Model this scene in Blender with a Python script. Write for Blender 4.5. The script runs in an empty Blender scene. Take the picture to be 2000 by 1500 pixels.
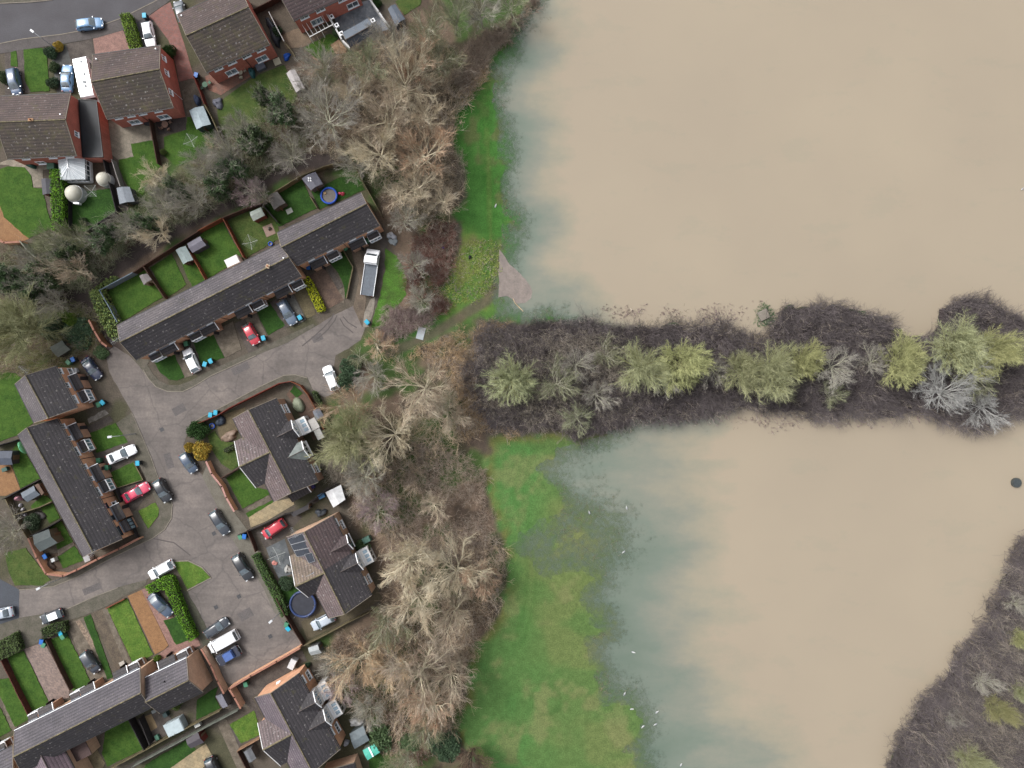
import bpy, bmesh, math, random
import numpy as np
from mathutils import Vector, Matrix
from mathutils.geometry import tessellate_polygon

# ---------------------------------------------------------------- camera, sky, sun, exposure
SC = bpy.context.scene
COL = SC.collection
CAM_H = 120.0                      # drone height in metres
S = 2 * CAM_H * 0.721 / 2000.0     # ground metres per photo pixel
cam_data = bpy.data.cameras.new("drone_camera")
cam_data.sensor_width = 36.0
cam_data.lens = 36.0 / (2 * 0.721)
cam_data.clip_start = 1.0
cam_data.clip_end = 6000.0
cam = bpy.data.objects.new("drone_camera", cam_data)
cam.location = (0, 0, CAM_H)
COL.objects.link(cam)
SC.camera = cam

SUN_EL, SUN_AZ = math.radians(50), math.radians(-60)   # azimuth measured from +Y, clockwise positive
world = bpy.data.worlds.new("World")
SC.world = world
world.use_nodes = True
wn = world.node_tree
sky = wn.nodes.new("ShaderNodeTexSky")
sky.sky_type = 'NISHITA'
sky.sun_disc = False
sky.sun_elevation = SUN_EL
sky.sun_rotation = SUN_AZ % (2 * math.pi)
sky.air_density = 1.0
sky.dust_density = 6.0
sky.ozone_density = 1.0
hsv = wn.nodes.new("ShaderNodeHueSaturation")       # an overcast, grey sky
hsv.inputs['Saturation'].default_value = 0.22
wn.links.new(sky.outputs[0], hsv.inputs['Color'])
bg = wn.nodes["Background"]
wn.links.new(hsv.outputs[0], bg.inputs[0])
bg.inputs[1].default_value = 0.15

sun_data = bpy.data.lights.new("sun", 'SUN')
sun_data.energy = 1.3
sun_data.angle = math.radians(18)
sun_data.color = (1.0, 0.965, 0.92)
sun = bpy.data.objects.new("sun", sun_data)
sd = Vector((math.sin(SUN_AZ) * math.cos(SUN_EL), math.cos(SUN_AZ) * math.cos(SUN_EL), math.sin(SUN_EL)))
sun.rotation_euler = sd.to_track_quat('Z', 'Y').to_euler()
COL.objects.link(sun)

SC.view_settings.view_transform = 'Standard'
SC.view_settings.look = 'None'
SC.view_settings.exposure = 0.76
SC.view_settings.gamma = 1.0
SC.cycles.max_bounces = 5
SC.cycles.diffuse_bounces = 2
SC.cycles.glossy_bounces = 2
SC.cycles.transparent_max_bounces = 8
SC.cycles.use_denoising = True
SC.cycles.denoiser = 'OPENIMAGEDENOISE'
SC.cycles.denoising_input_passes = 'RGB_ALBEDO_NORMAL'
SC.cycles.denoising_prefilter = 'NONE'
SC.cycles.use_adaptive_sampling = False

# ---------------------------------------------------------------- helpers
def W(px, py, z=0.0):
    """survey point: photo pixel of something z metres above the ground -> world x, y, z"""
    k = S * (CAM_H - z) / CAM_H
    return Vector(((px - 1000) * k, (750 - py) * k, z))

def W2(p, z=0.0):
    return W(p[0], p[1], z)

def lin(c):
    c = c / 255.0
    return c / 12.92 if c <= 0.04045 else ((c + 0.055) / 1.055) ** 2.4

ALB = 0.50
def C(r, g, b, k=1.0):
    """albedo from an sRGB swatch"""
    return (min(lin(r) * ALB * k, 0.85), min(lin(g) * ALB * k, 0.85), min(lin(b) * ALB * k, 0.85), 1.0)

_rng = np.random.default_rng(11)
rnd = random.Random(5)

def vnoise(x, y, scale, seed=0):
    x = np.asarray(x, float) / scale; y = np.asarray(y, float) / scale
    xi = np.floor(x).astype(int); yi = np.floor(y).astype(int)
    fx = x - xi; fy = y - yi
    fx = fx * fx * (3 - 2 * fx); fy = fy * fy * (3 - 2 * fy)
    def h(a, b):
        n = (a * 374761393 + b * 668265263 + seed * 974634777) & 0x7fffffff
        n = ((n ^ (n >> 13)) * 1274126177) & 0x7fffffff
        return ((n ^ (n >> 16)) & 0xffff) / 65535.0
    return (h(xi, yi) * (1 - fx) + h(xi + 1, yi) * fx) * (1 - fy) + (h(xi, yi + 1) * (1 - fx) + h(xi + 1, yi + 1) * fx) * fy

def fbm(x, y, scale, seed=0, oct=4):
    t = 0; a = 0.5; s = 0
    for i in range(oct):
        t = t + a * vnoise(x, y, scale / 2 ** i, seed + i * 17); s += a; a *= 0.55
    return t / s

def sdf(poly, X, Y):
    """signed distance, negative inside"""
    P = np.array(poly, float); n = len(P)
    d = np.full(X.shape, 1e18); inside = np.zeros(X.shape, bool)
    for i in range(n):
        a = P[i]; b = P[(i + 1) % n]; e = b - a
        wx = X - a[0]; wy = Y - a[1]
        t = np.clip((wx * e[0] + wy * e[1]) / (e @ e + 1e-12), 0, 1)
        d = np.minimum(d, (wx - e[0] * t) ** 2 + (wy - e[1] * t) ** 2)
        c = ((a[1] > Y) != (b[1] > Y)) & (X < (b[0] - a[0]) * (Y - a[1]) / (b[1] - a[1] + 1e-12) + a[0])
        inside ^= c
    d = np.sqrt(d)
    return np.where(inside, -d, d)

def linedist(pts, X, Y):
    d = np.full(X.shape, 1e18)
    P = np.array(pts, float)
    for i in range(len(P) - 1):
        a = P[i]; e = P[i + 1] - a
        wx = X - a[0]; wy = Y - a[1]
        t = np.clip((wx * e[0] + wy * e[1]) / (e @ e + 1e-12), 0, 1)
        d = np.minimum(d, (wx - e[0] * t) ** 2 + (wy - e[1] * t) ** 2)
    return np.sqrt(d)

def sstep(a, b, x):
    t = np.clip((x - a) / (b - a), 0, 1)
    return t * t * (3 - 2 * t)

def wpoly(pts, z=0.0):
    return [tuple(W(p[0], p[1], z)[:2]) for p in pts]

# ---------------------------------------------------------------- materials
_mats = {}
def newmat(name):
    m = bpy.data.materials.new(name); m.use_nodes = True
    nt = m.node_tree
    return m, nt, nt.nodes["Principled BSDF"]

def nz(nt, vec, scale, detail=4, rough=0.6):
    n = nt.nodes.new("ShaderNodeTexNoise")
    n.inputs['Scale'].default_value = scale
    n.inputs['Detail'].default_value = detail
    n.inputs['Roughness'].default_value = rough
    if vec is not None: nt.links.new(vec, n.inputs['Vector'])
    return n.outputs['Fac']

def ramp(nt, fac, stops):
    r = nt.nodes.new("ShaderNodeValToRGB")
    e = r.color_ramp.elements
    while len(e) < len(stops): e.new(0.5)
    for i, (p, c) in enumerate(stops):
        e[i].position = p; e[i].color = c if len(c) == 4 else (*c, 1)
    nt.links.new(fac, r.inputs[0])
    return r.outputs[0]

def mix(nt, fac, a, b, mode='MIX'):
    n = nt.nodes.new("ShaderNodeMix"); n.data_type = 'RGBA'; n.blend_type = mode
    for i, v in ((0, fac), (6, a), (7, b)):
        if isinstance(v, (int, float)): n.inputs[i].default_value = v
        elif isinstance(v, (tuple, list)): n.inputs[i].default_value = v
        else: nt.links.new(v, n.inputs[i])
    return n.outputs[2]

def mathn(nt, op, a, b=None, c=None):
    n = nt.nodes.new("ShaderNodeMath"); n.operation = op
    for i, v in enumerate((a, b, c)):
        if v is None: continue
        if isinstance(v, (int, float)): n.inputs[i].default_value = v
        else: nt.links.new(v, n.inputs[i])
    return n.outputs[0]

def coordv(nt, kind):
    if kind == 'pos':
        return nt.nodes.new("ShaderNodeNewGeometry").outputs['Position']
    return nt.nodes.new("ShaderNodeTexCoord").outputs[{'obj': 'Object', 'uv': 'UV'}[kind]]

def BG(c, f):
    return (c[0] * f, c[1] * f, c[2] * f, 1)

def M(name, c, c2=None, scale=1.5, rough=0.85, spec=0.3, var=0.25, bump=0.0, bscale=20, metal=0, coat=0, coords='pos', speck=None, objvar=0.0, fine=None):
    """noise-varied surface between c and c2"""
    key = name
    if key in _mats: return _mats[key]
    m, nt, b = newmat(name)
    v = coordv(nt, coords)
    if c2 is None: c2 = BG(c, 1 - var); c = BG(c, 1 + var * 0.6)
    f = nz(nt, v, scale, 5)
    col = ramp(nt, f, [(0.32, c), (0.68, c2)])
    if fine:
        f2 = nz(nt, v, fine[0], 2)
        col = mix(nt, 1.0, col, ramp(nt, f2, [(0.3, (1 - fine[1],) * 3), (0.7, (1 + fine[1],) * 3)]), 'MULTIPLY')
    if speck:
        sc, th, fs = speck
        f3 = nz(nt, v, fs, 2, 0.4)
        col = mix(nt, ramp(nt, f3, [(th, (0, 0, 0)), (th + 0.04, (1, 1, 1))]), col, sc)
    if objvar:
        oi = nt.nodes.new("ShaderNodeObjectInfo")
        h = nt.nodes.new("ShaderNodeHueSaturation")
        nt.links.new(mathn(nt, 'MULTIPLY_ADD', oi.outputs['Random'], objvar, 1 - objvar / 2), h.inputs['Value'])
        nt.links.new(mathn(nt, 'MULTIPLY_ADD', oi.outputs['Random'], 0.03, 0.485), h.inputs['Hue'])
        nt.links.new(col, h.inputs['Color']); col = h.outputs[0]
    nt.links.new(col, b.inputs['Base Color'])
    b.inputs['Roughness'].default_value = rough
    b.inputs['Specular IOR Level'].default_value = spec
    b.inputs['Metallic'].default_value = metal
    if coat:
        b.inputs['Coat Weight'].default_value = coat
        b.inputs['Coat Roughness'].default_value = 0.06
    if bump:
        bn = nt.nodes.new("ShaderNodeBump"); bn.inputs['Strength'].default_value = bump
        bn.inputs['Distance'].default_value = 0.05
        nt.links.new(nz(nt, v, bscale, 4), bn.inputs['Height'])
        nt.links.new(bn.outputs[0], b.inputs['Normal'])
    _mats[key] = m
    return m

def roof_mat(name, c, moss=0.0, lichen=0.5):
    if name in _mats: return _mats[name]
    m, nt, b = newmat(name)
    uv = nt.nodes.new("ShaderNodeUVMap").outputs[0]
    pos = coordv(nt, 'pos')
    sp = nt.nodes.new("ShaderNodeSeparateXYZ"); nt.links.new(uv, sp.inputs[0])
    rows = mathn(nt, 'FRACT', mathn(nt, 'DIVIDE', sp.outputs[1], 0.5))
    cols = mathn(nt, 'FRACT', mathn(nt, 'DIVIDE', sp.outputs[0], 0.33))
    base = ramp(nt, nz(nt, pos, 0.55, 6, 0.65), [(0.3, BG(c, 1.22)), (0.7, BG(c, 0.78))])
    fine = nz(nt, uv, 4.5, 4, 0.75)
    base = mix(nt, 1.0, base, ramp(nt, fine, [(0.3, (0.62,) * 3), (0.7, (1.4,) * 3)]), 'MULTIPLY')
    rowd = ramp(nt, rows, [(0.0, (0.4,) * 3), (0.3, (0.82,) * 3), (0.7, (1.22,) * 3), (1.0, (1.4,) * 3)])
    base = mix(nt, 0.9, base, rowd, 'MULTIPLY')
    cold = ramp(nt, cols, [(0.0, (0.8,) * 3), (0.3, (1.0,) * 3), (0.9, (1.08,) * 3)])
    base = mix(nt, 0.8, base, cold, 'MULTIPLY')
    if moss:
        mf = ramp(nt, nz(nt, pos, 0.7, 5, 0.7), [(0.62 - moss * 0.25, (0, 0, 0)), (0.85, (1, 1, 1))])
        base = mix(nt, mf, base, C(95, 92, 50))
    lf = ramp(nt, nz(nt, uv, 2.2, 2, 0.5), [(0.64 - 0.03 * lichen, (0, 0, 0)), (0.70, (min(1, lichen * 1.4),) * 3)])
    st = ramp(nt, nz(nt, pos, 0.22, 3, 0.6), [(0.35, (0.8, 0.8, 0.82)), (0.65, (1.18, 1.16, 1.12))]); base = mix(nt, 1.0, base, st, 'MULTIPLY')
    base = mix(nt, lf, base, C(165, 160, 160))
    nt.links.new(base, b.inputs['Base Color'])
    b.inputs['Roughness'].default_value = 0.72
    b.inputs['Specular IOR Level'].default_value = 0.4
    bn = nt.nodes.new("ShaderNodeBump"); bn.inputs['Strength'].default_value = 0.5; bn.inputs['Distance'].default_value = 0.05
    nt.links.new(rows, bn.inputs['Height']); nt.links.new(bn.outputs[0], b.inputs['Normal'])
    _mats[name] = m
    return m

def brick_mat(name, c, mort=None):
    if name in _mats: return _mats[name]
    m, nt, b = newmat(name)
    uv = nt.nodes.new("ShaderNodeUVMap").outputs[0]
    bt = nt.nodes.new("ShaderNodeTexBrick")
    nt.links.new(uv, bt.inputs['Vector'])
    bt.inputs['Scale'].default_value = 1.0
    bt.inputs['Brick Width'].default_value = 0.225
    bt.inputs['Row Height'].default_value = 0.075
    bt.inputs['Mortar Size'].default_value = 0.008
    bt.inputs['Color1'].default_value = BG(c, 1.1); bt.inputs['Color2'].default_value = BG(c, 0.85)
    bt.inputs['Mortar'].default_value = mort or BG(c, 1.3)
    n = nz(nt, coordv(nt, 'pos'), 0.8, 5)
    col = mix(nt, 1.0, bt.outputs[0], ramp(nt, n, [(0.3, (1.15,) * 3), (0.7, (0.82,) * 3)]), 'MULTIPLY')
    nt.links.new(col, b.inputs['Base Color']); b.inputs['Roughness'].default_value = 0.9
    _mats[name] = m
    return m

def paver_mat(name, c1, c2, bw, bh, mort, rot=0.0):
    if name in _mats: return _mats[name]
    m, nt, b = newmat(name)
    mp = nt.nodes.new("ShaderNodeMapping"); mp.inputs['Rotation'].default_value = (0, 0, rot)
    pos = coordv(nt, 'pos')
    nt.links.new(pos, mp.inputs[0])
    bt = nt.nodes.new("ShaderNodeTexBrick"); nt.links.new(mp.outputs[0], bt.inputs['Vector'])
    bt.inputs['Scale'].default_value = 1.0
    bt.inputs['Brick Width'].default_value = bw; bt.inputs['Row Height'].default_value = bh
    bt.inputs['Mortar Size'].default_value = 0.012
    bt.inputs['Color1'].default_value = c1; bt.inputs['Color2'].default_value = c2; bt.inputs['Mortar'].default_value = mort
    col = mix(nt, 1.0, bt.outputs[0], ramp(nt, nz(nt, pos, 1.1, 6, 0.7), [(0.3, (1.25,) * 3), (0.7, (0.7,) * 3)]), 'MULTIPLY')
    nt.links.new(col, b.inputs['Base Color']); b.inputs['Roughness'].default_value = 0.85
    _mats[name] = m
    return m

def paint(name, c, rough=0.28):
    if name in _mats: return _mats[name]
    m, nt, b = newmat(name)
    f = nz(nt, coordv(nt, 'obj'), 3.0, 3)
    nt.links.new(ramp(nt, f, [(0.3, BG(c, 1.06)), (0.7, BG(c, 0.92))]), b.inputs['Base Color'])
    b.inputs['Roughness'].default_value = rough
    b.inputs['Specular IOR Level'].default_value = 0.5
    b.inputs['Coat Weight'].default_value = 0.8
    b.inputs['Coat Roughness'].default_value = 0.08
    _mats[name] = m
    return m

def glass_mat(name='window_glass', c=(0.03, 0.045, 0.055, 1), rough=0.08):
    if name in _mats: return _mats[name]
    m, nt, b = newmat(name)
    f = nz(nt, coordv(nt, 'pos'), 1.2, 2)
    nt.links.new(ramp(nt, f, [(0.35, c), (0.65, BG(c, 2.2))]), b.inputs['Base Color'])
    b.inputs['Roughness'].default_value = rough
    b.inputs['Specular IOR Level'].default_value = 0.9
    b.inputs['Coat Weight'].default_value = 1.0
    b.inputs['Coat IOR'].default_value = 1.8
    _mats[name] = m
    return m

# ---------------------------------------------------------------- mesh builder
class MB:
    def __init__(s):
        s.v = []; s.f = []; s.uv = []; s.mi = []; s.sm = []
    def add(s, vs, fs, uvs=None, mi=0, smooth=False):
        o = len(s.v)
        s.v += [tuple(x) for x in vs]
        for i, f in enumerate(fs):
            s.f.append([o + j for j in f]); s.mi.append(mi); s.sm.append(smooth)
            s.uv.append(uvs[i] if uvs else None)
        return s
    def box(s, c, d, rz=0.0, mi=0, top=1.0):
        cx, cy, cz = c; x, y, z = d[0] / 2, d[1] / 2, d[2] / 2
        ca, sa = math.cos(rz), math.sin(rz)
        vs = []
        for dz, k in ((-z, 1.0), (z, top)):
            for ax, ay in ((-x, -y), (x, -y), (x, y), (-x, y)):
                ax *= k; ay *= k
                vs.append((cx + ax * ca - ay * sa, cy + ax * sa + ay * ca, cz + dz))
        return s.add(vs, [(0, 3, 2, 1), (4, 5, 6, 7), (0, 1, 5, 4), (1, 2, 6, 5), (2, 3, 7, 6), (3, 0, 4, 7)], mi=mi)
    def bar(s, a, b, w, h, mi=0):
        """box from point a to b with width w and height h (centred)"""
        a = Vector(a); b = Vector(b); d = b - a
        if d.length < 1e-5: return s
        t = d.normalized(); up = Vector((0, 0, 1)) if abs(t.z) < 0.95 else Vector((1, 0, 0))
        n = t.cross(up).normalized() * w / 2; u = n.cross(t).normalized() * h / 2
        vs = [a - n - u, a + n - u, a + n + u, a - n + u, b - n - u, b + n - u, b + n + u, b - n + u]
        return s.add(vs, [(0, 1, 2, 3), (7, 6, 5, 4), (0, 4, 5, 1), (1, 5, 6, 2), (2, 6, 7, 3), (3, 7, 4, 0)], mi=mi)
    def prism(s, poly, z0, z1, mi=0, bottom=False):
        n = len(poly)
        area = sum(poly[i][0] * poly[(i + 1) % n][1] - poly[(i + 1) % n][0] * poly[i][1] for i in range(n))
        if area < 0: poly = poly[::-1]
        vs = [(p[0], p[1], z0) for p in poly] + [(p[0], p[1], z1) for p in poly]
        tris = tessellate_polygon([[Vector((p[0], p[1], 0)) for p in poly]])
        fs = []
        for t in tris:
            a, b, c = [poly[i] for i in t]
            cr = (b[0] - a[0]) * (c[1] - a[1]) - (b[1] - a[1]) * (c[0] - a[0])
            t = tuple(t) if cr > 0 else tuple(t)[::-1]
            fs.append(tuple(i + n for i in t))
            if bottom: fs.append(tuple(t)[::-1])
        for i in range(n):
            j = (i + 1) % n; fs.append((i, j, j + n, i + n))
        return s.add(vs, fs, mi=mi)
    def cyl(s, c, r, h, n=16, r2=None, axis='z', mi=0, smooth=True, cap=True):
        """cylinder or cone starting at c, h along the axis"""
        r2 = r if r2 is None else r2
        vs = []
        for k, rr in ((0, r), (h, r2)):
            for i in range(n):
                a = 2 * math.pi * i / n
                p = (rr * math.cos(a), rr * math.sin(a), k)
                if axis == 'x': p = (p[2], p[0], p[1])
                if axis == 'y': p = (p[1], p[2], p[0])
                vs.append((c[0] + p[0], c[1] + p[1], c[2] + p[2]))
        s.add(vs, [(i, (i + 1) % n, n + (i + 1) % n, n + i) for i in range(n)], mi=mi, smooth=smooth)
        if cap: s.add(vs, [tuple(range(n))[::-1], tuple(range(n, 2 * n))], mi=mi)
        return s
    def tube(s, pts, r, n=6, mi=0, closed=False):
        pts = [Vector(p) for p in pts]; m = len(pts); rr = r if isinstance(r, (list, tuple)) else [r] * m
        vs = []
        for i, p in enumerate(pts):
            a = pts[i - 1] if (i > 0 or closed) else pts[i]; b = pts[(i + 1) % m] if (i < m - 1 or closed) else pts[i]
            t = (b - a).normalized(); up = Vector((0, 0, 1)) if abs(t.z) < 0.9 else Vector((1, 0, 0))
            x = t.cross(up).normalized(); y = t.cross(x)
            for k in range(n):
                an = 2 * math.pi * k / n
                vs.append(p + (x * math.cos(an) + y * math.sin(an)) * rr[i])
        fs = []
        for i in range(m if closed else m - 1):
            j = (i + 1) % m
            for k in range(n):
                l = (k + 1) % n
                fs.append((i * n + k, i * n + l, j * n + l, j * n + k))
        s.add(vs, fs, mi=mi, smooth=True)
        if not closed: s.add(vs, [tuple(range(n)), tuple(range((m - 1) * n, m * n))[::-1]], mi=mi)
        return s
    def lathe(s, c, prof, n=20, mi=0, sx=1.0, sy=1.0):
        vs = []
        for r, z in prof:
            for i in range(n):
                a = 2 * math.pi * i / n
                vs.append((c[0] + r * sx * math.cos(a), c[1] + r * sy * math.sin(a), c[2] + z))
        fs = []
        for k in range(len(prof) - 1):
            for i in range(n):
                j = (i + 1) % n
                fs.append((k * n + i, k * n + j, (k + 1) * n + j, (k + 1) * n + i))
        return s.add(vs, fs, mi=mi, smooth=True)
    def quad(s, a, b, c, d, mi=0, uv=True, smooth=False):
        """planar quad with metric uv (u along a-b, v along a-d)"""
        a, b, c, d = map(Vector, (a, b, c, d))
        u = (b - a); lu = u.length or 1; u = u / lu
        n = (b - a).cross(d - a)
        v = n.cross(u)
        if v.length < 1e-9: v = (c - a).cross(u).cross(u) * -1
        v.normalize()
        uvs = [tuple(((p - a).dot(u), (p - a).dot(v))) for p in (a, b, c, d)]
        return s.add([a, b, c, d], [(0, 1, 2, 3)], [uvs], mi=mi, smooth=smooth)
    def tri(s, a, b, c, mi=0):
        a, b, c = map(Vector, (a, b, c))
        u = (b - a).normalized(); n = (b - a).cross(c - a); v = n.cross(u).normalized()
        return s.add([a, b, c], [(0, 1, 2)], [[tuple(((p - a).dot(u), (p - a).dot(v))) for p in (a, b, c)]], mi=mi)
    def slab(s, quad, t, mi=0):
        """thick sheet under a top quad given counter-clockwise from above, uv on top"""
        q = [Vector(p) for p in quad]; n = (q[1] - q[0]).cross(q[-1] - q[0]).normalized()
        if n.z < 0: n = -n
        d = [p - n * t for p in q]
        if len(q) == 4: s.quad(*q, mi=mi)
        else: s.tri(*q, mi=mi)
        k = len(q)
        vs = q + d
        s.add(vs, [tuple(range(k, 2 * k))[::-1]] + [(i, i + k, (i + 1) % k + k, (i + 1) % k) for i in range(k)], mi=mi)
        return s
    def build(s, name, mats, parent=None, smooth=None, origin=None):
        me = bpy.data.meshes.new(name)
        off = Vector((0, 0, 0))
        if origin is not None: off = Vector(origin)
        elif parent is not None and parent.get('_world'): off = Vector(parent['_origin'])
        vs = [(x - off[0], y - off[1], z - off[2]) for x, y, z in s.v]
        me.from_pydata(vs, [], s.f)
        if not isinstance(mats, (list, tuple)): mats = [mats]
        for m in mats: me.materials.append(m)
        me.polygons.foreach_set('material_index', s.mi)
        me.polygons.foreach_set('use_smooth', [bool(x) if smooth is None else smooth for x in s.sm])
        ul = me.uv_layers.new(name='UVMap')
        arr = []
        for f, uv in zip(s.f, s.uv):
            if uv: 
                for t in uv: arr += [t[0], t[1]]
            else:
                for j in f: arr += [s.v[j][0], s.v[j][1]]
        ul.data.foreach_set('uv', arr)
        me.update()
        o = bpy.data.objects.new(name, me)
        COL.objects.link(o)
        if parent is not None: o.parent = parent
        elif origin is not None: o.location = off
        return o

def tag(o, label=None, cat=None, group=None, kind=None):
    if label: o['label'] = label
    if cat: o['category'] = cat
    if group: o['group'] = group
    if kind: o['kind'] = kind
    return o

def thing(name, loc, label, cat, group=None, rz=0.0, world_parts=True):
    o = bpy.data.objects.new(name, None)
    o.empty_display_size = 0.3
    COL.objects.link(o)
    o.location = loc; o.rotation_euler = (0, 0, rz)
    if world_parts:
        o['_world'] = True; o['_origin'] = tuple(loc)
    return tag(o, label, cat, group)

def rename_clean():
    for o in bpy.data.objects:
        for k in ('_world', '_origin'):
            if k in o: del o[k]

def copy_tree(src, loc=None, rz=None, scale=None):
    def rec(o, parent):
        c = o.copy(); COL.objects.link(c); c.parent = parent
        for ch in list(o.children): rec(ch, c)
        return c
    r = rec(src, None)
    if loc is not None: r.location = loc
    if rz is not None: r.rotation_euler = (0, 0, rz)
    if scale is not None: r.scale = scale
    return r

def np_mesh(name, V, F, mats, parent=None, smooth=False, mi=None):
    me = bpy.data.meshes.new(name)
    me.from_pydata(V.tolist(), [], F.tolist())
    for m in (mats if isinstance(mats, (list, tuple)) else [mats]): me.materials.append(m)
    if smooth: me.polygons.foreach_set('use_smooth', [True] * len(me.polygons))
    if mi is not None: me.polygons.foreach_set('material_index', mi)
    me.update()
    return me

def obj(name, me, parent=None):
    o = bpy.data.objects.new(name, me); COL.objects.link(o)
    if parent: o.parent = parent
    return o

_zl = [0]
def rough_poly(pts, amp, step=0.6, seed=1):
    out = []
    r = random.Random(seed + len(pts))
    for i in range(len(pts)):
        a = Vector(pts[i]); b = Vector(pts[(i + 1) % len(pts)])
        n = max(1, int((b - a).length / step))
        for k in range(n):
            p = a.lerp(b, k / n)
            if amp: p = p + Vector((r.uniform(-amp, amp), r.uniform(-amp, amp)))
            out.append((p.x, p.y))
    return out

def sheet(name, pts, mat, z, amp=0.0, kind='structure', label=None):
    """a laid surface (lawn, drive, road ...) of real thickness on the ground"""
    _zl[0] += 1
    poly = [tuple(W(p[0], p[1])[:2]) for p in pts]
    if amp: poly = rough_poly(poly, amp, seed=_zl[0])
    o = MB().prism(poly, -0.25, z + (_zl[0] % 40) * 0.0004).build(name, mat)
    tag(o, kind=kind, label=label)
    return o
# ================================================================ THE SETTING: ground, flood, roads, lawns
def vcol_mat(name, noise_amt=0.35, fine_scale=5.0, rough=0.95, med=0.9):
    m, nt, b = newmat(name)
    a = nt.nodes.new("ShaderNodeVertexColor"); a.layer_name = "Col"
    pos = coordv(nt, 'pos')
    col = mix(nt, 1.0, a.outputs[0], ramp(nt, nz(nt, pos, fine_scale, 3, 0.7), [(0.25, (1 - noise_amt,) * 3), (0.75, (1 + noise_amt,) * 3)]), 'MULTIPLY')
    col = mix(nt, 1.0, col, ramp(nt, nz(nt, pos, med, 4, 0.65), [(0.3, (0.82, 0.84, 0.8)), (0.7, (1.2, 1.15, 1.15))]), 'MULTIPLY')
    nt.links.new(col, b.inputs['Base Color']); b.inputs['Roughness'].default_value = rough
    b.inputs['Specular IOR Level'].default_value = 0.15
    return m

def grid_mesh(name, xs, ys, zfun, colfun, mat, extra=None, keep=None):
    X, Y = np.meshgrid(xs, ys)
    Z = zfun(X, Y); Cc = colfun(X, Y)
    nx, ny = len(xs), len(ys)
    V = np.stack([X.ravel(), Y.ravel(), Z.ravel()], 1)
    idx = np.arange(nx * ny).reshape(ny, nx)
    F = np.stack([idx[:-1, :-1].ravel(), idx[:-1, 1:].ravel(), idx[1:, 1:].ravel(), idx[1:, :-1].ravel()], 1)
    if keep is not None:
        k = keep(X, Y).ravel()
        F = F[k[F].any(1)]
        used = np.unique(F); remap = np.full(len(V), -1); remap[used] = np.arange(len(used))
        V = V[used]; F = remap[F]; Cf = Cc.reshape(-1, 4)[used]
        ex = {n: e.ravel()[used] for n, e in (extra(X, Y) if extra else {}).items()}
    else:
        Cf = Cc.reshape(-1, 4); ex = {n: e.ravel() for n, e in (extra(X, Y) if extra else {}).items()}
    me = np_mesh(name, V, F, mat, smooth=True)
    ca = me.color_attributes.new(name="Col", type='FLOAT_COLOR', domain='POINT')
    ca.data.foreach_set('color', Cf.astype(np.float32).ravel())
    for n, e in ex.items():
        at = me.attributes.new(name=n, type='FLOAT', domain='POINT'); at.data.foreach_set('value', e.astype(np.float32))
    return obj(name, me)

FIELD_UP = [(1060,-80),(1045,0),(1003,52),(965,100),(944,140),(905,178),(904,198),(886,212),(890,250),(880,268),(894,300),(908,340),(912,380),(886,416),(900,446),(900,478),(876,534),(868,572),(885,592),(850,608),(838,625),(760,680),(768,700),(850,665),(935,612),(965,628),(1060,632),(1500,640),(2300,640),(2300,-80)]
FIELD_LO = [(955,850),(945,900),(950,960),(962,1000),(977,1040),(989,1090),(991,1130),(978,1190),(945,1240),(920,1270),(912,1310),(905,1400),(890,1440),(945,1500),(960,1580),(2300,1580),(2300,800),(1500,800),(1200,830),(1060,845)]
STRIP = [(905,720),(930,650),(960,630),(1025,634),(1090,622),(1162,622),(1212,642),(1300,632),(1400,632),(1438,651),(1506,668),(1503,631),(1539,594),(1626,592),(1700,612),(1747,630),(1770,660),(1828,645),(1831,602),(1865,585),(1903,579),(1968,599),(2040,640),(2040,780),(1990,805),(1935,833),(1870,836),(1805,812),(1724,823),(1678,810),(1591,823),(1480,804),(1350,813),(1250,822),(1212,845),(1125,860),(1075,835),(1012,840),(957,840),(925,795)]
STRIP_DRY = [(895,720),(930,645),(960,625),(1025,628),(1100,618),(1190,612),(1330,640),(1400,700),(1350,800),(1250,825),(1125,862),(1050,850),(957,845),(925,800)]
SE_SCRUB = [(2000,1045),(1965,1100),(1930,1200),(1895,1250),(1850,1310),(1800,1370),(1760,1440),(1735,1500),(1715,1580),(2200,1580),(2200,1045)]
SHORE_UP = [(1080,-90),(1055,0),(1010,50),(985,92),(950,130),(968,155),(966,180),(968,240),(974,300),(977,380),(982,410),(990,432),(978,446),(974,490),(968,550),(974,600),(976,622),(1030,628),(1100,624),(1200,640),(1320,648),(1410,690),(2400,700),(2400,-90)]
SHORE_LO = [(1100,872),(1044,915),(1075,945),(1108,976),(1088,1006),(1032,1040),(1012,1070),(1060,1116),(1124,1112),(1160,1128),(1140,1180),(1180,1232),(1148,1255),(1148,1292),(1180,1332),(1184,1368),(1220,1374),(1256,1408),(1228,1448),(1210,1468),(1236,1478),(1245,1510),(1250,1600),(2400,1600),(2400,760),(1400,730),(1330,790),(1250,812),(1180,838)]
SHOAL = [(1068,1062),(1090,1042),(1112,1034),(1146,1028),(1144,1050),(1110,1066),(1090,1082),(1072,1080)]
WL = -0.12
wSHU, wSHL, wSHOAL = wpoly(SHORE_UP), wpoly(SHORE_LO), wpoly(SHOAL)
wFU, wFL, wST, wSD, wSE = wpoly(FIELD_UP), wpoly(FIELD_LO), wpoly(STRIP), wpoly(STRIP_DRY), wpoly(SE_SCRUB)
TRACK = wpoly([(760,690),(850,650),(905,615),(950,588),(968,560)])
TRACK2 = wpoly([(955,880),(935,865),(905,850)])
PATH_NW = wpoly([(-20,545),(60,600),(150,575),(205,540),(270,490),(330,455),(400,420),(470,385),(545,335),(600,315),(660,310)])
PATH_NW2 = wpoly([(150,575),(175,600),(205,660),(225,690)])

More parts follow.
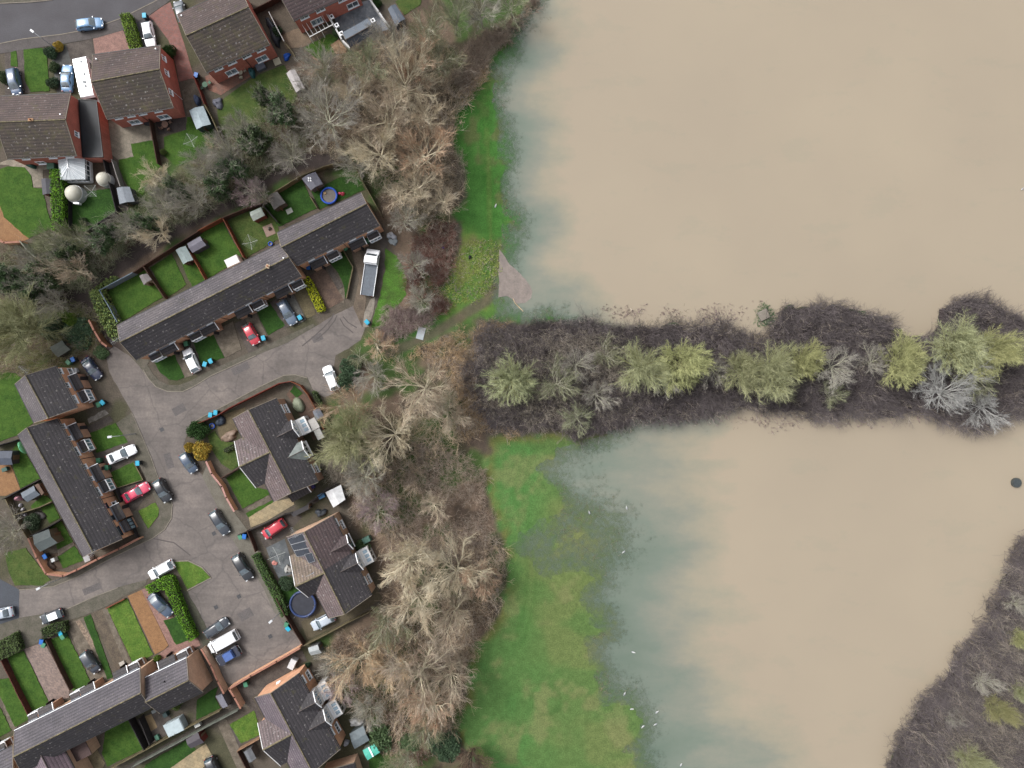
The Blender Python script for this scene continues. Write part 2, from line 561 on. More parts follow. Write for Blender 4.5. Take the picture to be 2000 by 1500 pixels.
def shore_sd(X, Y):
    """negative = flooded"""
    d = np.minimum(sdf(wSHU, X, Y), sdf(wSHL, X, Y))
    d = np.maximum(d, -sdf(wSHOAL, X, Y) * 0.45 - 0.15)
    # the hedge strip and the south-east thicket stand on low banks of their own
    d = np.maximum(d, -sdf(wST, X, Y) - 0.9); d = np.maximum(d, -sdf(wSE, X, Y) - 0.9)
    return d

def shore_noisy(X, Y):
    return shore_sd(X, Y) + (fbm(X, Y, 3.0, 5, 4) - 0.5) * 3.0 + (fbm(X, Y, 12.0, 9, 2) - 0.5) * 2.4 + (fbm(X, Y, 1.1, 15, 2) - 0.5) * 1.6

def ground_z(X, Y):
    d = shore_noisy(X, Y)
    z = WL + np.where(d > 0, np.minimum(d * 0.03, 0.12), np.maximum(d * 0.05, -1.4))
    town = sstep(-9.0, -14.0, X)            # level ground from the belt westwards
    z = z * (1 - town)
    return z

def lerpc(A, c, w):
    return A * (1 - w[..., None]) + np.array(c[:3]) * w[..., None]

def ground_col(X, Y):
    A = np.zeros(X.shape + (3,)); A[:] = C(104, 97, 88)[:3]
    n1 = fbm(X, Y, 2.2, 21, 4); n2 = fbm(X, Y, 7.0, 33, 3); n3 = fbm(X, Y, 1.0, 44, 2)
    A = lerpc(A, C(78, 84, 54), sstep(0.5, 0.62, n2) * 0.55)
    # NW belt and tree belt litter
    belt = sstep(0.6, -0.6, sdf(wpoly([(-60,455),(60,480),(175,455),(260,400),(300,320),(420,290),(440,240),(520,150),(600,110),(700,90),(760,40),(830,-60),(1080,-60),(1050,0),(985,100),(900,200),(890,420),(880,560),(930,640),(905,720),(950,850),(945,930),(985,1100),(970,1200),(910,1300),(890,1440),(960,1600),(770,1600),(735,1450),(700,1380),(640,1290),(605,1255),(745,1190),(735,1100),(690,1010),(650,900),(628,800),(680,700),(720,650),(770,600),(790,520),(750,440),(700,345),(600,345),(500,410),(400,455),(265,535),(195,570),(225,690),(150,720),(0,730),(-60,730)]), X, Y) + (n1 - .5) * 2)
    A = lerpc(A, C(126, 110, 96), belt)
    A = lerpc(A, C(80, 104, 58), belt * sstep(0.45, 0.62, n2))
    A = lerpc(A, C(84, 74, 66), belt * sstep(0.52, 0.66, n1) * 0.8)
    # dark trodden paths in the belt
    pd = np.minimum(linedist(PATH_NW, X, Y), linedist(PATH_NW2, X, Y))
    A = lerpc(A, C(82, 74, 72), sstep(1.9, 0.9, pd + (n1 - .5) * 1.2))
    # field grass
    fu = sstep(0.5, -0.5, sdf(wFU, X, Y) + (n1 - .5) * 1.6)
    g = np.zeros_like(A); g[:] = C(76, 126, 58)[:3]
    patch = sstep(9.5, 6.0, np.hypot(X - W(905, 545).x, Y - W(905, 545).y) + (n2 - .5) * 4)
    g = lerpc(g, C(118, 134, 70), patch * (0.35 + 0.65 * sstep(0.4, 0.6, n1)))
    g = lerpc(g, C(112, 108, 76), sstep(0.55, 0.7, n1) * 0.6)
    g = lerpc(g, C(66, 118, 48), sstep(1.4, 0.6, linedist(wpoly([(945,150),(948,300),(960,420),(962,480),(950,560)]), X, Y)) * 0.5)
    g = lerpc(g, C(128, 128, 78), sstep(0.45, 0.15, linedist(wpoly([(950,250),(955,330),(956,420),(960,500)]), X, Y)) * 0.25)
    A = lerpc(A, (0, 0, 0), fu) + g * fu[..., None]
    fl = sstep(0.5, -0.5, sdf(wFL, X, Y) + (n1 - .5) * 1.4)
    g = np.zeros_like(A); g[:] = C(112, 130, 78)[:3]
    wx = X - W(960, 0).x
    g = lerpc(g, C(88, 134, 72), sstep(11, 3, wx + (n2 - .5) * 12))
    g = lerpc(g, C(92, 126, 70), sstep(0.5, 0.6, fbm(X, Y, 9, 61, 3)) * 0.7)
    g = lerpc(g, C(134, 138, 94), sstep(0.52, 0.68, fbm(X, Y, 4.5, 71, 4)) * 0.6)
    rc = W(1066, 1366)
    ring = np.abs(np.hypot(X - rc.x, Y - rc.y) - 2.5)
    g = lerpc(g, C(62, 104, 50), sstep(0.55, 0.1, ring + (n1 - .5) * 0.8) * sstep(0.36, 0.5, vnoise(X, Y, 2.5, 77)) * 0.42)
    g = lerpc(g, C(120, 120, 70), sstep(2.5, 0.5, -sdf(wFL, X, Y)) * sstep(0.42, 0.58, n1) * 0.8)
    for sx in (1.6, 3.0):
        tl = linedist(wpoly([(1005,880),(985,960),(1003,1060),(1012,1110),(1008,1180),(985,1260)]), X - sx, Y)
        g = lerpc(g, C(58, 108, 46), sstep(0.5, 0.15, tl) * 0.22)
    A = lerpc(A, (0, 0, 0), fl) + g * fl[..., None]
    A = lerpc(A, C(104, 92, 84), sstep(1.2, 0.5, np.minimum(linedist(TRACK, X, Y), linedist(TRACK2, X, Y)) + (n1 - .5) * 0.8) * 0.8)
    # flooded hedge strip, scrub floor
    st = sstep(0.6, -0.8, sdf(wST, X, Y) + (n1 - .5) * 2.0)
    A = lerpc(A, C(88, 79, 79), st)
    A = lerpc(A, C(82, 75, 73), sstep(0.6, -0.6, sdf(wSE, X, Y)))
    # far country beyond the frame
    return np.concatenate([A, np.ones(X.shape + (1,))], -1)

gx = np.concatenate([[-3000, -900, -300, -160], np.arange(-125, 30, 0.42), np.arange(30, 125, 0.9), [160, 300, 900, 3000]])
gy = np.concatenate([[-3000, -900, -300, -140], np.arange(-95, 95.1, 0.45), [140, 300, 900, 3000]])
ground = grid_mesh("ground", gx, gy, ground_z, ground_col, vcol_mat("ground_turf_and_soil"))
tag(ground, kind='structure')

# ---- flood water
def water_mat():
    m, nt, b = newmat("muddy_flood_water")
    t = nt.nodes.new("ShaderNodeAttribute"); t.attribute_name = "turbidity"
    al = nt.nodes.new("ShaderNodeAttribute"); al.attribute_name = "cover"
    pos = coordv(nt, 'pos')
    mp = nt.nodes.new("ShaderNodeMapping"); mp.inputs['Rotation'].default_value = (0, 0, 0.5); mp.inputs['Scale'].default_value = (0.5, 1.2, 1)
    nt.links.new(pos, mp.inputs[0])
    n = nz(nt, mp.outputs[0], 0.16, 6, 0.62)
    n2 = nz(nt, pos, 0.9, 5, 0.7)
    f = mathn(nt, 'ADD', t.outputs['Fac'], mathn(nt, 'MULTIPLY', mathn(nt, 'SUBTRACT', n, 0.5), 0.75))
    f = mathn(nt, 'ADD', f, mathn(nt, 'MULTIPLY', mathn(nt, 'SUBTRACT', n2, 0.5), 0.16))
    f = mathn(nt, 'MAXIMUM', f, mathn(nt, 'MULTIPLY_ADD', t.outputs['Fac'], 1.9, -1.05))
    col = ramp(nt, f, [(0.0, C(118, 134, 121)), (0.34, C(134, 145, 133)), (0.58, C(152, 154, 141)), (0.82, C(173, 166, 147)), (1.0, C(184, 171, 151))])
    big = nz(nt, pos, 0.035, 4, 0.55)
    col = mix(nt, 1.0, col, ramp(nt, big, [(0.3, (0.95, 0.95, 0.955)), (0.7, (1.03, 1.03, 1.02))]), 'MULTIPLY')
    nt.links.new(col, b.inputs['Base Color'])
    b.inputs['Roughness'].default_value = 0.16
    b.inputs['IOR'].default_value = 1.33
    bn = nt.nodes.new("ShaderNodeBump"); bn.inputs['Strength'].default_value = 0.12; bn.inputs['Distance'].default_value = 0.02
    nt.links.new(nz(nt, pos, 2.2, 3), bn.inputs['Height']); nt.links.new(bn.outputs[0], b.inputs['Normal'])
    tr = nt.nodes.new("ShaderNodeBsdfTransparent")
    ms = nt.nodes.new("ShaderNodeMixShader")
    fac = mathn(nt, 'ADD', al.outputs['Fac'], mathn(nt, 'MULTIPLY', mathn(nt, 'SUBTRACT', nz(nt, pos, 1.3, 5, 0.7), 0.5), 1.5))
    fac = mathn(nt, 'MINIMUM', mathn(nt, 'MAXIMUM', fac, 0.12), 1.0)
    nt.links.new(fac, ms.inputs[0]); nt.links.new(tr.outputs[0], ms.inputs[1]); nt.links.new(b.outputs[0], ms.inputs[2])
    nt.links.new(ms.outputs[0], nt.nodes['Material Output'].inputs[0])
    return m

def water_extra(X, Y):
    d = -shore_noisy(X, Y)
    # how far silt has reached: a few metres off the upper bank, a wide clear margin on the lower meadow
    up = Y > W(0, 740).y
    wx = (X / S + 1000); wy = 750 - Y / S
    reach = np.where(up, 9.0, 17.0)
    # northern edge of the hedge strip keeps clear only on its west end
    east = sstep(1150, 1420, wx)
    reach = np.where(up & (wy > 480), reach * (1 - 0.75 * east), reach)
    reach = np.where(~up & (wy < 900), 17.0 * sstep(1500, 1150, wx) + 2.0, reach)
    silt = d / reach
    # the field lies to the west: silt follows distance from the west bank
    bank = np.where(up, wx - 972, wx - 1080 - 95 * sstep(1060, 1260, wy) - (wy - 1300).clip(0, 200) * 0.35) / np.where(up, 165.0, 310.0)
    e = np.minimum(silt, 3)
    t = np.where(up, 0.55 * bank + 0.45 * np.minimum(e, bank + 0.4), 0.75 * bank + 0.25 * np.minimum(e, bank + 0.5))
    cloud = 0.6 * fbm(X * 0.6 + Y * 0.25, Y * 1.3, 9.0, 91, 4) + 0.4 * fbm(X * 0.5 - Y * 0.4, Y + X * .3, 22.0, 97, 3)
    t = t + (cloud - 0.5) * 1.15 * sstep(1.7, 0.5, t)
    t = np.where(t > 1.05, 1.05 + 0 * t, t)
    cover = 0.16 + d * 0.14 + np.clip(t, 0, 1) * 0.9
    return {"turbidity": np.clip(t, 0.02, 1.1), "cover": np.clip(cover, 0.1, 1.5)}

wxs = np.concatenate([np.arange(-12, 45, 0.5), np.arange(45, 125, 1.0), [160, 300, 900]])
wys = np.concatenate([[-900, -300, -140], np.arange(-95, 95.1, 0.5), [140, 300, 900]])
water = grid_mesh("flood_water", wxs, wys, lambda X, Y: np.full(X.shape, WL), lambda X, Y: np.ones(X.shape + (4,)), water_mat(),
                  extra=water_extra, keep=lambda X, Y: shore_noisy(X, Y) < 1.0)
tag(water, kind='structure')

# ---- roads, pavements, drives
def asphalt():
    m, nt, b = newmat("worn_asphalt"); pos = coordv(nt, 'pos')
    col = ramp(nt, nz(nt, pos, 0.16, 6, 0.68), [(0.32, C(144, 134, 128)), (0.5, C(125, 117, 113)), (0.7, C(104, 97, 94))])
    col = mix(nt, 1.0, col, ramp(nt, nz(nt, pos, 2.6, 4, 0.75), [(0.25, (0.78,) * 3), (0.75, (1.22,) * 3)]), 'MULTIPLY')
    mp = nt.nodes.new("ShaderNodeMapping"); mp.inputs['Rotation'].default_value = (0, 0, -0.47); mp.inputs['Scale'].default_value = (0.12, 1.3, 1); nt.links.new(pos, mp.inputs[0])
    col = mix(nt, 0.7, col, ramp(nt, nz(nt, mp.outputs[0], 0.8, 4, 0.6), [(0.35, (0.86,) * 3), (0.65, (1.14,) * 3)]), 'MULTIPLY')
    vo = nt.nodes.new("ShaderNodeTexVoronoi"); vo.feature = 'DISTANCE_TO_EDGE'; vo.inputs['Scale'].default_value = 0.13
    dn = nt.nodes.new("ShaderNodeVectorMath"); dn.operation = 'ADD'; tn = nt.nodes.new("ShaderNodeTexNoise"); tn.inputs['Scale'].default_value = 0.7
    nt.links.new(pos, tn.inputs['Vector']); nt.links.new(pos, dn.inputs[0]); nt.links.new(tn.outputs['Color'], dn.inputs[1]); nt.links.new(dn.outputs[0], vo.inputs['Vector'])
    col = mix(nt, ramp(nt, vo.outputs['Distance'], [(0.0, (0.45,) * 3), (0.02, (0, 0, 0))]), col, C(84, 80, 80))
    oil = ramp(nt, nz(nt, pos, 0.75, 3, 0.55), [(0.66, (0, 0, 0)), (0.78, (0.55,) * 3)])
    col = mix(nt, oil, col, C(86, 83, 84))
    nt.links.new(col, b.inputs['Base Color']); b.inputs['Roughness'].default_value = 0.88
    return m
ASPH = asphalt()
def _asphalt_tracks():
    pass
ASPH2 = M("smooth_asphalt", C(100, 99, 104), C(88, 86, 90), scale=0.22, rough=0.9, fine=(6.0, 0.12))
ASPH3 = M("dark_asphalt", C(92, 97, 106), C(80, 84, 92), scale=0.3, rough=0.9, fine=(6.0, 0.12))
PAVE = M("mossy_pavement", C(118, 112, 102), C(92, 90, 78), scale=0.8, rough=0.92, fine=(6.0, 0.2), bump=.2)
CONC = M("old_concrete", C(136, 126, 112), C(98, 89, 78), scale=0.9, rough=0.92, fine=(5.0, 0.2))
CONC_D = M("damp_concrete", C(108, 100, 94), C(80, 73, 69), scale=0.8, rough=0.9, fine=(5.0, 0.2))
PATIO = paver_mat("pale_paving_slabs", C(158, 148, 132), C(140, 131, 116), 0.6, 0.6, C(105, 98, 86), 0.45)
SLAB_Y = paver_mat("buff_paving_slabs", C(184, 164, 128), C(160, 146, 116), 0.9, 0.6, C(100, 92, 72), 0.45)
GRAVEL_O = M("orange_gravel", C(164, 124, 86), C(146, 108, 74), scale=1.2, fine=(9.0, 0.25))
GRAVEL = M("brown_gravel", C(142, 124, 104), C(116, 100, 84), scale=1.0, fine=(8.0, 0.3))
BLOCK_P = paver_mat("pink_block_paving", C(176, 134, 122), C(150, 112, 102), 0.22, 0.12, C(120, 96, 90), 0.5)
BLOCK_G = paver_mat("pink_grey_block_paving", C(160, 138, 128), C(128, 112, 106), 0.3, 0.2, C(140, 126, 120), 0.5)
BLOCK_R = paver_mat("red_block_paving", C(154, 98, 88), C(140, 104, 98), 0.3, 0.15, C(120, 84, 76), 0.3)
DIRT = M("bare_soil", C(110, 92, 76), C(82, 68, 56), scale=0.9, fine=(6.0, 0.3))
GREY_CONC = M("wet_grey_concrete", C(150, 154, 160), C(96, 102, 112), scale=0.8, fine=(3.0, 0.15), rough=0.6)
KERB = M("kerb_stone", C(150, 142, 130), var=0.2, scale=2)
def grass(name, c1, c2):
    return M(name, c1, c2, scale=0.7, rough=0.95, spec=0.1, fine=(5.5, 0.3), bump=0.4, bscale=8)
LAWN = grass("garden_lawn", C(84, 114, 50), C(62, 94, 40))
LAWN_D = grass("dark_green_lawn", C(64, 98, 44), C(50, 80, 38))  # turf of a deeper green than the garden lawn
LAWN_L = grass("light_lawn", C(112, 136, 62), C(78, 114, 46))
LAWN_R = grass("rough_lawn", C(98, 110, 62), C(68, 92, 46))

sheet("road", [(-60,8),(0,7),(60,4.5),(103,0),(140,-30),(330,-30),(322,-8),(300,4.5),(270,19.5),(237,36),(202,48.7),(157.5,60.7),(120,67.5),(45,76.5),(0,85.5),(-60,95)], ASPH2, 0.004)
sheet("pavement", [(-60,95),(0,85.5),(45,76.5),(120,67.5),(157.5,60.7),(202,48.7),(237,36),(270,19.5),(300,4.5),(322,-8),(345,-8),(318,12),(288,32),(245,58),(190,74),(135,84),(84,92),(0,105),(-60,112)], M("grey_pavement", C(104, 98, 98), C(88, 84, 82), scale=0.7, fine=(6, 0.15)), 0.06)
sheet("pavement", [(-60,7),(0,6),(60,3.5),(100,-2),(135,-30),(-60,-30)], PAVE, 0.05)
ROAD_MAIN = [(38,1152),(70.5,1149.5),(105,1145),(150,1127),(210,1094),(298.5,1051),(322,1034),(335,1012),(337,985),(330,966),(312,940),(296,895),(277,850),(258,806),(238,770),(214,728),(206,690),(222,676),(246,690),(280,720),(290,739),(305,755.5),(327.5,764.5),(357.5,764.5),(380,754),(410,735),(500,694),(560,668),(617,637),(640,622),(700,592),(708,606),(713,640),(704,664),(680,681),(655,694),(652,716),(668,760),(634,776),(616,766),(600,748),(588,736),(577,732),(555,733),(510,754),(450,786),(397.5,813),(381,823),(368,840),(358,868),(362,892),(395,928),(425,990),(447,1043),(472,1081),(515,1149),(535,1194),(591,1254),(582,1266),(450,1338),(440,1330),(424,1296),(402,1222),(387,1194),(362,1158),(413,1128),(395,1108),(368,1095),(339,1096),(288,1131),(231,1147.5),(127,1191),(37,1207)]
sheet("road", ROAD_MAIN, ASPH, 0.008, amp=0.05)
sheet("road", [(-80,1128),(0,1131),(30,1147),(38,1152),(37,1207),(0,1219),(-80,1232)], ASPH3, 0.010)
# pavements
sheet("pavement", [(296,700),(288,712),(300,732),(314,745),(330,752),(350,752),(372,744),(405,726),(498,684),(560,656),(612,632),(617,637),(560,670),(500,694),(410,735),(380,754),(357.5,764.5),(327.5,764.5),(305,755.5),(290,739),(272,715),(258,700),(268,698)], PAVE, 0.05)
sheet("pavement", [(600,736),(577,731),(555,732),(510,754),(450,786),(397.5,813),(381,823),(390,829),(430,812),(452,800),(549,752),(570,748),(598,768),(606,776),(612,764)], PAVE, 0.05)
sheet("pavement", [(228,826),(258,806),(277,850),(296,895),(312,940),(330,966),(337,985),(335,1012),(322,1034),(298.5,1051),(270,1052),(265,1046),(282,1036),(300,1026),(312,1006),(306,982),(296,960),(283,930),(264,893),(250,866)], PAVE, 0.05, amp=0.04)
sheet("pavement", [(38,1149),(70.5,1148.5),(105,1144),(150,1126),(210,1093),(298.5,1050),(270,1054),(192,1094),(125,1128),(98,1134)], PAVE, 0.045, amp=0.05)
sheet("pavement", [(400,918),(404,908),(457,1000),(487,1040),(545,1168),(594,1258),(591,1253),(535,1194),(515,1149),(472,1081),(447,1043),(425,990),(395,930)], M("pale_pavement", C(130, 126, 116), C(112, 107, 96), scale=0.8, fine=(6.0, 0.15)), 0.04)
sheet("pavement", [(37,1207),(127,1191),(231,1147.5),(288,1131),(284,1142),(250,1160),(208,1184),(165,1202),(130,1212),(80,1232),(30,1240),(0,1250),(-80,1262),(-80,1234),(0,1219)], PAVE, 0.05)
sheet("pavement", [(366,1155),(387,1194),(402,1222),(424,1296),(440,1332),(433,1340),(410,1290),(392,1248),(372,1205),(345,1150)], M("mossy_verge", C(92, 94, 78), C(76, 74, 64), scale=1.0, fine=(6, 0.25)), 0.05, amp=0.1)
# kerbs: pale stone edges
def kerb(pts, w=0.14, h=0.10):
    mb = MB(); P = [W(p[0], p[1]) for p in pts]
    poly = []
    L = []; R = []
    for i, p in enumerate(P):
        a = P[max(0, i - 1)]; b = P[min(len(P) - 1, i + 1)]; t = (b - a).normalized(); n = Vector((-t.y, t.x, 0)) * w / 2
        L.append((p + n)[:2]); R.append((p - n)[:2])
    mb.prism([tuple(x) for x in L + R[::-1]], -0.1, h)
    return tag(mb.build("kerb", KERB), kind='structure')
kerb([(0,85.5),(45,76.5),(120,67.5),(157.5,60.7),(202,48.7),(237,36),(270,19.5),(300,4.5),(322,-8)])
kerb([(0,7),(60,4.5),(103,0)])
kerb([(38,1152),(70.5,1149.5),(105,1145),(150,1127),(210,1094),(298.5,1051),(322,1034),(335,1012),(337,985),(330,966)])
kerb([(280,722),(290,739),(305,755.5),(327.5,764.5),(357.5,764.5),(380,754),(410,735),(500,694)])
kerb([(600,738),(577,732),(555,733),(510,754),(450,786),(397.5,813),(381,823)])
kerb([(231,1147.5),(180,1167),(127,1191)])
kerb([(339,1096),(368,1095),(395,1108),(413,1128),(366,1153)], 0.18, 0.12)
kerb([(258,806),(277,850),(296,895),(312,940)], 0.1, 0.1)
# drives and paths
sheet("driveway", [(288,34),(318,12),(333,4),(345,40),(362,92),(376,140),(381,152),(350,160),(344,130),(330,80),(300,40)], BLOCK_R, 0.03)
sheet("driveway", [(182,76),(240,58),(254,95),(186,108)], BLOCK_P, 0.03)
sheet("driveway", [(130,86),(180,76),(186,110),(172,130),(150,120),(140,130)], CONC_D, 0.03, amp=0.06)
sheet("driveway", [(100,96),(140,86),(146,115),(140,180),(112,184),(104,130)], M("dark_drive", C(104, 106, 104), C(80, 78, 76), scale=0.6, fine=(5, .2)), 0.025, amp=0.08)
sheet("driveway", [(10,102),(48,97),(60,180),(40,186),(10,186)], CONC_D, 0.03)
sheet("driveway", [(254,26),(290,10),(300,50),(300,95),(276,92)], ASPH2, 0.02)
sheet("patio", [(212,236),(290,226),(300,273.5),(256.5,281),(261,306),(232,313),(215,300)], PATIO, 0.03)
sheet("patio", [(303,234),(362,226),(364,254),(310,264)], M("dark_patio", C(84, 76, 74), C(64, 57, 56), scale=1.0, fine=(5, .2)), 0.03)
sheet("patio", [(355,178),(381,160),(398,205),(366,226)], CONC, 0.03)
sheet("patio", [(400,150),(470,118),(492,148),(432,186),(408,176)], paver_mat("red_patio", C(150, 104, 86), C(128, 96, 84), 0.4, 0.4, C(110, 80, 70), 0.4), 0.03)
sheet("patio", [(545,70),(600,48),(640,62),(593,92),(560,96)], GRAVEL, 0.03, amp=0.1)
sheet("patio", [(645,20),(722,0),(765,56),(720,70),(672,78)], GREY_CONC, 0.06)
sheet("patio", [(645.5,88.5),(662,78),(678,96),(676,104),(657,106)], M("tan_slab", C(172, 140, 108), C(150, 122, 98), scale=1.2), 0.12)
sheet("patio", [(0,322),(16,322),(62,344),(66,366),(84,366),(84,332),(100,330),(100,318),(16,312),(0,318)], PATIO, 0.03)
sheet("patio", [(0,400),(9,424),(30,443),(57,466),(43,472),(0,470)], GRAVEL_O, 0.03, amp=0.06)
sheet("patio", [(178,318),(208,312),(216,368),(190,366),(176,350)], DIRT, 0.03, amp=0.08)
sheet("path", [(206,311),(224,311),(252,410),(231,416)], CONC_D, 0.03)
# front drives, upper terrace
sheet("driveway", [(336,684),(349,678),(378,733),(361,738)], CONC, 0.055)
sheet("driveway", [(350,680),(376,664),(396,714),(390,728),(378,732)], CONC_D, 0.05)
sheet("driveway", [(414,650),(455,628),(472,682),(440,699)], CONC, 0.055)
sheet("driveway", [(458,632),(478,622),(505,682),(486,690)], CONC_D, 0.05)
sheet("driveway", [(478,622),(498,606),(522,656),(508,676)], CONC, 0.053)
sheet("driveway", [(526,592),(552,574),(582,630),(556,642)], CONC_D, 0.05)
sheet("driveway", [(554,578),(570,570),(598,624),(583,634)], paver_mat("grey_setts", C(120, 118, 112), C(96, 94, 90), 0.4, 0.3, C(130, 126, 118), 0.5), 0.055)
sheet("driveway", [(572,568),(594,556),(618,614),(600,622)], M("mossy_drive", C(122, 112, 84), C(98, 88, 66), scale=0.9, fine=(5, .25)), 0.05)
sheet("driveway", [(604,540),(632,520),(672,586),(640,604),(632,598)], M("rutted_drive", C(126, 104, 90), C(92, 76, 68), scale=0.9, fine=(5, .25)), 0.05)
sheet("driveway", [(640,527),(648,523),(670,560),(660,566)], CONC_D, 0.058)
sheet("driveway", [(662,566),(676,560),(672,592),(660,590)], CONC, 0.056)
sheet("driveway", [(686,490),(700,480),(712,515),(716,580),(708,640),(690,600),(702,545)], M("wet_drive", C(128, 114, 98), C(96, 84, 74), scale=0.6, fine=(5, .2)), 0.052)
sheet("driveway", [(724,584),(733,580),(729,612),(720,638),(708,640),(712,610)], paver_mat("broken_slabs", C(158, 150, 138), C(134, 124, 114), 0.7, 0.9, C(100, 94, 86), 0.2), 0.056)
sheet("path", [(740,450),(758,470),(752,520),(742,570),(728,612),(722,610),(735,560),(744,500)], CONC_D, 0.04, amp=0.06)
# left terrace fronts
sheet("driveway", [(168,836),(214,812),(222,822),(172,846)], CONC_D, 0.055)
sheet("driveway", [(172,818),(205,800),(212,808),(174,828)], M("white_gravel", C(170, 164, 156), C(116, 110, 102), scale=1.6, fine=(8, .3)), 0.05, amp=0.1)
sheet("driveway", [(190,886),(262,858),(268,892),(216,922),(200,925)], CONC_D, 0.055)
sheet("driveway", [(230,955),(280,938),(296,955),(268,992),(248,1005)], CONC_D, 0.056)
sheet("driveway", [(245,1005),(268,996),(290,1034),(268,1048)], PAVE, 0.057)
# south side drives
sheet("driveway", [(249.5,1164),(276.5,1152),(329,1260),(322,1268),(303,1278)], GRAVEL_O, 0.06)
sheet("driveway", [(276.5,1152),(285.5,1147.5),(305,1150),(340,1206),(320,1212),(344,1258),(369,1250),(386,1245),(392,1260),(340,1284),(318,1296),(304,1282),(331,1262)], BLOCK_P, 0.055)
sheet("driveway", [(48,1267.5),(87,1254),(136,1345),(135,1362),(99,1376)], BLOCK_G, 0.06)
sheet("driveway", [(130,1218),(164,1205),(222,1326),(196,1336),(180,1334)], CONC, 0.06)
sheet("driveway", [(148,1214),(156,1210),(190,1262),(180,1268)], M("shingle_strip", C(170, 150, 130), C(120, 104, 92), scale=3, fine=(8, .4)), 0.066)
sheet("driveway", [(178,1200),(208,1186),(262,1300),(232,1318)], M("mossy_track", C(116, 104, 88), C(90, 80, 70), scale=0.9, fine=(6, .3)), 0.06)
sheet("path", [(200,1190),(209,1186),(256,1296),(246,1300)], CONC, 0.07)
sheet("path", [(0,1358),(6,1354),(34,1420),(26,1428),(20,1420)], CONC, 0.07)
sheet("path", [(35,1228),(84,1210),(82,1250),(50,1266)], PAVE, 0.05)
# gardens of the two pairs in the middle
sheet("patio", [(430,812),(480,795),(460,860),(432,862),(425,840)], M("earthy_patio", C(122, 110, 84), C(100, 88, 68), scale=0.9, fine=(5, .2)), 0.03)
sheet("path", [(482,993),(524,967),(532,976),(484,1003)], CONC, 0.06)
sheet("patio", [(486,1010),(535,980),(570,972),(575,985),(520,1018),(490,1030)], SLAB_Y, 0.05)
sheet("driveway", [(500,1040),(575,1000),(590,1010),(556,1048),(520,1072)], CONC_D, 0.03)
sheet("patio", [(520,1070),(556,1052),(568,1090),(572,1120),(545,1130),(530,1100)], paver_mat("slate_slabs", C(112, 118, 122), C(84, 90, 96), 0.9, 0.9, C(80, 82, 80), 0.45), 0.03)
sheet("driveway", [(588,1214),(640,1190),(735,1150),(748,1168),(690,1205),(600,1250)], M("olive_drive", C(112, 102, 82), C(92, 84, 66), scale=0.7, fine=(5, .2)), 0.03)
sheet("patio", [(598,985),(640,950),(648,962),(608,988)], CONC_D, 0.03)
sheet("patio", [(574,750),(600,775),(628,820),(640,850),(612,860),(580,800),(560,770)], M("red_brown_patio", C(122, 96, 82), C(100, 82, 72), scale=1, fine=(5, .2)), 0.03)
# bottom pair and alley
sheet("path", [(440,1345),(478,1330),(590,1270),(600,1290),(580,1300),(492,1362),(512,1398),(500,1402),(480,1372),(450,1390)], CONC_D, 0.03)
sheet("driveway", [(424,1412),(440,1400),(512,1530),(476,1530)], CONC, 0.04)
sheet("driveway", [(448,1416),(456,1410),(474,1450),(468,1462)], CONC_D, 0.045)
sheet("path", [(206,1520),(258,1490),(336,1446),(430,1392),(468,1372),(474,1384),(440,1402),(345,1455),(268,1496),(230,1520)], M("dim_alley", C(92, 86, 78), C(74, 68, 62), scale=0.8, fine=(5, .2)), 0.03)
sheet("patio", [(333,1500),(384,1464),(402,1452),(416,1478),(396,1500),(380,1530),(330,1530)], SLAB_Y, 0.05)
sheet("patio", [(262,1408),(298,1390),(330,1394),(345,1424),(300,1450),(288,1462)], CONC_D, 0.025)
sheet("patio", [(276,1402),(296,1394),(308,1420),(290,1432)], M("tan_flags", C(162, 140, 108), C(140, 120, 92), scale=1, fine=(4, .15)), 0.05)
sheet("patio", [(128,1475),(180,1446),(205,1490),(190,1530),(140,1530)], M("mossy_concrete", C(150, 138, 108), C(118, 104, 82), scale=0.9, fine=(4, .2)), 0.03)
# left back gardens
sheet("patio", [(-10,900),(20,905),(40,955),(12,968),(-10,968)], GRAVEL_O, 0.03, amp=0.06)
sheet("path", [(113,1074),(144,1058),(147,1064),(114,1086)], CONC, 0.10)
sheet("patio", [(78,1085),(112,1080),(124,1110),(94,1114)], DIRT, 0.05)
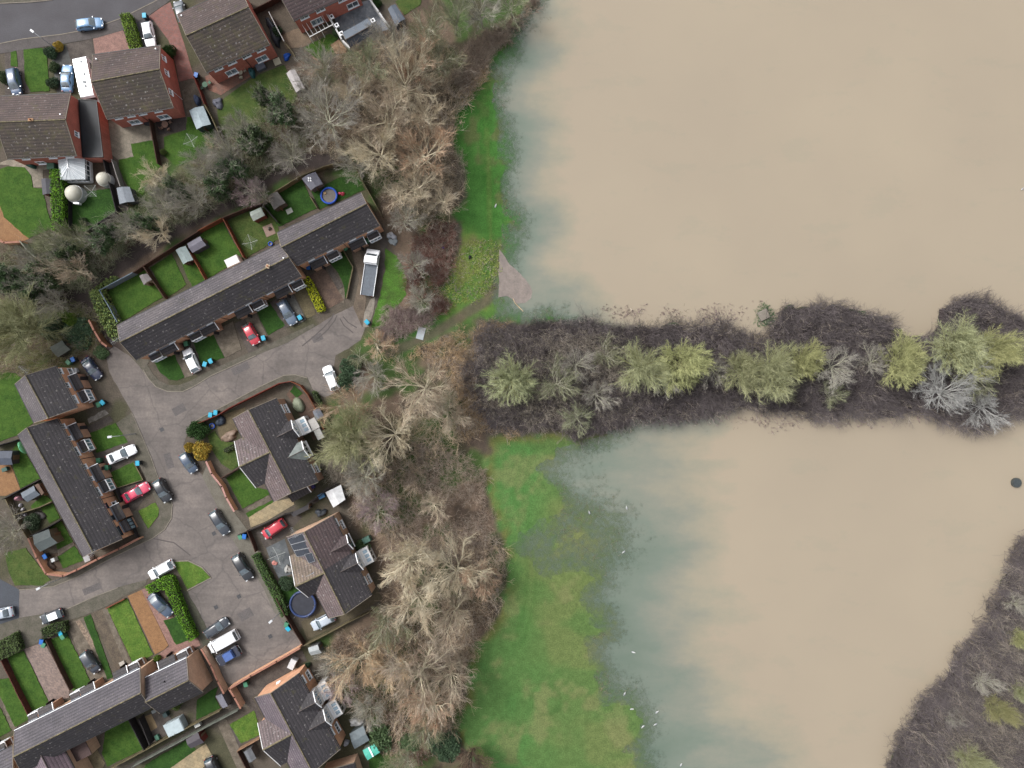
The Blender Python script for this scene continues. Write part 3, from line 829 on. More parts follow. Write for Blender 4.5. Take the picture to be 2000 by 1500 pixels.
# ---- lawns
for pts, m in [
    ([(46.5,97.5),(82.5,93),(93,114),(97,178),(60,180),(49.5,157)], LAWN), ([(22,102),(32,100),(35,130),(22,130)], LAWN),
    ([(-20,340),(0,330),(15,324.5),(48,327.5),(61.5,342.5),(64.5,366.5),(84,368),(92,410),(103,445),(57,466),(30,443.5),(9,424),(0,400),(-20,380)], LAWN),
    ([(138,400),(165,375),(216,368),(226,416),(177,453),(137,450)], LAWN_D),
    ([(256.5,281),(301,274),(312,325),(274,388),(262,389),(234,332),(232,312.5),(261,306.5)], LAWN),
    ([(320.5,268),(364,254),(366,229),(372,228),(384,252),(413.5,246),(422,264),(415,296),(346,326),(321,306)], LAWN),
    ([(424,213),(440,190),(485,158),(520,140),(555,127.5),(582,180),(575,200),(500,250),(440,270),(428,245)], LAWN_R),
    ([(593,94),(644,66),(660,74),(648,90),(657,108),(632,124)], LAWN),
    ([(211.5,570),(261,538),(284,524),(318,580.5),(239,628)], LAWN), ([(294,522),(336,496.5),(364,556),(330,579),(322,576)], LAWN),
    ([(349.5,500),(381,496),(401,547),(376,560),(366,540)], LAWN), ([(392,455),(434,431.5),(475,505),(440,525),(404,545),(378.5,493)], LAWN),
    ([(446,431.5),(485,413.5),(513,402),(543,440),(546.5,466),(480.5,504)], LAWN_R),
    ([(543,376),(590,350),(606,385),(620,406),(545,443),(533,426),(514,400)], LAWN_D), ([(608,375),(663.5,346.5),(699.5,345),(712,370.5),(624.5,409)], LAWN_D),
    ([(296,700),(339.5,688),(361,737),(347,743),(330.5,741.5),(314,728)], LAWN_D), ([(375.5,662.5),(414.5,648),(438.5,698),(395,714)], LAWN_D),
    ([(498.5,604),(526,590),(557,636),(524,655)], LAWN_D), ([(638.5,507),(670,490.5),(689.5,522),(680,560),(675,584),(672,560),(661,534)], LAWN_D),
    ([(175.5,846.5),(226,826),(250,863),(189,885)], LAWN), ([(216,923),(262.5,902),(279,936.5),(229.5,952)], LAWN),
    ([(270,998),(303,981),(311,992),(309,1008),(290,1033)], LAWN_L),
    ([(-40,725),(30,728),(45,740),(66,826),(52,836),(35,850),(0,862),(-40,870)], LAWN),
    ([(22,882.5),(37.5,862),(78,934),(40.5,954.5),(27,912.5)], LAWN), ([(60,988),(88,965),(104,979),(64,995)], LAWN),
    ([(80,993),(104,983),(117,1011),(98,1022)], LAWN), ([(97.5,1030),(120,1018),(143,1058),(113,1073)], LAWN), ([(113,1088),(146,1066),(164,1094),(123,1110)], LAWN),
    ([(10,1080),(50,1070),(90,1122),(100,1132),(84,1143),(30,1143),(18,1118)], LAWN_R),
    ([(300,990+200),(300,1190.5),(301,1190)], LAWN),
    ([(339,1097),(368,1096),(394,1109),(411,1128),(366,1151)], LAWN_L),
    ([(15,1284),(46,1270),(97,1374),(63,1394)], LAWN), ([(-30,1330),(19.5,1324),(57,1404),(30,1420),(0,1359)], LAWN), ([(-30,1370),(0,1380),(22.5,1426),(0,1440),(-30,1450)], LAWN),
    ([(96,1249.5),(130.5,1236),(178.5,1333),(144,1349)], LAWN), ([(163.5,1205),(177,1200),(221,1323),(210,1327)], LAWN_D), ([(210,1188),(249,1168.5),(299,1278),(261,1297)], LAWN_L),
    ([(320,1211),(350,1203),(370,1250),(344,1259)], LAWN_D),
    ([(442,933.5),(470.5,915.5),(502,953),(525,957),(526,966),(473.5,993)], LAWN), ([(479.5,1002),(532,977),(535,980),(486,1010)], LAWN),
    ([(432,862),(459,864),(466.5,909),(453,919.5),(432,905),(415,880),(405,852),(420,842)], LAWN_R),
    ([(540,1150),(572.8,1135),(584,1153),(562,1180)], LAWN_D), ([(449,1415),(497,1387),(510,1434.4),(471,1451)], LAWN_L),
    ([(207,1425),(255,1404),(285,1461),(210,1497),(200,1470)], LAWN), ([(384.5,1366),(425,1341),(420,1362),(431,1383),(383,1406)], LAWN_D),
    ([(285.5,1493),(363,1445),(384,1464),(333.5,1499),(300,1530),(270,1530)], LAWN_D), ([(720,1480),(742,1470),(760,1500),(770,1530),(725,1530)], LAWN_D),
    ([(575,752),(592,768),(580,778),(566,764)], LAWN_D),
    ([(772,4),(795,-10),(830,-20),(820,10),(790,30)], LAWN_R),
]:
    if abs(pts[0][0] - 300) < .1 and len(pts) == 3: continue
    sheet("lawn", pts, m, 0.075, amp=0.07)
sheet("grass_verge", [(752,485),(775,500),(796,540),(792,575),(772,607.5),(757,634),(727,638),(732,612),(744,570),(752,530)], grass("verge_grass", C(92, 136, 56), C(76, 100, 50)), 0.05, amp=0.15)

# tyre marks scrubbed into the turning head
TM = M("tyre_mark", C(104, 97, 96), C(94, 88, 88), scale=1.0)
for pts in ([(652,612),(648,622),(632,640),(612,658),(590,676)],[(658,616),(654,626),(640,644),(618,664)],[(664,622),(672,636),(690,650)],[(670,618),(680,630),(697,640)],[(300,1052),(340,1060),(372,1085)]):
    P = [W(*q) for q in pts]; L = []; R = []
    for i, q in enumerate(P):
        a = P[max(0, i - 1)]; b = P[min(len(P) - 1, i + 1)]; t = (b - a).normalized(); n = Vector((-t.y, t.x, 0)) * .1; L.append(tuple((q + n)[:2])); R.append(tuple((q - n)[:2]))
    tag(MB().prism(L + R[::-1], -.05, .022).build("road_marking", TM), kind='structure')

PATCH = M("tar_patch", C(116, 110, 109), C(102, 98, 98), scale=1.0, fine=(6, .2))
for x, y, a, b_, r in ((350,800,2.2,1.4,.5),(470,720,3.0,1.2,.45),(330,900,1.2,2.6,.3),(480,1200,2.4,1.6,.5),(180,1150,3.2,1.1,.4),(620,660,1.8,1.2,.4)):
    q = W(x, y); tag(MB().box((q.x, q.y, -.02), (a, b_, .07), r).build("road_marking", PATCH), kind='structure')
# ================================================================ BUILDINGS
BR_O = brick_mat("orange_brown_brick", C(192, 146, 116, 1.8))
BR_T = brick_mat("tan_brick", C(184, 152, 128, 1.65))
BR_R = brick_mat("red_brick", C(168, 100, 86, 1.7))
BR_B = brick_mat("brown_brick", C(166, 130, 108, 1.7))
WHITE = M("white_upvc", C(238, 240, 244, 1.7), var=0.04, rough=0.4)
WHITE_R = M("white_render", C(226, 226, 226, 1.5), var=0.08)
FLASH = M("lead_flashing", C(150, 160, 174), var=0.12, rough=0.5)
GLASS = glass_mat()
GLASS_B = glass_mat("blue_glass", (0.10, 0.15, 0.19, 1))
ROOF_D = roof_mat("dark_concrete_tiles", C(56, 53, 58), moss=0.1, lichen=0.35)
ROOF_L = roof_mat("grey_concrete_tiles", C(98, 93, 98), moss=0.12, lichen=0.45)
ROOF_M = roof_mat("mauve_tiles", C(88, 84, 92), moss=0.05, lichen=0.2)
ROOF_BR = roof_mat("brown_tiles", C(88, 74, 72), moss=0.26, lichen=0.35)
ROOF_BM = roof_mat("mossy_brown_tiles", C(78, 68, 62), moss=0.55, lichen=0.5)
ROOF_PK = roof_mat("pinkish_tiles", C(112, 98, 99), moss=0.12, lichen=0.7)
ROOF_RB = roof_mat("reddish_tiles", C(84, 70, 72), moss=0.1, lichen=0.3)
PORCH_R = roof_mat("porch_tiles", C(66, 62, 66), moss=0.2, lichen=0.15)
RIDGE_Y = M("lichened_ridge_tiles", C(152, 142, 108), C(104, 96, 84), scale=1.6, fine=(4, .35))
RIDGE_D = M("plain_ridge_tiles", C(120, 110, 106), C(92, 84, 82), scale=1.6, fine=(4, .3))
BLACKP = M("black_plastic", C(40, 40, 44), var=0.15, rough=0.5)
METAL = M("galvanised_metal", C(176, 178, 182), var=0.1, rough=0.45, metal=0.3)
WOODTRIM = M("bargeboard", C(160, 150, 136), var=0.15)
DOOR_D = M("dark_door", C(60, 56, 58), var=0.2)

def gable(name, label, px, ze, zr, roofA, roofB, wall, ridge=RIDGE_Y, group=None, ends=(True, True), gutter=True, cat='house', base=0.0):
    a0, a1, r0, r1, b0, b1 = px
    A0, A1 = W2(a0, ze), W2(a1, ze); R0, R1 = W2(r0, zr), W2(r1, zr); B0, B1 = W2(b0, ze), W2(b1, ze)
    c = (A0 + A1 + B0 + B1) / 4
    root = thing(name, (c.x, c.y, 0), label, cat, group)
    u = ((A1 - A0) + (B1 - B0)).normalized()
    # make ends square to the ridge line height-wise, keep the surveyed corners
    wl = MB(); ins = 0.22; ie = 0.12
    n0 = (B0 - A0).normalized(); n1 = (B1 - A1).normalized()
    wA0 = A0 + n0 * ins + u * ie; wA1 = A1 + n1 * ins - u * ie; wB0 = B0 - n0 * ins + u * ie; wB1 = B1 - n1 * ins - u * ie
    def up(p, z): return Vector((p.x, p.y, z))
    zt = ze + 0.12
    for p, q in ((wA1, wA0), (wB0, wB1)):
        wl.quad(up(p, base), up(q, base), up(q, zt), up(p, zt))
    for p, q, R, s in ((wA0, wB0, R0, 1), (wB1, wA1, R1, -1)):
        Rt = R + u * ie * s; Rt.z = zr - 0.16
        # pentagon gable in three faces with metric uv
        wl.quad(up(p, base), up(q, base), up(q, zt), up(p, zt))
        wl.tri(up(p, zt), up(q, zt), Rt)
    wl.build('wall', wall, root)
    rf = MB(); rf.slab([A0, A1, R1, R0][::-1] if False else [A1, A0, R0, R1], 0.13)
    o1 = rf.build('roof', roofA, root)
    rf = MB(); rf.slab([B0, B1, R1, R0], 0.13)
    o2 = rf.build('roof', roofB, root)
    rd = MB()
    n = max(2, int((R1 - R0).length / 0.45))
    for i in range(n):
        p = R0.lerp(R1, i / n) + Vector((0, 0, .02)); q = R0.lerp(R1, (i + 0.97) / n) + Vector((0, 0, .035))
        rd.tube([p, q], 0.11, 6)
    rd.build('ridge', ridge, o2, origin=root['_origin'])
    if gutter:
        for (p, q, nn) in ((A0, A1, -(n0 + n1)), (B0, B1, (n0 + n1))):
            g = MB(); off = nn.normalized() * 0.06 + Vector((0, 0, -0.1))
            g.bar(p + off, q + off, 0.12, 0.1)
            g.build('gutter', BLACKP, root)
    for P, Q in ((A0, R0), (B0, R0), (A1, R1), (B1, R1)):
        MB().bar(P + Vector((0, 0, -.06)), Q + Vector((0, 0, -.06)), 0.07, 0.18).build('bargeboard', WOODTRIM, root)
    def outw(p, q):
        d = q - p; n = Vector((d.y, -d.x, 0)); m = (p + q) / 2 - c
        return ((p, q), False) if n.dot(Vector((m.x, m.y, 0))) > 0 else ((q, p), True)
    sides = {}; flip = {}
    for k, s in (('wA', (wA1, wA0)), ('wB', (wB0, wB1)), ('w0', (wA0, wB0)), ('w1', (wB1, wA1))): sides[k], flip[k] = outw(*s)
    return dict(root=root, flip=flip, **sides, A=(A0, A1), B=(B0, B1), R=(R0, R1), u=u, ze=ze, zr=zr)
    return dict(root=root, wA=(wA1, wA0), wB=(wB0, wB1), w0=(wA0, wB0), w1=(wB1, wA1), A=(A0, A1), B=(B0, B1), R=(R0, R1), u=u, ze=ze, zr=zr)

def window(b, side, t, zc, w, h, panes=2, mat=None, frame=WHITE, proud=0.06, name='window'):
    p, q = b[side]; d = (q - p); L = d.length; d = d.normalized()
    if b['flip'][side]: t = 1 - t
    n = Vector((d.y, -d.x, 0))
    c = p + d * (t * L if t <= 1.0 else t); c = Vector((c.x, c.y, zc)) + n * proud * 0.5
    up = Vector((0, 0, 1)); f = MB(); k = 0.09
    for s in (-1, 1):
        f.bar(c + d * s * (w / 2 - k / 2) - up * h / 2, c + d * s * (w / 2 - k / 2) + up * h / 2, k, proud + 0.05)
        f.bar(c - d * (w / 2 - k) + up * s * (h / 2 - k / 2), c + d * (w / 2 - k) + up * s * (h / 2 - k / 2), proud + 0.05, k)
    for i in range(1, panes):
        x = -w / 2 + w * i / panes
        f.bar(c + d * x - up * (h / 2 - k), c + d * x + up * (h / 2 - k), k * 0.9, proud + 0.03)
    f.bar(c - d * (w / 2 + .06) - up * (h / 2 + .03) + n * .08, c + d * (w / 2 + .06) - up * (h / 2 + .03) + n * .08, 0.2, 0.06)
    fo = f.build(name, frame, b['root'])
    g = MB(); e = c + n * (proud * 0.25)
    g.quad(e - d * (w / 2 - k) - up * (h / 2 - k), e + d * (w / 2 - k) - up * (h / 2 - k), e + d * (w / 2 - k) + up * (h / 2 - k), e - d * (w / 2 - k) + up * (h / 2 - k))
    g.build('pane', mat or GLASS, fo, origin=b['root']['_origin'])
    return fo

def near_wall(b, px, z, side):
    p, q = b[side]; d = (q - p).normalized(); n = Vector((d.y, -d.x, 0))
    c = W(px[0], px[1], z); t = (c - p).dot(d)
    return p + d * t, d, n, t

def porch(b, side, px, w=2.7, dep=1.35, z=2.6, zt=3.1, white_end=1, walls=True):
    c, d, n, t = near_wall(b, px, z, side)
    def pt(x, y, zz): return Vector((c.x + d.x * x + n.x * y, c.y + d.y * x + n.y * y, zz))
    r = MB().slab([pt(-w / 2, dep, z), pt(w / 2, dep, z), pt(w / 2, 0.02, zt), pt(-w / 2, 0.02, zt)], 0.1)
    ro = r.build('porch_roof', PORCH_R, b['root'])
    f = MB(); f.bar(pt(-w / 2, .10, zt + .03), pt(w / 2, .10, zt + .03), 0.28, 0.05)
    f.build('flashing', FLASH, ro, origin=b['root']['_origin'])
    wl = MB()
    wl.quad(pt(-w / 2 + .1, dep - .25, 0), pt(-w / 2 + .1, dep - .25, z - .06), pt(w / 2 - .1, dep - .25, z - .06), pt(w / 2 - .1, dep - .25, 0))
    for s in (-1, 1):
        wl.bar(pt(s * (w / 2 - .1), dep - .27, 0), pt(s * (w / 2 - .1), dep - .27, z - .06), .12, .12)
        wl.quad(pt(s * (w / 2 - .1), .03, 0), pt(s * (w / 2 - .1), dep - .25, 0), pt(s * (w / 2 - .1), dep - .25, z), pt(s * (w / 2 - .1), .03, zt - .15))
    wl.build('porch_wall', BR_B, b['root'])
    tr = MB()
    if white_end:
        x = white_end * (w / 2 + .03)
        tr.bar(pt(x, 0.05, zt - .02), pt(x, dep + .05, z), .1, .16)
        tr.build('fascia', WHITE, ro, origin=b['root']['_origin'])
    dm = MB(); dm.bar(pt(0.3, dep - .2, 0.05), pt(0.3, dep - .2, 2.05), .9, .07)
    dm.build('door', DOOR_D, b['root'])

def bay(b, side, px, w=1.9, dep=1.0, z=2.5, frame=WHITE):
    c, d, n, t = near_wall(b, px, z, side)
    def pt(x, y, zz): return Vector((c.x + d.x * x + n.x * y, c.y + d.y * x + n.y * y, zz))
    r = MB().slab([pt(-w / 2, dep, z), pt(w / 2, dep, z), pt(w / 2, 0.02, z + .35), pt(-w / 2, 0.02, z + .35)], 0.08)
    ro = r.build('bay_roof', PORCH_R, b['root'])
    f = MB(); f.bar(pt(-w / 2, .10, z + .38), pt(w / 2, .10, z + .38), 0.26, 0.05); f.build('flashing', FLASH, ro, origin=b['root']['_origin'])
    k = 0.12; fr = MB(); dd = dep + .12
    for zz in (0.9, z - .12):
        fr.bar(pt(-w / 2, dd, zz), pt(w / 2, dd, zz), .14, k)
        for s in (-1, 1): fr.bar(pt(s * w / 2, .05, zz), pt(s * w / 2, dd, zz), .14, k)
    for x in (-w / 2, -w / 6, w / 6, w / 2): fr.bar(pt(x, dd, .9), pt(x, dd, z - .12), k, k)
    wo = fr.build('bay_window', frame, b['root'])
    g = MB()
    g.quad(pt(-w / 2 + .05, dd - .03, .9), pt(w / 2 - .05, dd - .03, .9), pt(w / 2 - .05, dd - .03, z - .12), pt(-w / 2 + .05, dd - .03, z - .12))
    g.build('pane', GLASS_B, wo, origin=b['root']['_origin'])
    wl = MB(); wl.prism([tuple(pt(x, y, 0)[:2]) for x, y in ((-w / 2, .02), (w / 2, .02), (w / 2, dep), (-w / 2, dep))], 0, .85)
    wl.build('bay_wall', BR_B, b['root'])

def party_pipe(b, side, t, col=BLACKP):
    p, q = b[side]; d = (q - p).normalized(); n = Vector((d.y, -d.x, 0)); L = (q - p).length
    if b['flip'][side]: t = 1 - t
    c = p + d * t * L + n * .07
    MB().tube([(c.x, c.y, 0.05), (c.x, c.y, b['ze'])], .045, 6).build('drainpipe', col, b['root'])

def vent(b, px, slope_h, mat=BLACKP):
    c = W(px[0], px[1], slope_h)
    MB().cyl((c.x, c.y, slope_h - .3), .11, .55, 10).build('vent_pipe', mat, b['root'])

def chimney(b, px, zt, size=(0.55, 0.8), rz=0.0, mat=BR_O):
    c = W(px[0], px[1], zt); m = MB(); m.box((c.x, c.y, zt - .7), (size[0], size[1], 1.4), rz); m.box((c.x, c.y, zt + .04), (size[0] + .1, size[1] + .1, .1), rz)
    o = m.build('chimney', mat, b['root'])
    MB().cyl((c.x, c.y, zt + .08), .12, .3, 10).build('chimney_pot', M("terracotta", C(170, 110, 80)), o, origin=b['root']['_origin'])

def aerial(b, px, z, rz):
    c = W(px[0], px[1], z); m = MB()
    m.tube([(c.x, c.y, z - 1.6), (c.x, c.y, z)], .025, 5)
    d = Vector((math.cos(rz), math.sin(rz), 0)); n = Vector((-d.y, d.x, 0))
    m.tube([c - d * .9, c + d * .9], .022, 5)
    for i in range(7):
        q = c + d * (-.8 + i * .26); m.tube([q - n * (.5 - i * .03), q + n * (.5 - i * .03)], .016, 4)
    m.build('tv_aerial', METAL, b['root'])

ROWS = "terraced house blocks"
# --- long terrace on the north side of the close
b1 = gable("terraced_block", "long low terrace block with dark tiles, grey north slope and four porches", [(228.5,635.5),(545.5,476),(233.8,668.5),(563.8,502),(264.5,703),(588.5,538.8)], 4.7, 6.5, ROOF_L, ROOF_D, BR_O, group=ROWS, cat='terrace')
for px in ((329.8,680.5),(408.5,641.5),(475.3,608.5),(551.8,568)): porch(b1, 'wB', px, 2.7, 1.35, white_end=1)
for px in ((303.5,694.8),(381.5,655),(503,593.5),(580,553)): bay(b1, 'wB', px)
for t in (0.27, 0.5, 0.76): party_pipe(b1, 'wB', t)
for t in (.08, .2, .31, .43, .56, .67, .8, .93): window(b1, 'wB', t, 3.95, 1.1, 0.95)
for t in (.1, .3, .45, .62, .8, .92): window(b1, 'wA', t, 3.9, 1.2, 1.0)
vent(b1, (271, 639), 5.6); chimney(b1, (523, 520), 6.75, (0.5, 0.5), -0.46, M("buff_terminal", C(198, 176, 150)))
vent(b1, (554, 504), 6.6, WHITE); aerial(b1, (226, 664), 7.4, 0.55)
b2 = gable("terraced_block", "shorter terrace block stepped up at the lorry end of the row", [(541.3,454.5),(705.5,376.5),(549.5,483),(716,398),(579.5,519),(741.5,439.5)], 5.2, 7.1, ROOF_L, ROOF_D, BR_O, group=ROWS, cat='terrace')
for px in ((620,510),(696.5,472.5)): porch(b2, 'wB', px, 2.7, 1.35)
for px in ((649.3,495.8),(726.5,454.5)): bay(b2, 'wB', px)
party_pipe(b2, 'wB', 0.55)
for t in (.15, .38, .66, .88): window(b2, 'wB', t, 4.3, 1.1, .95)
for t in (.2, .7): window(b2, 'wA', t, 4.3, 1.2, 1.0)
# --- left terrace
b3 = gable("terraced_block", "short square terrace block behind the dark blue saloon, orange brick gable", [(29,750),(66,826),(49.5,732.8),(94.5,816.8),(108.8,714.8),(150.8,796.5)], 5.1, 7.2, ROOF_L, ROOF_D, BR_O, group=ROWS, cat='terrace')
porch(b3, 'wB', (147.8,747)); bay(b3, 'wB', (163.5,774))
for t, w in ((.1, 1.0), (.45, 1.0), (.8, 1.5)): window(b3, 'wB', t, 4.4, w, 1.0)
window(b3, 'wB', .12, 1.6, 1.5, 1.1); aerial(b3, (45, 722), 8.2, 2.5)
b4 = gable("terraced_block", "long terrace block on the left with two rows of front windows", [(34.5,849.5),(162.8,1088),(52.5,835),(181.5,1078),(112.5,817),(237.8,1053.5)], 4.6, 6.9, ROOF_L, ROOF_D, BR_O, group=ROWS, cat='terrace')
for px in ((148.5,843.5),(192,923),(232.5,999.5)): porch(b4, 'wB', px, 2.7, 1.4)
for px in ((165,870.5),(207,948.5)): bay(b4, 'wB', px)
bay(b4, 'wB', (246,1026.5), frame=M("black_frames", C(46, 48, 56)))
for t in (.335, .67): party_pipe(b4, 'wB', t)
for t, w in ((.06, .9), (.16, .8), (.27, 1.6), (.4, .9), (.5, .8), (.61, 1.6)): window(b4, 'wB', t, 4.0, w, 1.0)
for t, w in ((.73, .9), (.83, .8), (.94, 1.6)): window(b4, 'wB', t, 4.0, w, 1.0, frame=M("black_frames", C(46, 48, 56)))
for t in (.09, .43, .745): window(b4, 'wB', t, 1.5, 1.4, 1.15)
for t in (.15, .5, .8): window(b4, 'wA', t, 3.8, 1.2, 1.0)
aerial(b4, (179, 1082), 7.6, 0.9)
# --- bottom left terrace
b8 = gable("terraced_block", "long mauve tiled terrace block along the bottom left", [(27.8,1426.5),(273.5,1305),(26.3,1478.3),(274.5,1353.8),(42,1509),(295.5,1382)], 4.9, 6.9, ROOF_M, ROOF_D, BR_T, group=ROWS, cat='terrace')
for px in ((237,1315.5),(172.5,1345.5),(91.5,1386)): porch(b8, 'wA', px, 2.6, 1.3, white_end=-1)
for px in ((261,1302),(150,1363.5),(66,1401)): bay(b8, 'wA', px, 1.7)
g = MB(); g.bar(b8['A'][0] + Vector((0, 0, .02)), b8['A'][1] + Vector((0, 0, .0)), .10, .10); g.build('gutter', WHITE, b8['root'])
for t in (.15, .4, .7, .9): window(b8, 'wA', t, 4.1, 1.2, .9)
for t in (.3, .6, .85): window(b8, 'wB', t, 4.1, 1.2, .9)
b9 = gable("terraced_block", "end terrace block with the tall plain tan brick gable by the white van", [(283.3,1323),(364.3,1284),(284,1371.8),(368,1329),(312,1393.5),(396.5,1351.5)], 4.3, 6.2, ROOF_M, ROOF_D, BR_T, group=ROWS, cat='terrace')
porch(b9, 'wA', (327.5,1293), 3.0, 1.4); bay(b9, 'wA', (356,1279.5), 1.7)
vent(b9, (321, 1331), 5.4)
for t in (.3, .75): window(b9, 'wA', t, 3.6, 1.1, .9); window(b9, 'wB', t, 3.6, 1.1, .9)
g = MB(); g.bar(b9['A'][0] + Vector((0, 0, .02)), b9['A'][1] + Vector((0, 0, .0)), .10, .10); g.build('gutter', WHITE, b9['root'])
b10 = gable("terraced_block", "lower terrace block cut by the bottom left corner", [(-80,1508),(24.5,1456),(-78,1556),(25.5,1504),(-64,1590),(41,1536)], 4.3, 6.2, ROOF_M, ROOF_D, BR_T, group=ROWS, cat='terrace')
porch(b10, 'wA', (-12,1478), 2.6, 1.3); bay(b10, 'wA', (6,1470), 1.7)
# purple rear wing of the bottom terrace
wg = gable("rear_wing", "purple tiled rear wing jutting from the bottom terrace", [(58,1500),(88,1560),(75.8,1466),(108,1530),(126,1466),(160,1530)], 4.0, 5.6, roof_mat("lilac_tiles", C(140, 124, 134), lichen=.2), roof_mat("purple_tiles", C(104, 88, 98), lichen=.1), BR_T, ridge=RIDGE_D, cat='extension')
eb = MB(); P = [W(q[0], q[1], 2.6) for q in ((136,1462),(166,1447),(179,1473),(149,1488))]
t_ = thing("rear_extension", (P[0].x, P[0].y, 0), "flat roofed tan brick extension behind the bottom terrace", "extension")
MB().prism([tuple(p[:2]) for p in P], 0, 2.5).build('wall', BR_T, t_)
MB().prism([tuple((p + (sum(P, Vector()) / 4 - p) * -.02)[:2]) for p in P], 2.5, 2.62).build('roof', M("brown_felt", C(96, 78, 76), var=.15), t_)

DET = "red brick detached houses"
h1 = gable("detached_house", "red brick house at the left edge beside the dark flat garage roof", [(0,188),(138,182),(-10,239),(127.5,233.8),(14,310),(149.3,303.5)], 4.7, 7.2, ROOF_BR, ROOF_BM, BR_R, group=DET)
window(h1, 'w1', .36, 4.0, .9, 1.0, mat=GLASS_B); chimney(h1, (60, 234), 7.35, (0.7, 0.35), 0.04, M("tan_ridge_vent", C(196, 156, 120)))
for t in (.3, .7): window(h1, 'wB', t, 1.5, 1.5, 1.2)
for t in (.2, .6, .85): window(h1, 'wB', t, 4.0, 1.3, 1.0)
vent(h1, (119, 224), 6.6, WHITE)
h2 = gable("detached_house", "red brick house behind the motorhome with brown mossy roof", [(180.8,107),(313,88.5),(179,159.8),(311.5,135),(208.5,232.3),(338.5,209.3)], 4.7, 7.2, ROOF_BR, ROOF_BM, BR_R, group=DET)
for t, z in ((.17, 4.2), (.42, 4.3), (.75, 4.3)): window(h2, 'w1', 1 - t, z, .95, 1.1)
for t, w in ((.13, 1.5), (.32, 1.5), (.5, 1.5), (.74, 1.6)): window(h2, 'wB', t, 4.1, 1.3, .9)
for t in (.26, .72): window(h2, 'wB', t, 1.5, 1.8, 1.5, mat=GLASS_B)
party_pipe(h2, 'wB', .45); party_pipe(h2, 'w1', .3, WHITE)
vent(h2, (189, 116), 5.3, WHITE); vent(h2, (305, 96), 5.2, WHITE)
h3 = gable("detached_house", "red brick house with the red block drive beside it", [(346,27.8),(468,-28),(363.3,69.8),(485.5,13.5),(403,141.8),(526.8,86.3)], 4.7, 7.2, ROOF_BR, ROOF_BM, BR_R, group=DET)
for t in (.16, .38, .62, .85): window(h3, 'wB', t, 4.1, 1.5, .9)
for t in (.28, .78): window(h3, 'wB', t, 1.5, 1.9, 1.5, mat=GLASS_B)
party_pipe(h3, 'wB', .57)
vent(h3, (355, 31), 5.1, WHITE)
h4 = gable("detached_house", "red brick house at the top edge with a pergola behind", [(508,-74),(640,-136),(533,-31),(660,-90),(573.5,40.5),(700,-18)], 4.7, 7.2, ROOF_BR, ROOF_RB, BR_R, group=DET)
for t in (.15, .4, .75): window(h4, 'wB', t, 4.1, 1.5, .9)
window(h4, 'wB', .28, 1.5, 2.0, 1.6, mat=GLASS_B); window(h4, 'wB', .86, 1.5, 2.0, 1.4)

# garage beside the left house
def flat_building(name, label, px, z, roofm, wallm, cat, parapet=True, group=None):
    P = [W2(p, z) for p in px]; c = sum(P, Vector()) / len(P)
    t = thing(name, (c.x, c.y, 0), label, cat, group)
    MB().prism([tuple(p[:2]) for p in P], 0, z - .12).build('wall', wallm, t)
    r = MB(); r.prism([tuple((p + (c - p).normalized() * -.08)[:2]) for p in P], z - .117, z); ro = r.build('roof', roofm, t)
    if parapet:
        e = MB()
        for i in range(len(P)): e.bar(P[i] + Vector((0, 0, .05)), P[(i + 1) % len(P)] + Vector((0, 0, .05)), .12, .12)
        e.build('roof_edge', BLACKP, t)
    return t
FELT = M("wet_black_felt", C(54, 60, 66), C(34, 38, 42), scale=0.35, rough=0.6, spec=0.3)
flat_building("garage", "red brick garage with dark wet flat roof between two houses", [(154,194),(188.5,196.5),(201.5,306.5),(162,307)], 2.9, FELT, BR_R, 'garage')
# conservatory
def conservatory():
    z = 2.3; Q = [W2(p, z) for p in ((113,313),(165,309),(167,350),(118,351))]
    c = sum(Q, Vector()) / 4; t = thing("conservatory", (c.x, c.y, 0), "white framed conservatory with translucent ribbed roof", "conservatory")
    ra = W2((131, 310), 3.2); rb = W2((133, 326), 3.2)
    GL = M("polycarbonate", C(206, 212, 216, 1.4), C(190, 198, 204, 1.4), scale=0.8, rough=0.3)
    r = MB(); r.slab([Q[0], ra, rb, Q[3]][::-1], .05); r.slab([ra, Q[1], Q[2], rb][::-1], .05); r.slab([Q[3], rb, Q[2]][::-1], .05)
    ro = r.build('roof', GL, t)
    bars = MB()
    for i in range(5):
        k = i / 4
        bars.bar(Q[0].lerp(Q[3], k) + Vector((0, 0, .04)), ra.lerp(rb, k) + Vector((0, 0, .04)), .045, .04)
        bars.bar(Q[1].lerp(Q[2], k) + Vector((0, 0, .04)), ra.lerp(rb, k) + Vector((0, 0, .04)), .045, .04)
    for i in range(6): bars.bar(Q[3].lerp(Q[2], i / 5) + Vector((0, 0, .04)), rb + Vector((0, 0, .06)), .04, .04)
    bars.bar(ra + Vector((0, 0, .06)), rb + Vector((0, 0, .06)), .12, .1)
    bars.build('glazing_bar', WHITE, ro, origin=t['_origin'])
    f = MB(); g = MB(); w = MB()
    for a, b_ in ((Q[0], Q[3]), (Q[3], Q[2]), (Q[2], Q[1])):
        a = a.lerp(c + Vector((0, 0, z - c.z)), .05); b_ = b_.lerp(c + Vector((0, 0, z - c.z)), .05)
        n = max(2, int((b_ - a).length / .8))
        for i in range(n + 1):
            p = a.lerp(b_, i / n); f.bar((p.x, p.y, .7), (p.x, p.y, z - .05), .1, .1)
        for zz in (.75, 1.75, z - .1): f.bar((a.x, a.y, zz), (b_.x, b_.y, zz), .1, .1)
        g.quad((a.x, a.y, .7), (b_.x, b_.y, .7), (b_.x, b_.y, z - .1), (a.x, a.y, z - .1))
        w.bar((a.x, a.y, .35), (b_.x, b_.y, .35), .22, .68)
    f.build('window_frame', WHITE, t); g.build('pane', GLASS, t); w.build('wall', WHITE_R, t)
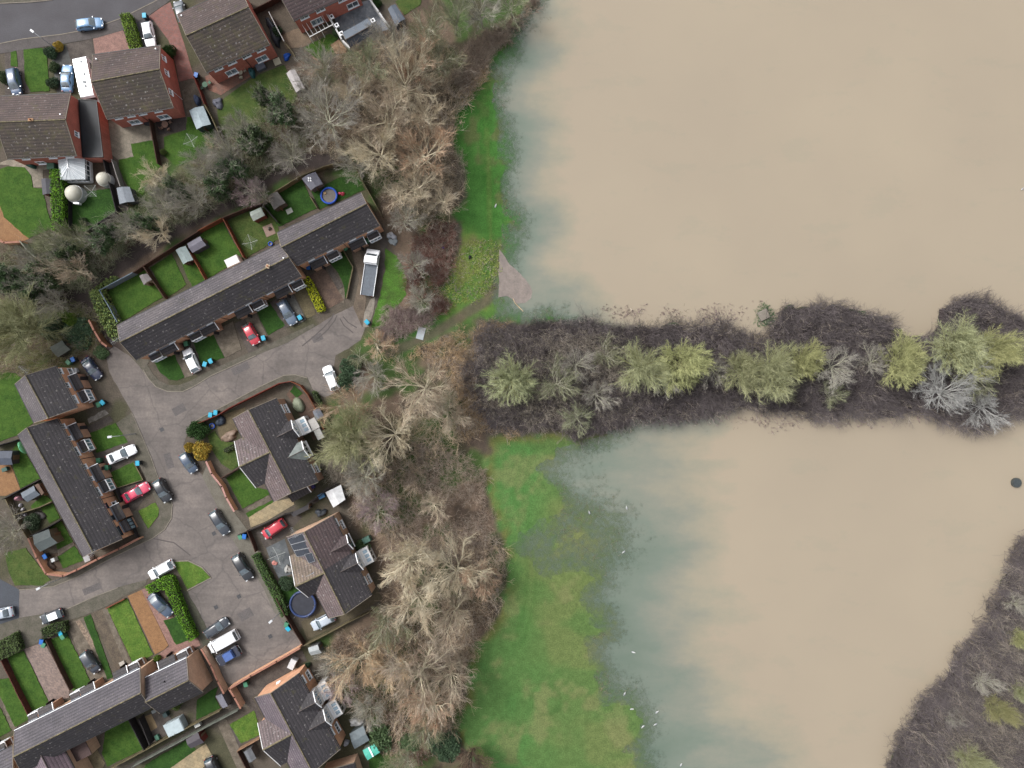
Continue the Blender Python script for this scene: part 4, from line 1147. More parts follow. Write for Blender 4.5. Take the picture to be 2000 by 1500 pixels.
conservatory()

# --- paired houses with cross wings in the middle
def wing(b, name, ra, rb, nE, nW, sE, sW, ze, zr, mN, mS, wall=BR_B):
    """cross-wing roof: ridge from the main roof (ra) out to the gable end (rb)"""
    Ra, Rb = W2(ra, zr), W2(rb, zr); Nw, Sw = W2(nW, ze), W2(sW, ze); d = (Ra - Rb).normalized()
    Ne = Nw + d * ((W2(nE, ze) - Nw).dot(d)); Se = Sw + d * ((W2(sE, ze) - Sw).dot(d))
    r1 = MB().slab([Nw, Rb, Ra, Ne][::1], .12).build('wing_roof', mN, b['root'])
    r2 = MB().slab([Rb, Sw, Se, Ra], .12).build('wing_roof', mS, b['root'])
    rd = MB(); n = int((Ra - Rb).length / .45) + 1
    for i in range(n): rd.tube([Rb.lerp(Ra, i / n) + Vector((0, 0, .02)), Rb.lerp(Ra, (i + .97) / n) + Vector((0, 0, .03))], .14, 6)
    rd.build('ridge', RIDGE_Y, r2, origin=b['root']['_origin'])
    w = MB(); i = d * .2; nn = (Sw - Nw).normalized() * .25
    a, s = Nw + i + nn, Sw + i - nn; e, f = Ne + nn, Se - nn
    up = lambda p, z: Vector((p.x, p.y, z))
    w.quad(up(s, 0), up(a, 0), up(a, ze + .1), up(s, ze + .1)); w.tri(up(s, ze + .1), up(a, ze + .1), up(Rb + i, zr - .16))
    w.quad(up(a, 0), up(e, 0), up(e, ze + .05), up(a, ze + .05)); w.quad(up(f, 0), up(s, 0), up(s, ze + .05), up(f, ze + .05))
    w.build('wing_wall', wall, b['root'])
    for P in (Nw, Sw): MB().bar(P + Vector((0, 0, -.05)), Rb + Vector((0, 0, -.05)), .1, .2).build('bargeboard', WHITE_R, b['root'])

def dormer(b, px, w=2.7, z0=2.5, ze=4.95, zr=5.95, back=2.3, proj=0.8, roofm=None, face=WHITE_R, rows=1, side='wB'):
    c, d, n, t = near_wall(b, px, ze, side)
    def pt(x, y, zz): return Vector((c.x + d.x * x + n.x * y, c.y + d.y * x + n.y * y, zz))
    f = MB(); h = w / 2
    f.quad(pt(h, proj, z0), pt(-h, proj, z0), pt(-h, proj, ze), pt(h, proj, ze)); f.tri(pt(h, proj, ze), pt(-h, proj, ze), pt(0, proj, zr))
    for s in (-1, 1): f.quad(pt(s * h, proj, z0), pt(s * h, -.3, z0), pt(s * h, -.3, ze), pt(s * h, proj, ze))
    f.quad(pt(h, proj, z0), pt(h, -.3, z0), pt(-h, -.3, z0), pt(-h, proj, z0))
    do = f.build('dormer', face, b['root'])
    r = MB(); e = .12
    r.slab([pt(-h - e, proj + .15, ze - .05), pt(0, proj + .15, zr + .05), pt(0, -back, zr + .05), pt(-h - e, -back * .25, ze - .05)], .08)
    r.slab([pt(0, proj + .15, zr + .05), pt(h + e, proj + .15, ze - .05), pt(h + e, -back * .25, ze - .05), pt(0, -back, zr + .05)], .08)
    r.build('dormer_roof', roofm or ROOF_D, do, origin=b['root']['_origin'])
    rd = MB(); rd.tube([pt(0, proj + .15, zr + .08), pt(0, -back, zr + .08)], .06, 6); rd.build('ridge', RIDGE_D, do, origin=b['root']['_origin'])
    pn = MB()
    for zz in ([4.15] if rows == 1 else [4.2]):
        for x in (-w * .27, 0, w * .27):
            pn.quad(pt(x + w * .1, proj + .03, zz - .5), pt(x - w * .1, proj + .03, zz - .5), pt(x - w * .1, proj + .03, zz + .5), pt(x + w * .1, proj + .03, zz + .5))
    pn.build('pane', GLASS, do, origin=b['root']['_origin'])
    if rows == 2:
        lo = MB(); d2 = proj + 1.5
        lo.add([pt(-h, proj, 2.55), pt(h, proj, 2.55), pt(h, d2, 2.3), pt(-h, d2, 2.3), pt(-h, proj, .05), pt(h, proj, .05), pt(h, d2, .05), pt(-h, d2, .05)], [(0, 1, 2, 3), (3, 2, 6, 7), (0, 3, 7, 4), (2, 1, 5, 6)])
        lb = lo.build('bay', face, b['root']); q = MB()
        for x in (-w * .27, 0, w * .27): q.quad(pt(x + w * .1, d2 + .03, 1.0), pt(x - w * .1, d2 + .03, 1.0), pt(x - w * .1, d2 + .03, 2.0), pt(x + w * .1, d2 + .03, 2.0))
        q.build('pane', GLASS, lb, origin=b['root']['_origin'])
        q = MB()
        for x in (-w * .27, 0, w * .27): q.add([pt(x + w * .1, d2 - .25, 2.365), pt(x - w * .1, d2 - .25, 2.365), pt(x - w * .1, proj + .55, 2.5), pt(x + w * .1, proj + .55, 2.5)], [(0, 1, 2, 3)])
        q.build('roof_pane', GLASS_B, lb, origin=b['root']['_origin'])
    tr = MB()
    for s in (-1, 1): tr.bar(pt(s * (h + .05), proj + .1, ze - .05), pt(0, proj + .1, zr + .02), .12, .18)
    tr.bar(pt(-h, proj + .04, z0 + .05), pt(h, proj + .04, z0 + .05), .14, .2)
    tr.build('fascia', WHITE, do, origin=b['root']['_origin'])

PAIR = "paired houses with west wings"
b5 = gable("semi_detached_pair", "pair of houses with speckled pink west roof beside the red fenced corner", [(454.5,817.5),(535,980),(485.3,800.3),(569.5,962.8),(538.5,777.8),(621,942)], 4.8, 6.9, ROOF_PK, ROOF_D, BR_B, group=PAIR, cat='houses')
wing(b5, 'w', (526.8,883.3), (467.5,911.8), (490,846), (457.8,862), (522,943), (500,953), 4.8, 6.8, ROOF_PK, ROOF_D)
dormer(b5, (586,832), 2.8, z0=2.5, rows=2); dormer(b5, (602,875), 2.8, roofm=M("pale_sheet_roof", C(150, 158, 156), C(120, 128, 126), scale=1.2), z0=2.6)
for t in (.12, .85): window(b5, 'wB', t, 4.0, 1.5, 1.0, panes=3)
for t in (.12, .62, .86): window(b5, 'wB', t, 1.6, 1.6, 1.2, panes=3)
party_pipe(b5, 'wB', .5)
P = [W2(p, z) for p, z in (((562,968.8), 2.9), ((571,981), 2.3), ((608,961), 2.3), ((599.5,950), 2.9))]
t_ = thing("lean_to_garage", (P[0].x, P[0].y, 0), "dark tiled lean-to on the south gable of the pink roofed pair", "garage")
MB().slab(P, .1).build('roof', PORCH_R, t_)
c_ = sum(P, Vector()) / 4
MB().prism([tuple(p.lerp(c_, .08)[:2]) for p in P], 0, 2.2).build('wall', BR_B, t_)
MB().bar(P[2] + Vector((0, 0, .03)), P[3] + Vector((0, 0, .03)), .12, .16).build('fascia', WHITE, t_)
b6 = gable("semi_detached_pair", "pair of houses with solar panels and two-tone brown and dark roof", [(559.3,1048.6),(642,1207.9),(594.4,1038.7),(673.6,1199.8),(649.3,1007.2),(725.8,1162.9)], 4.8, 6.9, ROOF_PK, ROOF_D, BR_T, group=PAIR, cat='houses')
# the north half of the east slope is newer reddish tile
A, B_, Rn, Rs = b6['B'][0], b6['B'][1], b6['R'][0], b6['R'][1]
MB().slab([A + Vector((0, 0, .02)), A.lerp(B_, .47) + Vector((0, 0, .02)), Rn.lerp(Rs, .47) + Vector((0, 0, .02)), Rn + Vector((0, 0, .02))], .03).build('roof', ROOF_RB, b6['root'])
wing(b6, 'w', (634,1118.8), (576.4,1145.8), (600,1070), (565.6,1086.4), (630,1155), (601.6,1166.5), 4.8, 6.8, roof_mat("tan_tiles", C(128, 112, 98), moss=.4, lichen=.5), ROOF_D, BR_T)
dormer(b6, (676,1062), 2.4, z0=3.2, roofm=ROOF_RB, face=M("dark_cladding", C(72, 70, 74))); dormer(b6, (704,1096), 2.8, z0=2.5, rows=2)
for t, z in ((.09, 4.0), (.84, 4.0)): window(b6, 'wB', t, z, 1.4, 1.0, panes=3)
for t in (.15, .86): window(b6, 'wB', t, 1.6, 1.5, 1.2, panes=3)
aerial(b6, (573, 1040), 7.6, 2.0)
SOLAR = M("solar_cells", C(50, 58, 72), C(36, 42, 54), scale=2.0, rough=0.25, spec=0.6)
def panels(b, quad_px, z4, nu, nv, tint=None):
    q = [W2(p, z) for p, z in zip(quad_px, z4)]
    for i in range(nu):
        for j in range(nv):
            g = .03
            def at(u, v): return q[0].lerp(q[1], u).lerp(q[3].lerp(q[2], u), v)
            u0, u1, v0, v1 = i / nu + g / nu, (i + 1) / nu - g / nu, j / nv + g / nv, (j + 1) / nv - g / nv
            c4 = [at(u0, v0), at(u1, v0), at(u1, v1), at(u0, v1)]
            n = (c4[1] - c4[0]).cross(c4[3] - c4[0]).normalized(); n = n if n.z > 0 else -n
            s = MB().slab([p + n * .12 for p in c4], .05); po = s.build('solar_panel', tint or SOLAR, b['root'])
            e = MB()
            for k in range(4): e.bar(c4[k] + n * .12, c4[(k + 1) % 4] + n * .12, .05, .06)
            e.build('panel_frame', METAL, po, origin=b['root']['_origin'])
panels(b6, [(562,1052),(592,1041),(616,1083),(580,1087)], (4.9, 6.55, 6.55, 5.1), 1, 3)
panels(b6, [(595,1082),(610,1078),(617,1096),(604,1100)], (5.9, 6.6, 6.6, 6.0), 1, 1)
PALEP = M("pale_solar_cells", C(104, 110, 120), C(90, 96, 106), scale=1.5, rough=0.3)
panels(b6, [(573,1107),(589,1099),(597,1129),(578,1138)], (5.0, 5.25, 6.4, 6.4), 1, 2, PALEP)
panels(b6, [(595,1117),(614,1110),(614,1120),(598,1127)], (5.75, 5.9, 6.5, 6.4), 1, 1, PALEP)
b7 = gable("semi_detached_pair", "pair of houses at the bottom with two white gabled bays", [(497.6,1362.4),(580,1526),(528.8,1353.6),(611,1509),(583.2,1315.2),(664.8,1463.2)], 4.8, 6.9, roof_mat("lilac_grey_tiles", C(112, 102, 110), lichen=.5), ROOF_D, BR_O, group=PAIR, cat='houses')
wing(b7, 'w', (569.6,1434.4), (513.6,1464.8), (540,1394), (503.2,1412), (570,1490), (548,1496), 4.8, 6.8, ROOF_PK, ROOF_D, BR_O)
dormer(b7, (628,1362), 2.8, z0=2.5, rows=2); dormer(b7, (647,1398), 2.8, z0=2.5, rows=2)
for t, z in ((.1, 4.1), (.8, 4.2)): window(b7, 'wB', t, z, 1.4, .9, panes=3)
for t in (.12, .84): window(b7, 'wB', t, 1.6, 1.6, 1.2, panes=3)
window(b7, 'w0', .45, 3.2, .6, .5, panes=1)
b11 = gable("bungalow", "tan walled house corner cut by the bottom edge", [(625,1510),(640,1560),(655,1500),(672,1550),(692,1490),(708,1540)], 3.4, 4.6, ROOF_D, ROOF_D, BR_T, cat='house')

# --- annexe and small outbuildings at the top
b12 = gable("annexe", "grey slate roofed annexe beside the wet concrete yard", [(668,64),(720,35),(675,78),(727,49),(684,93),(737,62)], 2.5, 3.4, M("blue_grey_sheet", C(118, 128, 140), var=.1, rough=.5), M("dark_grey_sheet", C(82, 88, 100), var=.1, rough=.5), WHITE_R, ridge=RIDGE_D, cat='outbuilding', gutter=False)

# --- sheds
_sh = {}
def shed(name, label, px, roofc, wallc, z=1.9, rise=0.35, rough=.7, pent=False, door=True, cat='shed'):
    P = [W2(p, z + rise * .5) for p in px]
    if (P[1] - P[0]).cross(P[3] - P[0]).z < 0: P = [P[0], P[3], P[2], P[1]]
    c = sum(P, Vector()) / 4
    if (P[1] - P[0]).length + (P[2] - P[3]).length < (P[2] - P[1]).length + (P[3] - P[0]).length: P = P[1:] + P[:1]
    t = thing(name, (c.x, c.y, 0), label, cat, "garden sheds" if cat == 'shed' else None)
    rm = M("shed_roof_%d_%d_%d" % roofc, C(*roofc), var=.14, scale=1.3, rough=rough, fine=(3.0, .1), spec=0.4); wm = M("shed_wall_%d_%d_%d" % wallc, C(*wallc), var=.15)
    for p in P: p.z = z
    ra, rb = (P[0] + P[3]) / 2, (P[1] + P[2]) / 2; ra.z = rb.z = z + rise
    if pent:
        Q = [p.copy() for p in P]; Q[2].z += rise; Q[3].z += rise
        MB().slab(Q, .07).build('roof', rm, t)
    else:
        r = MB(); r.slab([P[0], P[1], rb, ra], .07); r.build('roof', rm, t)
        r = MB(); r.slab([P[2], P[3], ra, rb], .07); r.build('roof', rm, t)
    ins = [p.lerp(c, .07) for p in P]
    w = MB(); w.prism([tuple(p[:2]) for p in ins], 0, z - .02 if not pent else z - .06)
    if not pent:
        for a, b_, R in ((ins[3], ins[0], ra), (ins[1], ins[2], rb)):
            q = R.lerp(c, .07); w.tri((a.x, a.y, z - .05), (b_.x, b_.y, z - .05), (q.x, q.y, z + rise - .1))
    w.build('wall', wm, t)
    if door:
        a, b_ = ins[1], ins[2]; d = (b_ - a).normalized(); n = Vector((d.y, -d.x, 0)); m = (a + b_) / 2 + n * .03
        q = MB(); q.bar((m.x, m.y, .05), (m.x, m.y, 1.7), .75, .05); q.build('door', M("shed_door", C(120, 100, 80), var=.2), t)
    return t
shed("garden_shed", "pale blue-grey roofed shed below the red house with a rotary line", [(368.5,215),(396,206),(411,242),(383,252)], (176,192,200), (84,100,100))
shed("garden_shed", "dark ribbed roof shed with red end by the tall hedge", [(79,348.5),(100.5,348.5),(103,378),(82,380)], (84,84,92), (130,58,54))
shed("garden_shed", "grey felt shed at the end of the fenced alley behind the flat garage", [(226.5,366.5),(252,364),(262,393),(232.5,398)], (138,146,156), (96,98,104))
shed("garden_shed", "pale duck-egg roofed shed by the orange fence", [(342,488),(361.5,480),(376.5,507),(357,516)], (172,188,188), (88,58,54))
shed("garden_shed", "mottled grey felt shed next to the duck-egg one", [(364.5,475.5),(390,461),(402,478.5),(375,493.5)], (126,124,138), (80,82,92))
shed("garden_shed", "little mauve-grey shed inside the blue-grey fenced lawn", [(271,538.5),(286,534),(295.5,546),(280,556.5)], (140,134,134), (176,170,156))
shed("garden_shed", "pale green roofed shed with red-brown walls beside the brick patio square", [(487,414),(509,404),(517,420),(494,431.5)], (176,186,178), (122,72,62))
shed("garden_shed", "weathered grey shed under the bare tree near the play mat", [(522,384),(540.5,373.5),(557,396),(534.5,409.5)], (118,114,112), (92,88,84))
ph = shed("playhouse", "grey playhouse with white roof mark beside the blue pool", [(588.5,348),(615.5,335),(630,358.5),(606.5,371)], (128,128,142), (110,108,116), cat='playhouse')
for i in range(4):
    q = W(602.5 + (i % 2) * 4, 348 + (i // 2) * 4.5, 2.25); MB().box((q.x, q.y, 2.2), (.18, .28, .12), .5).build('roof_light', WHITE, ph)
shed("garden_shed", "grey-green felt shed under dark bushes above the green and blue bins", [(96,678),(120,664.5),(136,682.5),(112,698)], (106,112,104), (70,72,68))
shed("garden_shed", "dark slate shed cut by the left edge beside the orange gravel", [(-14,881),(23,881),(23,908),(-14,909)], (82,90,106), (70,74,80))
shed("garden_shed", "blue-grey shed with the brown log store beside it", [(39,963.5),(64.5,949),(77,966.5),(52,981)], (116,126,138), (96,86,78))
shed("garden_shed", "big slate-green shed in the walled corner garden", [(61.5,1046),(93,1034),(110,1061),(76,1079)], (112,122,122), (116,112,96), z=2.2, rise=.6)
shed("garden_shed", "white sheet roofed shed with a pale blue half by the grey scrub", [(635,962),(665.5,947),(674,976),(650.5,992)], (250,252,255), (70,66,64))
shed("garden_shed", "blue-grey felt shed with white rubbish against it", [(682,1434),(709.5,1418),(721,1447),(692,1464)], (124,136,142), (92,100,100))
tq = shed("garden_shed", "turquoise roofed shed with one pale stripe", [(708,1466),(732,1453),(742,1470),(717.6,1485.6)], (100,214,192), (150,160,150), rise=.2)
a, b_ = W(720, 1459.5, 2.12), W(729, 1478, 2.12); MB().bar(a, b_, .22, .06).build('roof_strip', WHITE, tq)
shed("garden_shed", "pale sheet roofed shed half under brown scrub by the brick wall end", [(601,1266),(620,1260),(628,1276),(607,1281)], (186,192,194), (130,130,128))
shed("garden_shed", "grey striped lean-to shed between the two coped brick walls", [(419.8,1360.5),(434,1355),(446,1378.5),(434,1384.5)], (128,128,140), (110,110,112), pent=True)
shed("garden_shed", "dark roofed red-brown shed on the shaded lawn at the bottom", [(362,1445.5),(385.5,1431),(397.6,1451),(372,1463)], (84,78,86), (128,62,54))
shed("garden_shed", "small grey shed in the fenced yard below the light lawn", [(475,1469.6),(489,1461.6),(500,1482),(486,1491)], (120,124,130), (100,100,100))
shed("garden_shed", "slate-blue roofed shed at the top behind a white wall", [(757,16.5),(771.5,7),(791,36),(773,49.5)], (104,114,128), (90,98,112))
shed("garden_shed", "pale lilac-white sheet roof shed under the grey tree", [(558.5,142.5),(575,133.5),(595,172),(578,180)], (196,190,190), (150,146,144))
shed("garden_shed", "small grey shed roof among clutter in the corner yard", [(610,803),(623,797),(632,813),(617,822)], (128,134,146), (96,98,104))
shed("lean_to", "white flat lean-to beside the white gabled bay", [(600,822),(614,815),(625,834),(610,842)], (206,202,198), (170,164,158), cat='lean-to', pent=True, rise=.15)
shed("lean_to", "pale flat roofed store at the fence below the lean-to", [(612,842),(624,836),(634,854),(621,860)], (186,184,180), (150,146,140), cat='lean-to', pent=True, rise=.15)
shed("log_store", "brown open log store tucked against the blue-grey shed", [(66,948),(76,944),(87,962),(80,968)], (112,88,74), (90,70,58), cat='store', pent=True)
shed("wood_store", "long black log trough in the narrow yard between the pairs", [(568,1002),(604,984),(608,992),(573,1010)], (74,72,76), (60,58,62), z=1.1, rise=.1, cat='store', pent=True)
# ================================================================ VEHICLES
TYRE = M("tyre_rubber", C(34, 34, 36), var=.1, coords='obj')
RIM = M("alloy_rim", C(170, 172, 176), var=.1, rough=.4, metal=.5, coords='obj')
CARGLASS = glass_mat("car_glass", (0.035, 0.05, 0.06, 1), .05)
LAMP = M("headlamp_glass", C(222, 226, 230), var=.05, rough=.2, coords='obj')
TAIL = M("tail_lamp", C(170, 30, 32), var=.1, rough=.3, coords='obj')
TRIM = M("black_trim", C(30, 31, 34), var=.1, rough=.55, coords='obj')
PLATE = M("number_plate", C(220, 216, 190), var=.04, coords='obj')
KINDS = {  # L, W, H, rear glass base/top, windscreen top/base (fractions of length from the middle, forward +)
    'hatch': (4.1, 1.76, 1.46, -.475, -.36, .06, .25, .93), 'estate': (4.6, 1.8, 1.47, -.48, -.39, .04, .22, .93),
    'saloon': (4.6, 1.8, 1.43, -.36, -.20, .05, .22, .93), 'mpv': (4.5, 1.82, 1.65, -.48, -.41, .12, .32, .98),
    'suv': (4.5, 1.86, 1.66, -.475, -.38, .06, .25, 1.05), 'van': (5.0, 1.95, 1.95, -.49, -.465, .24, .37, 1.1)}

def wheel_into(root, x, y, r=.32, w=.2):
    o = MB().cyl((x, y - w / 2, r), r, w, 18, axis='y').build('wheel', TYRE, root)
    MB().cyl((x, y - w / 2 - .012 if y < 0 else y + w / 2 - .03, r), r * .62, .042, 12, axis='y').build('rim', RIM, o)

def car(kind, rear, front, mat, label, cat='car', z=0.06, group="parked cars", roofmat=None, ln=None):
    L, Wd, H, rb, rt, ft, fb, belt = KINDS[kind]
    P, Q = W2(rear, .8), W2(front, .8); d = Q - P
    L = ln or min(max(d.length, L * .92), L * 1.12); ang = math.atan2(d.y, d.x); c = (P + Q) / 2
    root = thing("parked_van" if kind == 'van' else "parked_car", (c.x, c.y, z), label, cat, group, ang, world_parts=False)
    w = Wd / 2
    st = [(-.5, .80, .55), (-.487, .90, .72), (-.46, .955, belt - .06), (-.36, .99, belt - .0), (-.1, 1.0, belt), (.12, 1.0, belt), (.25, .99, belt - .02), (.36, .975, belt - .10), (.44, .93, belt - .17), (.48, .82, belt - .26), (.5, .64, .52)]
    if kind == 'van': st = [(-.5, .93, 1.0), (-.49, .97, belt), (-.3, 1, belt), (0, 1, belt), (.25, .99, belt), (.36, .97, belt - .06), (.44, .92, belt - .16), (.48, .8, belt - .3), (.5, .62, .6)]
    def loft(stations, sect, mi=0):
        m = MB(); rows = [sect(*s) for s in stations]; k = len(rows[0])
        vs = [p for r in rows for p in r]; fs = []
        for i in range(len(rows) - 1):
            for j in range(k - 1):
                fs.append((i * k + j, i * k + j + 1, (i + 1) * k + j + 1, (i + 1) * k + j))
        fs.append(tuple(range(k))); fs.append(tuple(range((len(rows) - 1) * k, len(rows) * k))[::-1])
        return m.add(vs, fs, smooth=True)
    def sect(x, f, zt):
        y = w * f; X = x * L
        half = [(y * .96, .24), (y, .42), (y, zt - .24), (y * .975, zt - .09), (y * .90, zt - .02), (y * .6, zt + .02), (0, zt + .03)]
        if abs(x) > .42: half = [(a, max(b, .30)) for a, b in half]
        return [(X, -a, b) for a, b in half] + [(X, a, b) for a, b in half[-2::-1]]
    body = loft(st, sect)
    # cabin shell
    tw = .74 if kind != 'van' else .84
    cs = [(rb, belt + .01, .90, .90), (rb * .35 + rt * .65, belt + (H - belt) * .72, tw + .06, .92), (rt, H - .05, tw, .95), ((rt + ft) / 2, H, tw, .97), (ft, H - .03, tw - .01, .96), (ft * .6 + fb * .4, belt + (H - belt) * .70, tw + .04, .94), (fb, belt + .01, .86, .90)]
    def csect(x, zt, ft_, fb_):
        X = x * L; zb = belt - .06; yb = w * fb_; yt = w * ft_
        zt2 = max(zt - .05, zb + .01)
        half = [(yb, zb), (yb * .5 + yt * .5, (zb + zt2) / 2 + .02), (yt + .015, zt2 - .01), (yt - .09, zt), (yt * .5, zt + .02), (0, zt + .03)]
        return [(X, -a, b) for a, b in half] + [(X, a, b) for a, b in half[-2::-1]]
    cab = loft(cs, csect)
    o = len(body.v); body.v += cab.v; body.f += [[i + o for i in f] for f in cab.f]; body.mi += cab.mi; body.sm += cab.sm; body.uv += cab.uv
    body.build('body', mat, root)
    e = .012
    def panel(name, cols, parent=root, m=CARGLASS):
        """cols: list of (left point, right point)"""
        q = MB(); vs = []
        for a, b in cols:
            a, b = Vector(a), Vector(b); n = 4
            for i in range(n + 1):
                p = a.lerp(b, i / n); p.z += .035 * (1 - (2 * i / n - 1) ** 2); vs.append(p)
        n = 4; fs = [(r * (n + 1) + i, r * (n + 1) + i + 1, (r + 1) * (n + 1) + i + 1, (r + 1) * (n + 1) + i) for r in range(len(cols) - 1) for i in range(n)]
        q.add(vs, fs, smooth=True); return q.build(name, m, parent)
    yw = w * tw
    wm = (ft * .6 + fb * .4); zm = belt + (H - belt) * .70
    panel('windscreen', [((fb * L - .03, -w * .80, belt + .05), (fb * L - .03, w * .80, belt + .05)), ((wm * L + .02, -(yw - .02), zm + .025), (wm * L + .02, yw - .02, zm + .025)), ((ft * L + .03, -(yw - .11), H - .035), (ft * L + .03, yw - .11, H - .035))])
    rm = rb * .35 + rt * .65; zr = belt + (H - belt) * .72
    panel('rear_window', [((rb * L + .0, -w * .74, belt + .07), (rb * L, w * .74, belt + .07)), ((rm * L - .02, -(yw - .03), zr + .025), (rm * L - .02, yw - .03, zr + .025)), ((rt * L - .02, -(yw - .13), H - .045), (rt * L - .02, yw - .13, H - .045))])
    if kind != 'van':
        for s in (-1, 1):
            q = MB()
            for x0b, x0t, x1t, x1b in ((rb * .72, rt * .86, (rt + ft) / 2 - .012, (rt + ft) / 2 + .0), ((rt + ft) / 2 + .012, (rt + ft) / 2 + .006, ft * .9, fb * .78)):
                zb, zt = belt + .0, H - .13; yb = w * .925; yt = yw + .055
                vs = [(x0b * L, s * yb, zb), (x1b * L, s * yb, zb), (x1t * L, s * yt, zt), (x0t * L, s * yt, zt)]
                q.add(vs, [(0, 1, 2, 3) if s < 0 else (3, 2, 1, 0)])
            q.build('side_window', CARGLASS, root)
    else:
        for s in (-1, 1):
            q = MB(); vs = [(.13 * L, s * w * .955, belt + .02), (.31 * L, s * w * .925, belt + .02), (.235 * L, s * (w * .87 + .01), H - .2), (.13 * L, s * (w * .89), H - .2)]
            q.add(vs, [(0, 1, 2, 3) if s < 0 else (3, 2, 1, 0)]); q.build('side_window', CARGLASS, root)
    for s in (-1, 1):
        for x in (-.30, .31): wheel_into(root, x * L, s * (w - .09), .32 if kind not in ('suv', 'van') else .36)
        MB().box((fb * L - .28, s * (w + .08), belt + .03), (.12, .2, .13)).build('mirror', mat, root)
        MB().box((.468 * L, s * w * .62, belt - .24), (.2, .32, .11), rz=-s * .35).build('headlight', LAMP, root)
        MB().box((-.484 * L, s * w * .74, belt - .12), (.1, .2, .2), rz=s * .2).build('tail_light', TAIL, root)
    MB().box((-.502 * L, 0, .62), (.02, .5, .12)).build('number_plate', PLATE, root)
    t = MB(); t.bar((.503 * L, -w * .5, .4), (.503 * L, w * .5, .4), .03, .16); t.build('grille', TRIM, root)
    if kind in ('estate', 'mpv', 'suv'):
        for s in (-1, 1): MB().tube([(rt * L, s * (yw - .05), H + .03), (ft * L - .15, s * (yw - .05), H + .05)], .02, 5).build('roof_rail', TRIM, root)
    return root

PW, PBK, PDG = paint("white_paint", C(236, 238, 242, 1.85)), paint("black_paint", C(40, 44, 52)), paint("dark_grey_paint", C(58, 66, 78))
PLB, PRED, PCR, PNV = paint("light_blue_paint", C(116, 158, 200, 1.3)), paint("red_paint", C(204, 50, 68, 1.2)), paint("crimson_paint", C(212, 62, 96, 1.3)), paint("navy_paint", C(50, 60, 92))
PSB, PSV, PSG = paint("steel_blue_paint", C(84, 110, 146)), paint("silver_paint", C(180, 190, 202, 1.4)), paint("slate_blue_paint", C(78, 96, 120))
PBG, PG = paint("blue_grey_paint", C(104, 122, 146)), paint("mid_grey_paint", C(100, 108, 118))
car('hatch', (148,50), (200,43), PLB, "light blue hatchback on the open road at the top left")
car('saloon', (130,179), (131,126), PLB, "light blue saloon on the drive alongside the motorhome")
car('mpv', (24,134), (33,184), PSB, "steel blue people carrier nosing under the eaves of the left edge house")
car('estate', (286,43), (295,91), PW, "white estate car between the green hedge and the red block drive")
car('hatch', (358,40), (347,4), PG, "grey car poking out from under the top brown roof")
car('estate', (547,586), (574,633), PBG, "blue-grey estate in front of the terrace, next to the yellow-green hedge")
car('hatch', (481,635), (500,670), PRED, "red hatchback on the concrete drive facing the close")
car('hatch', (384,726), (363,682), PW, "white hatchback with dark rear window between two front lawns")
car('hatch', (656,762), (637,715), PW, "white hatchback at the end of the turning area by dark bushes")
car('saloon', (164,700), (193,739), PNV, "dark blue saloon beside the blue and green bins of the short terrace")
car('saloon', (208,900), (265,875), PW, "white saloon on the drive under the leaning lamp post")
car('saloon', (241,976), (290,948), PCR, "pink-red saloon parked by the black framed windows")
car('suv', (306,937), (329,979), PBK, "black estate on the kerb next to the pink-red saloon")
car('hatch', (357,886), (379,921), PSG, "blue-grey car half hidden under the golden bush")
car('estate', (415,998), (443,1043), PDG, "dark grey car beside the end of the pink coped wall")
car('suv', (460,1083), (489,1132), PBK, "black car in the road alongside the green strip hedge")
car('mpv', (556,1019), (514,1047), PRED, "red people carrier on the drive north of the solar panels")
car('hatch', (652,1203), (609,1225), PSV, "pale silver-blue car half under the eaves below the trampoline")
car('hatch', (338,1100), (291,1126), PW, "white hatchback touching the grassy quarter-round island")
car('saloon', (293,1161), (333,1202), PSG, "slate blue saloon on the pink block drive behind the tall hedge")
car('hatch', (400,1242), (446,1211), PDG, "dark grey car parked nose out above the white van")
car('van', (464,1238), (409,1268), PW, "white panel van between a dark car and the blue-topped off-roader", cat='van')
car('hatch', (122,1196), (80,1212), PDG, "small white-roofed car with dark sides at the lower road")
car('saloon', (24,1194), (-22,1204), PSV, "silver saloon cut by the left edge on the lower road")
car('hatch', (162,1274), (190,1313), PDG, "dark grey hatchback on the narrow drive of the bottom terrace")
car('suv', (408,1480), (428,1522), PBK, "black car cut by the bottom edge on buff slabs")
# small white-roofed car gets its white roof skin
for o in list(bpy.data.objects):
    if o.get('label') == "small white-roofed car with dark sides at the lower road":
        MB().box((-.14 * 4.1, 0, 1.495), (1.6, 1.12, .03)).build('roof_panel', PW, o)

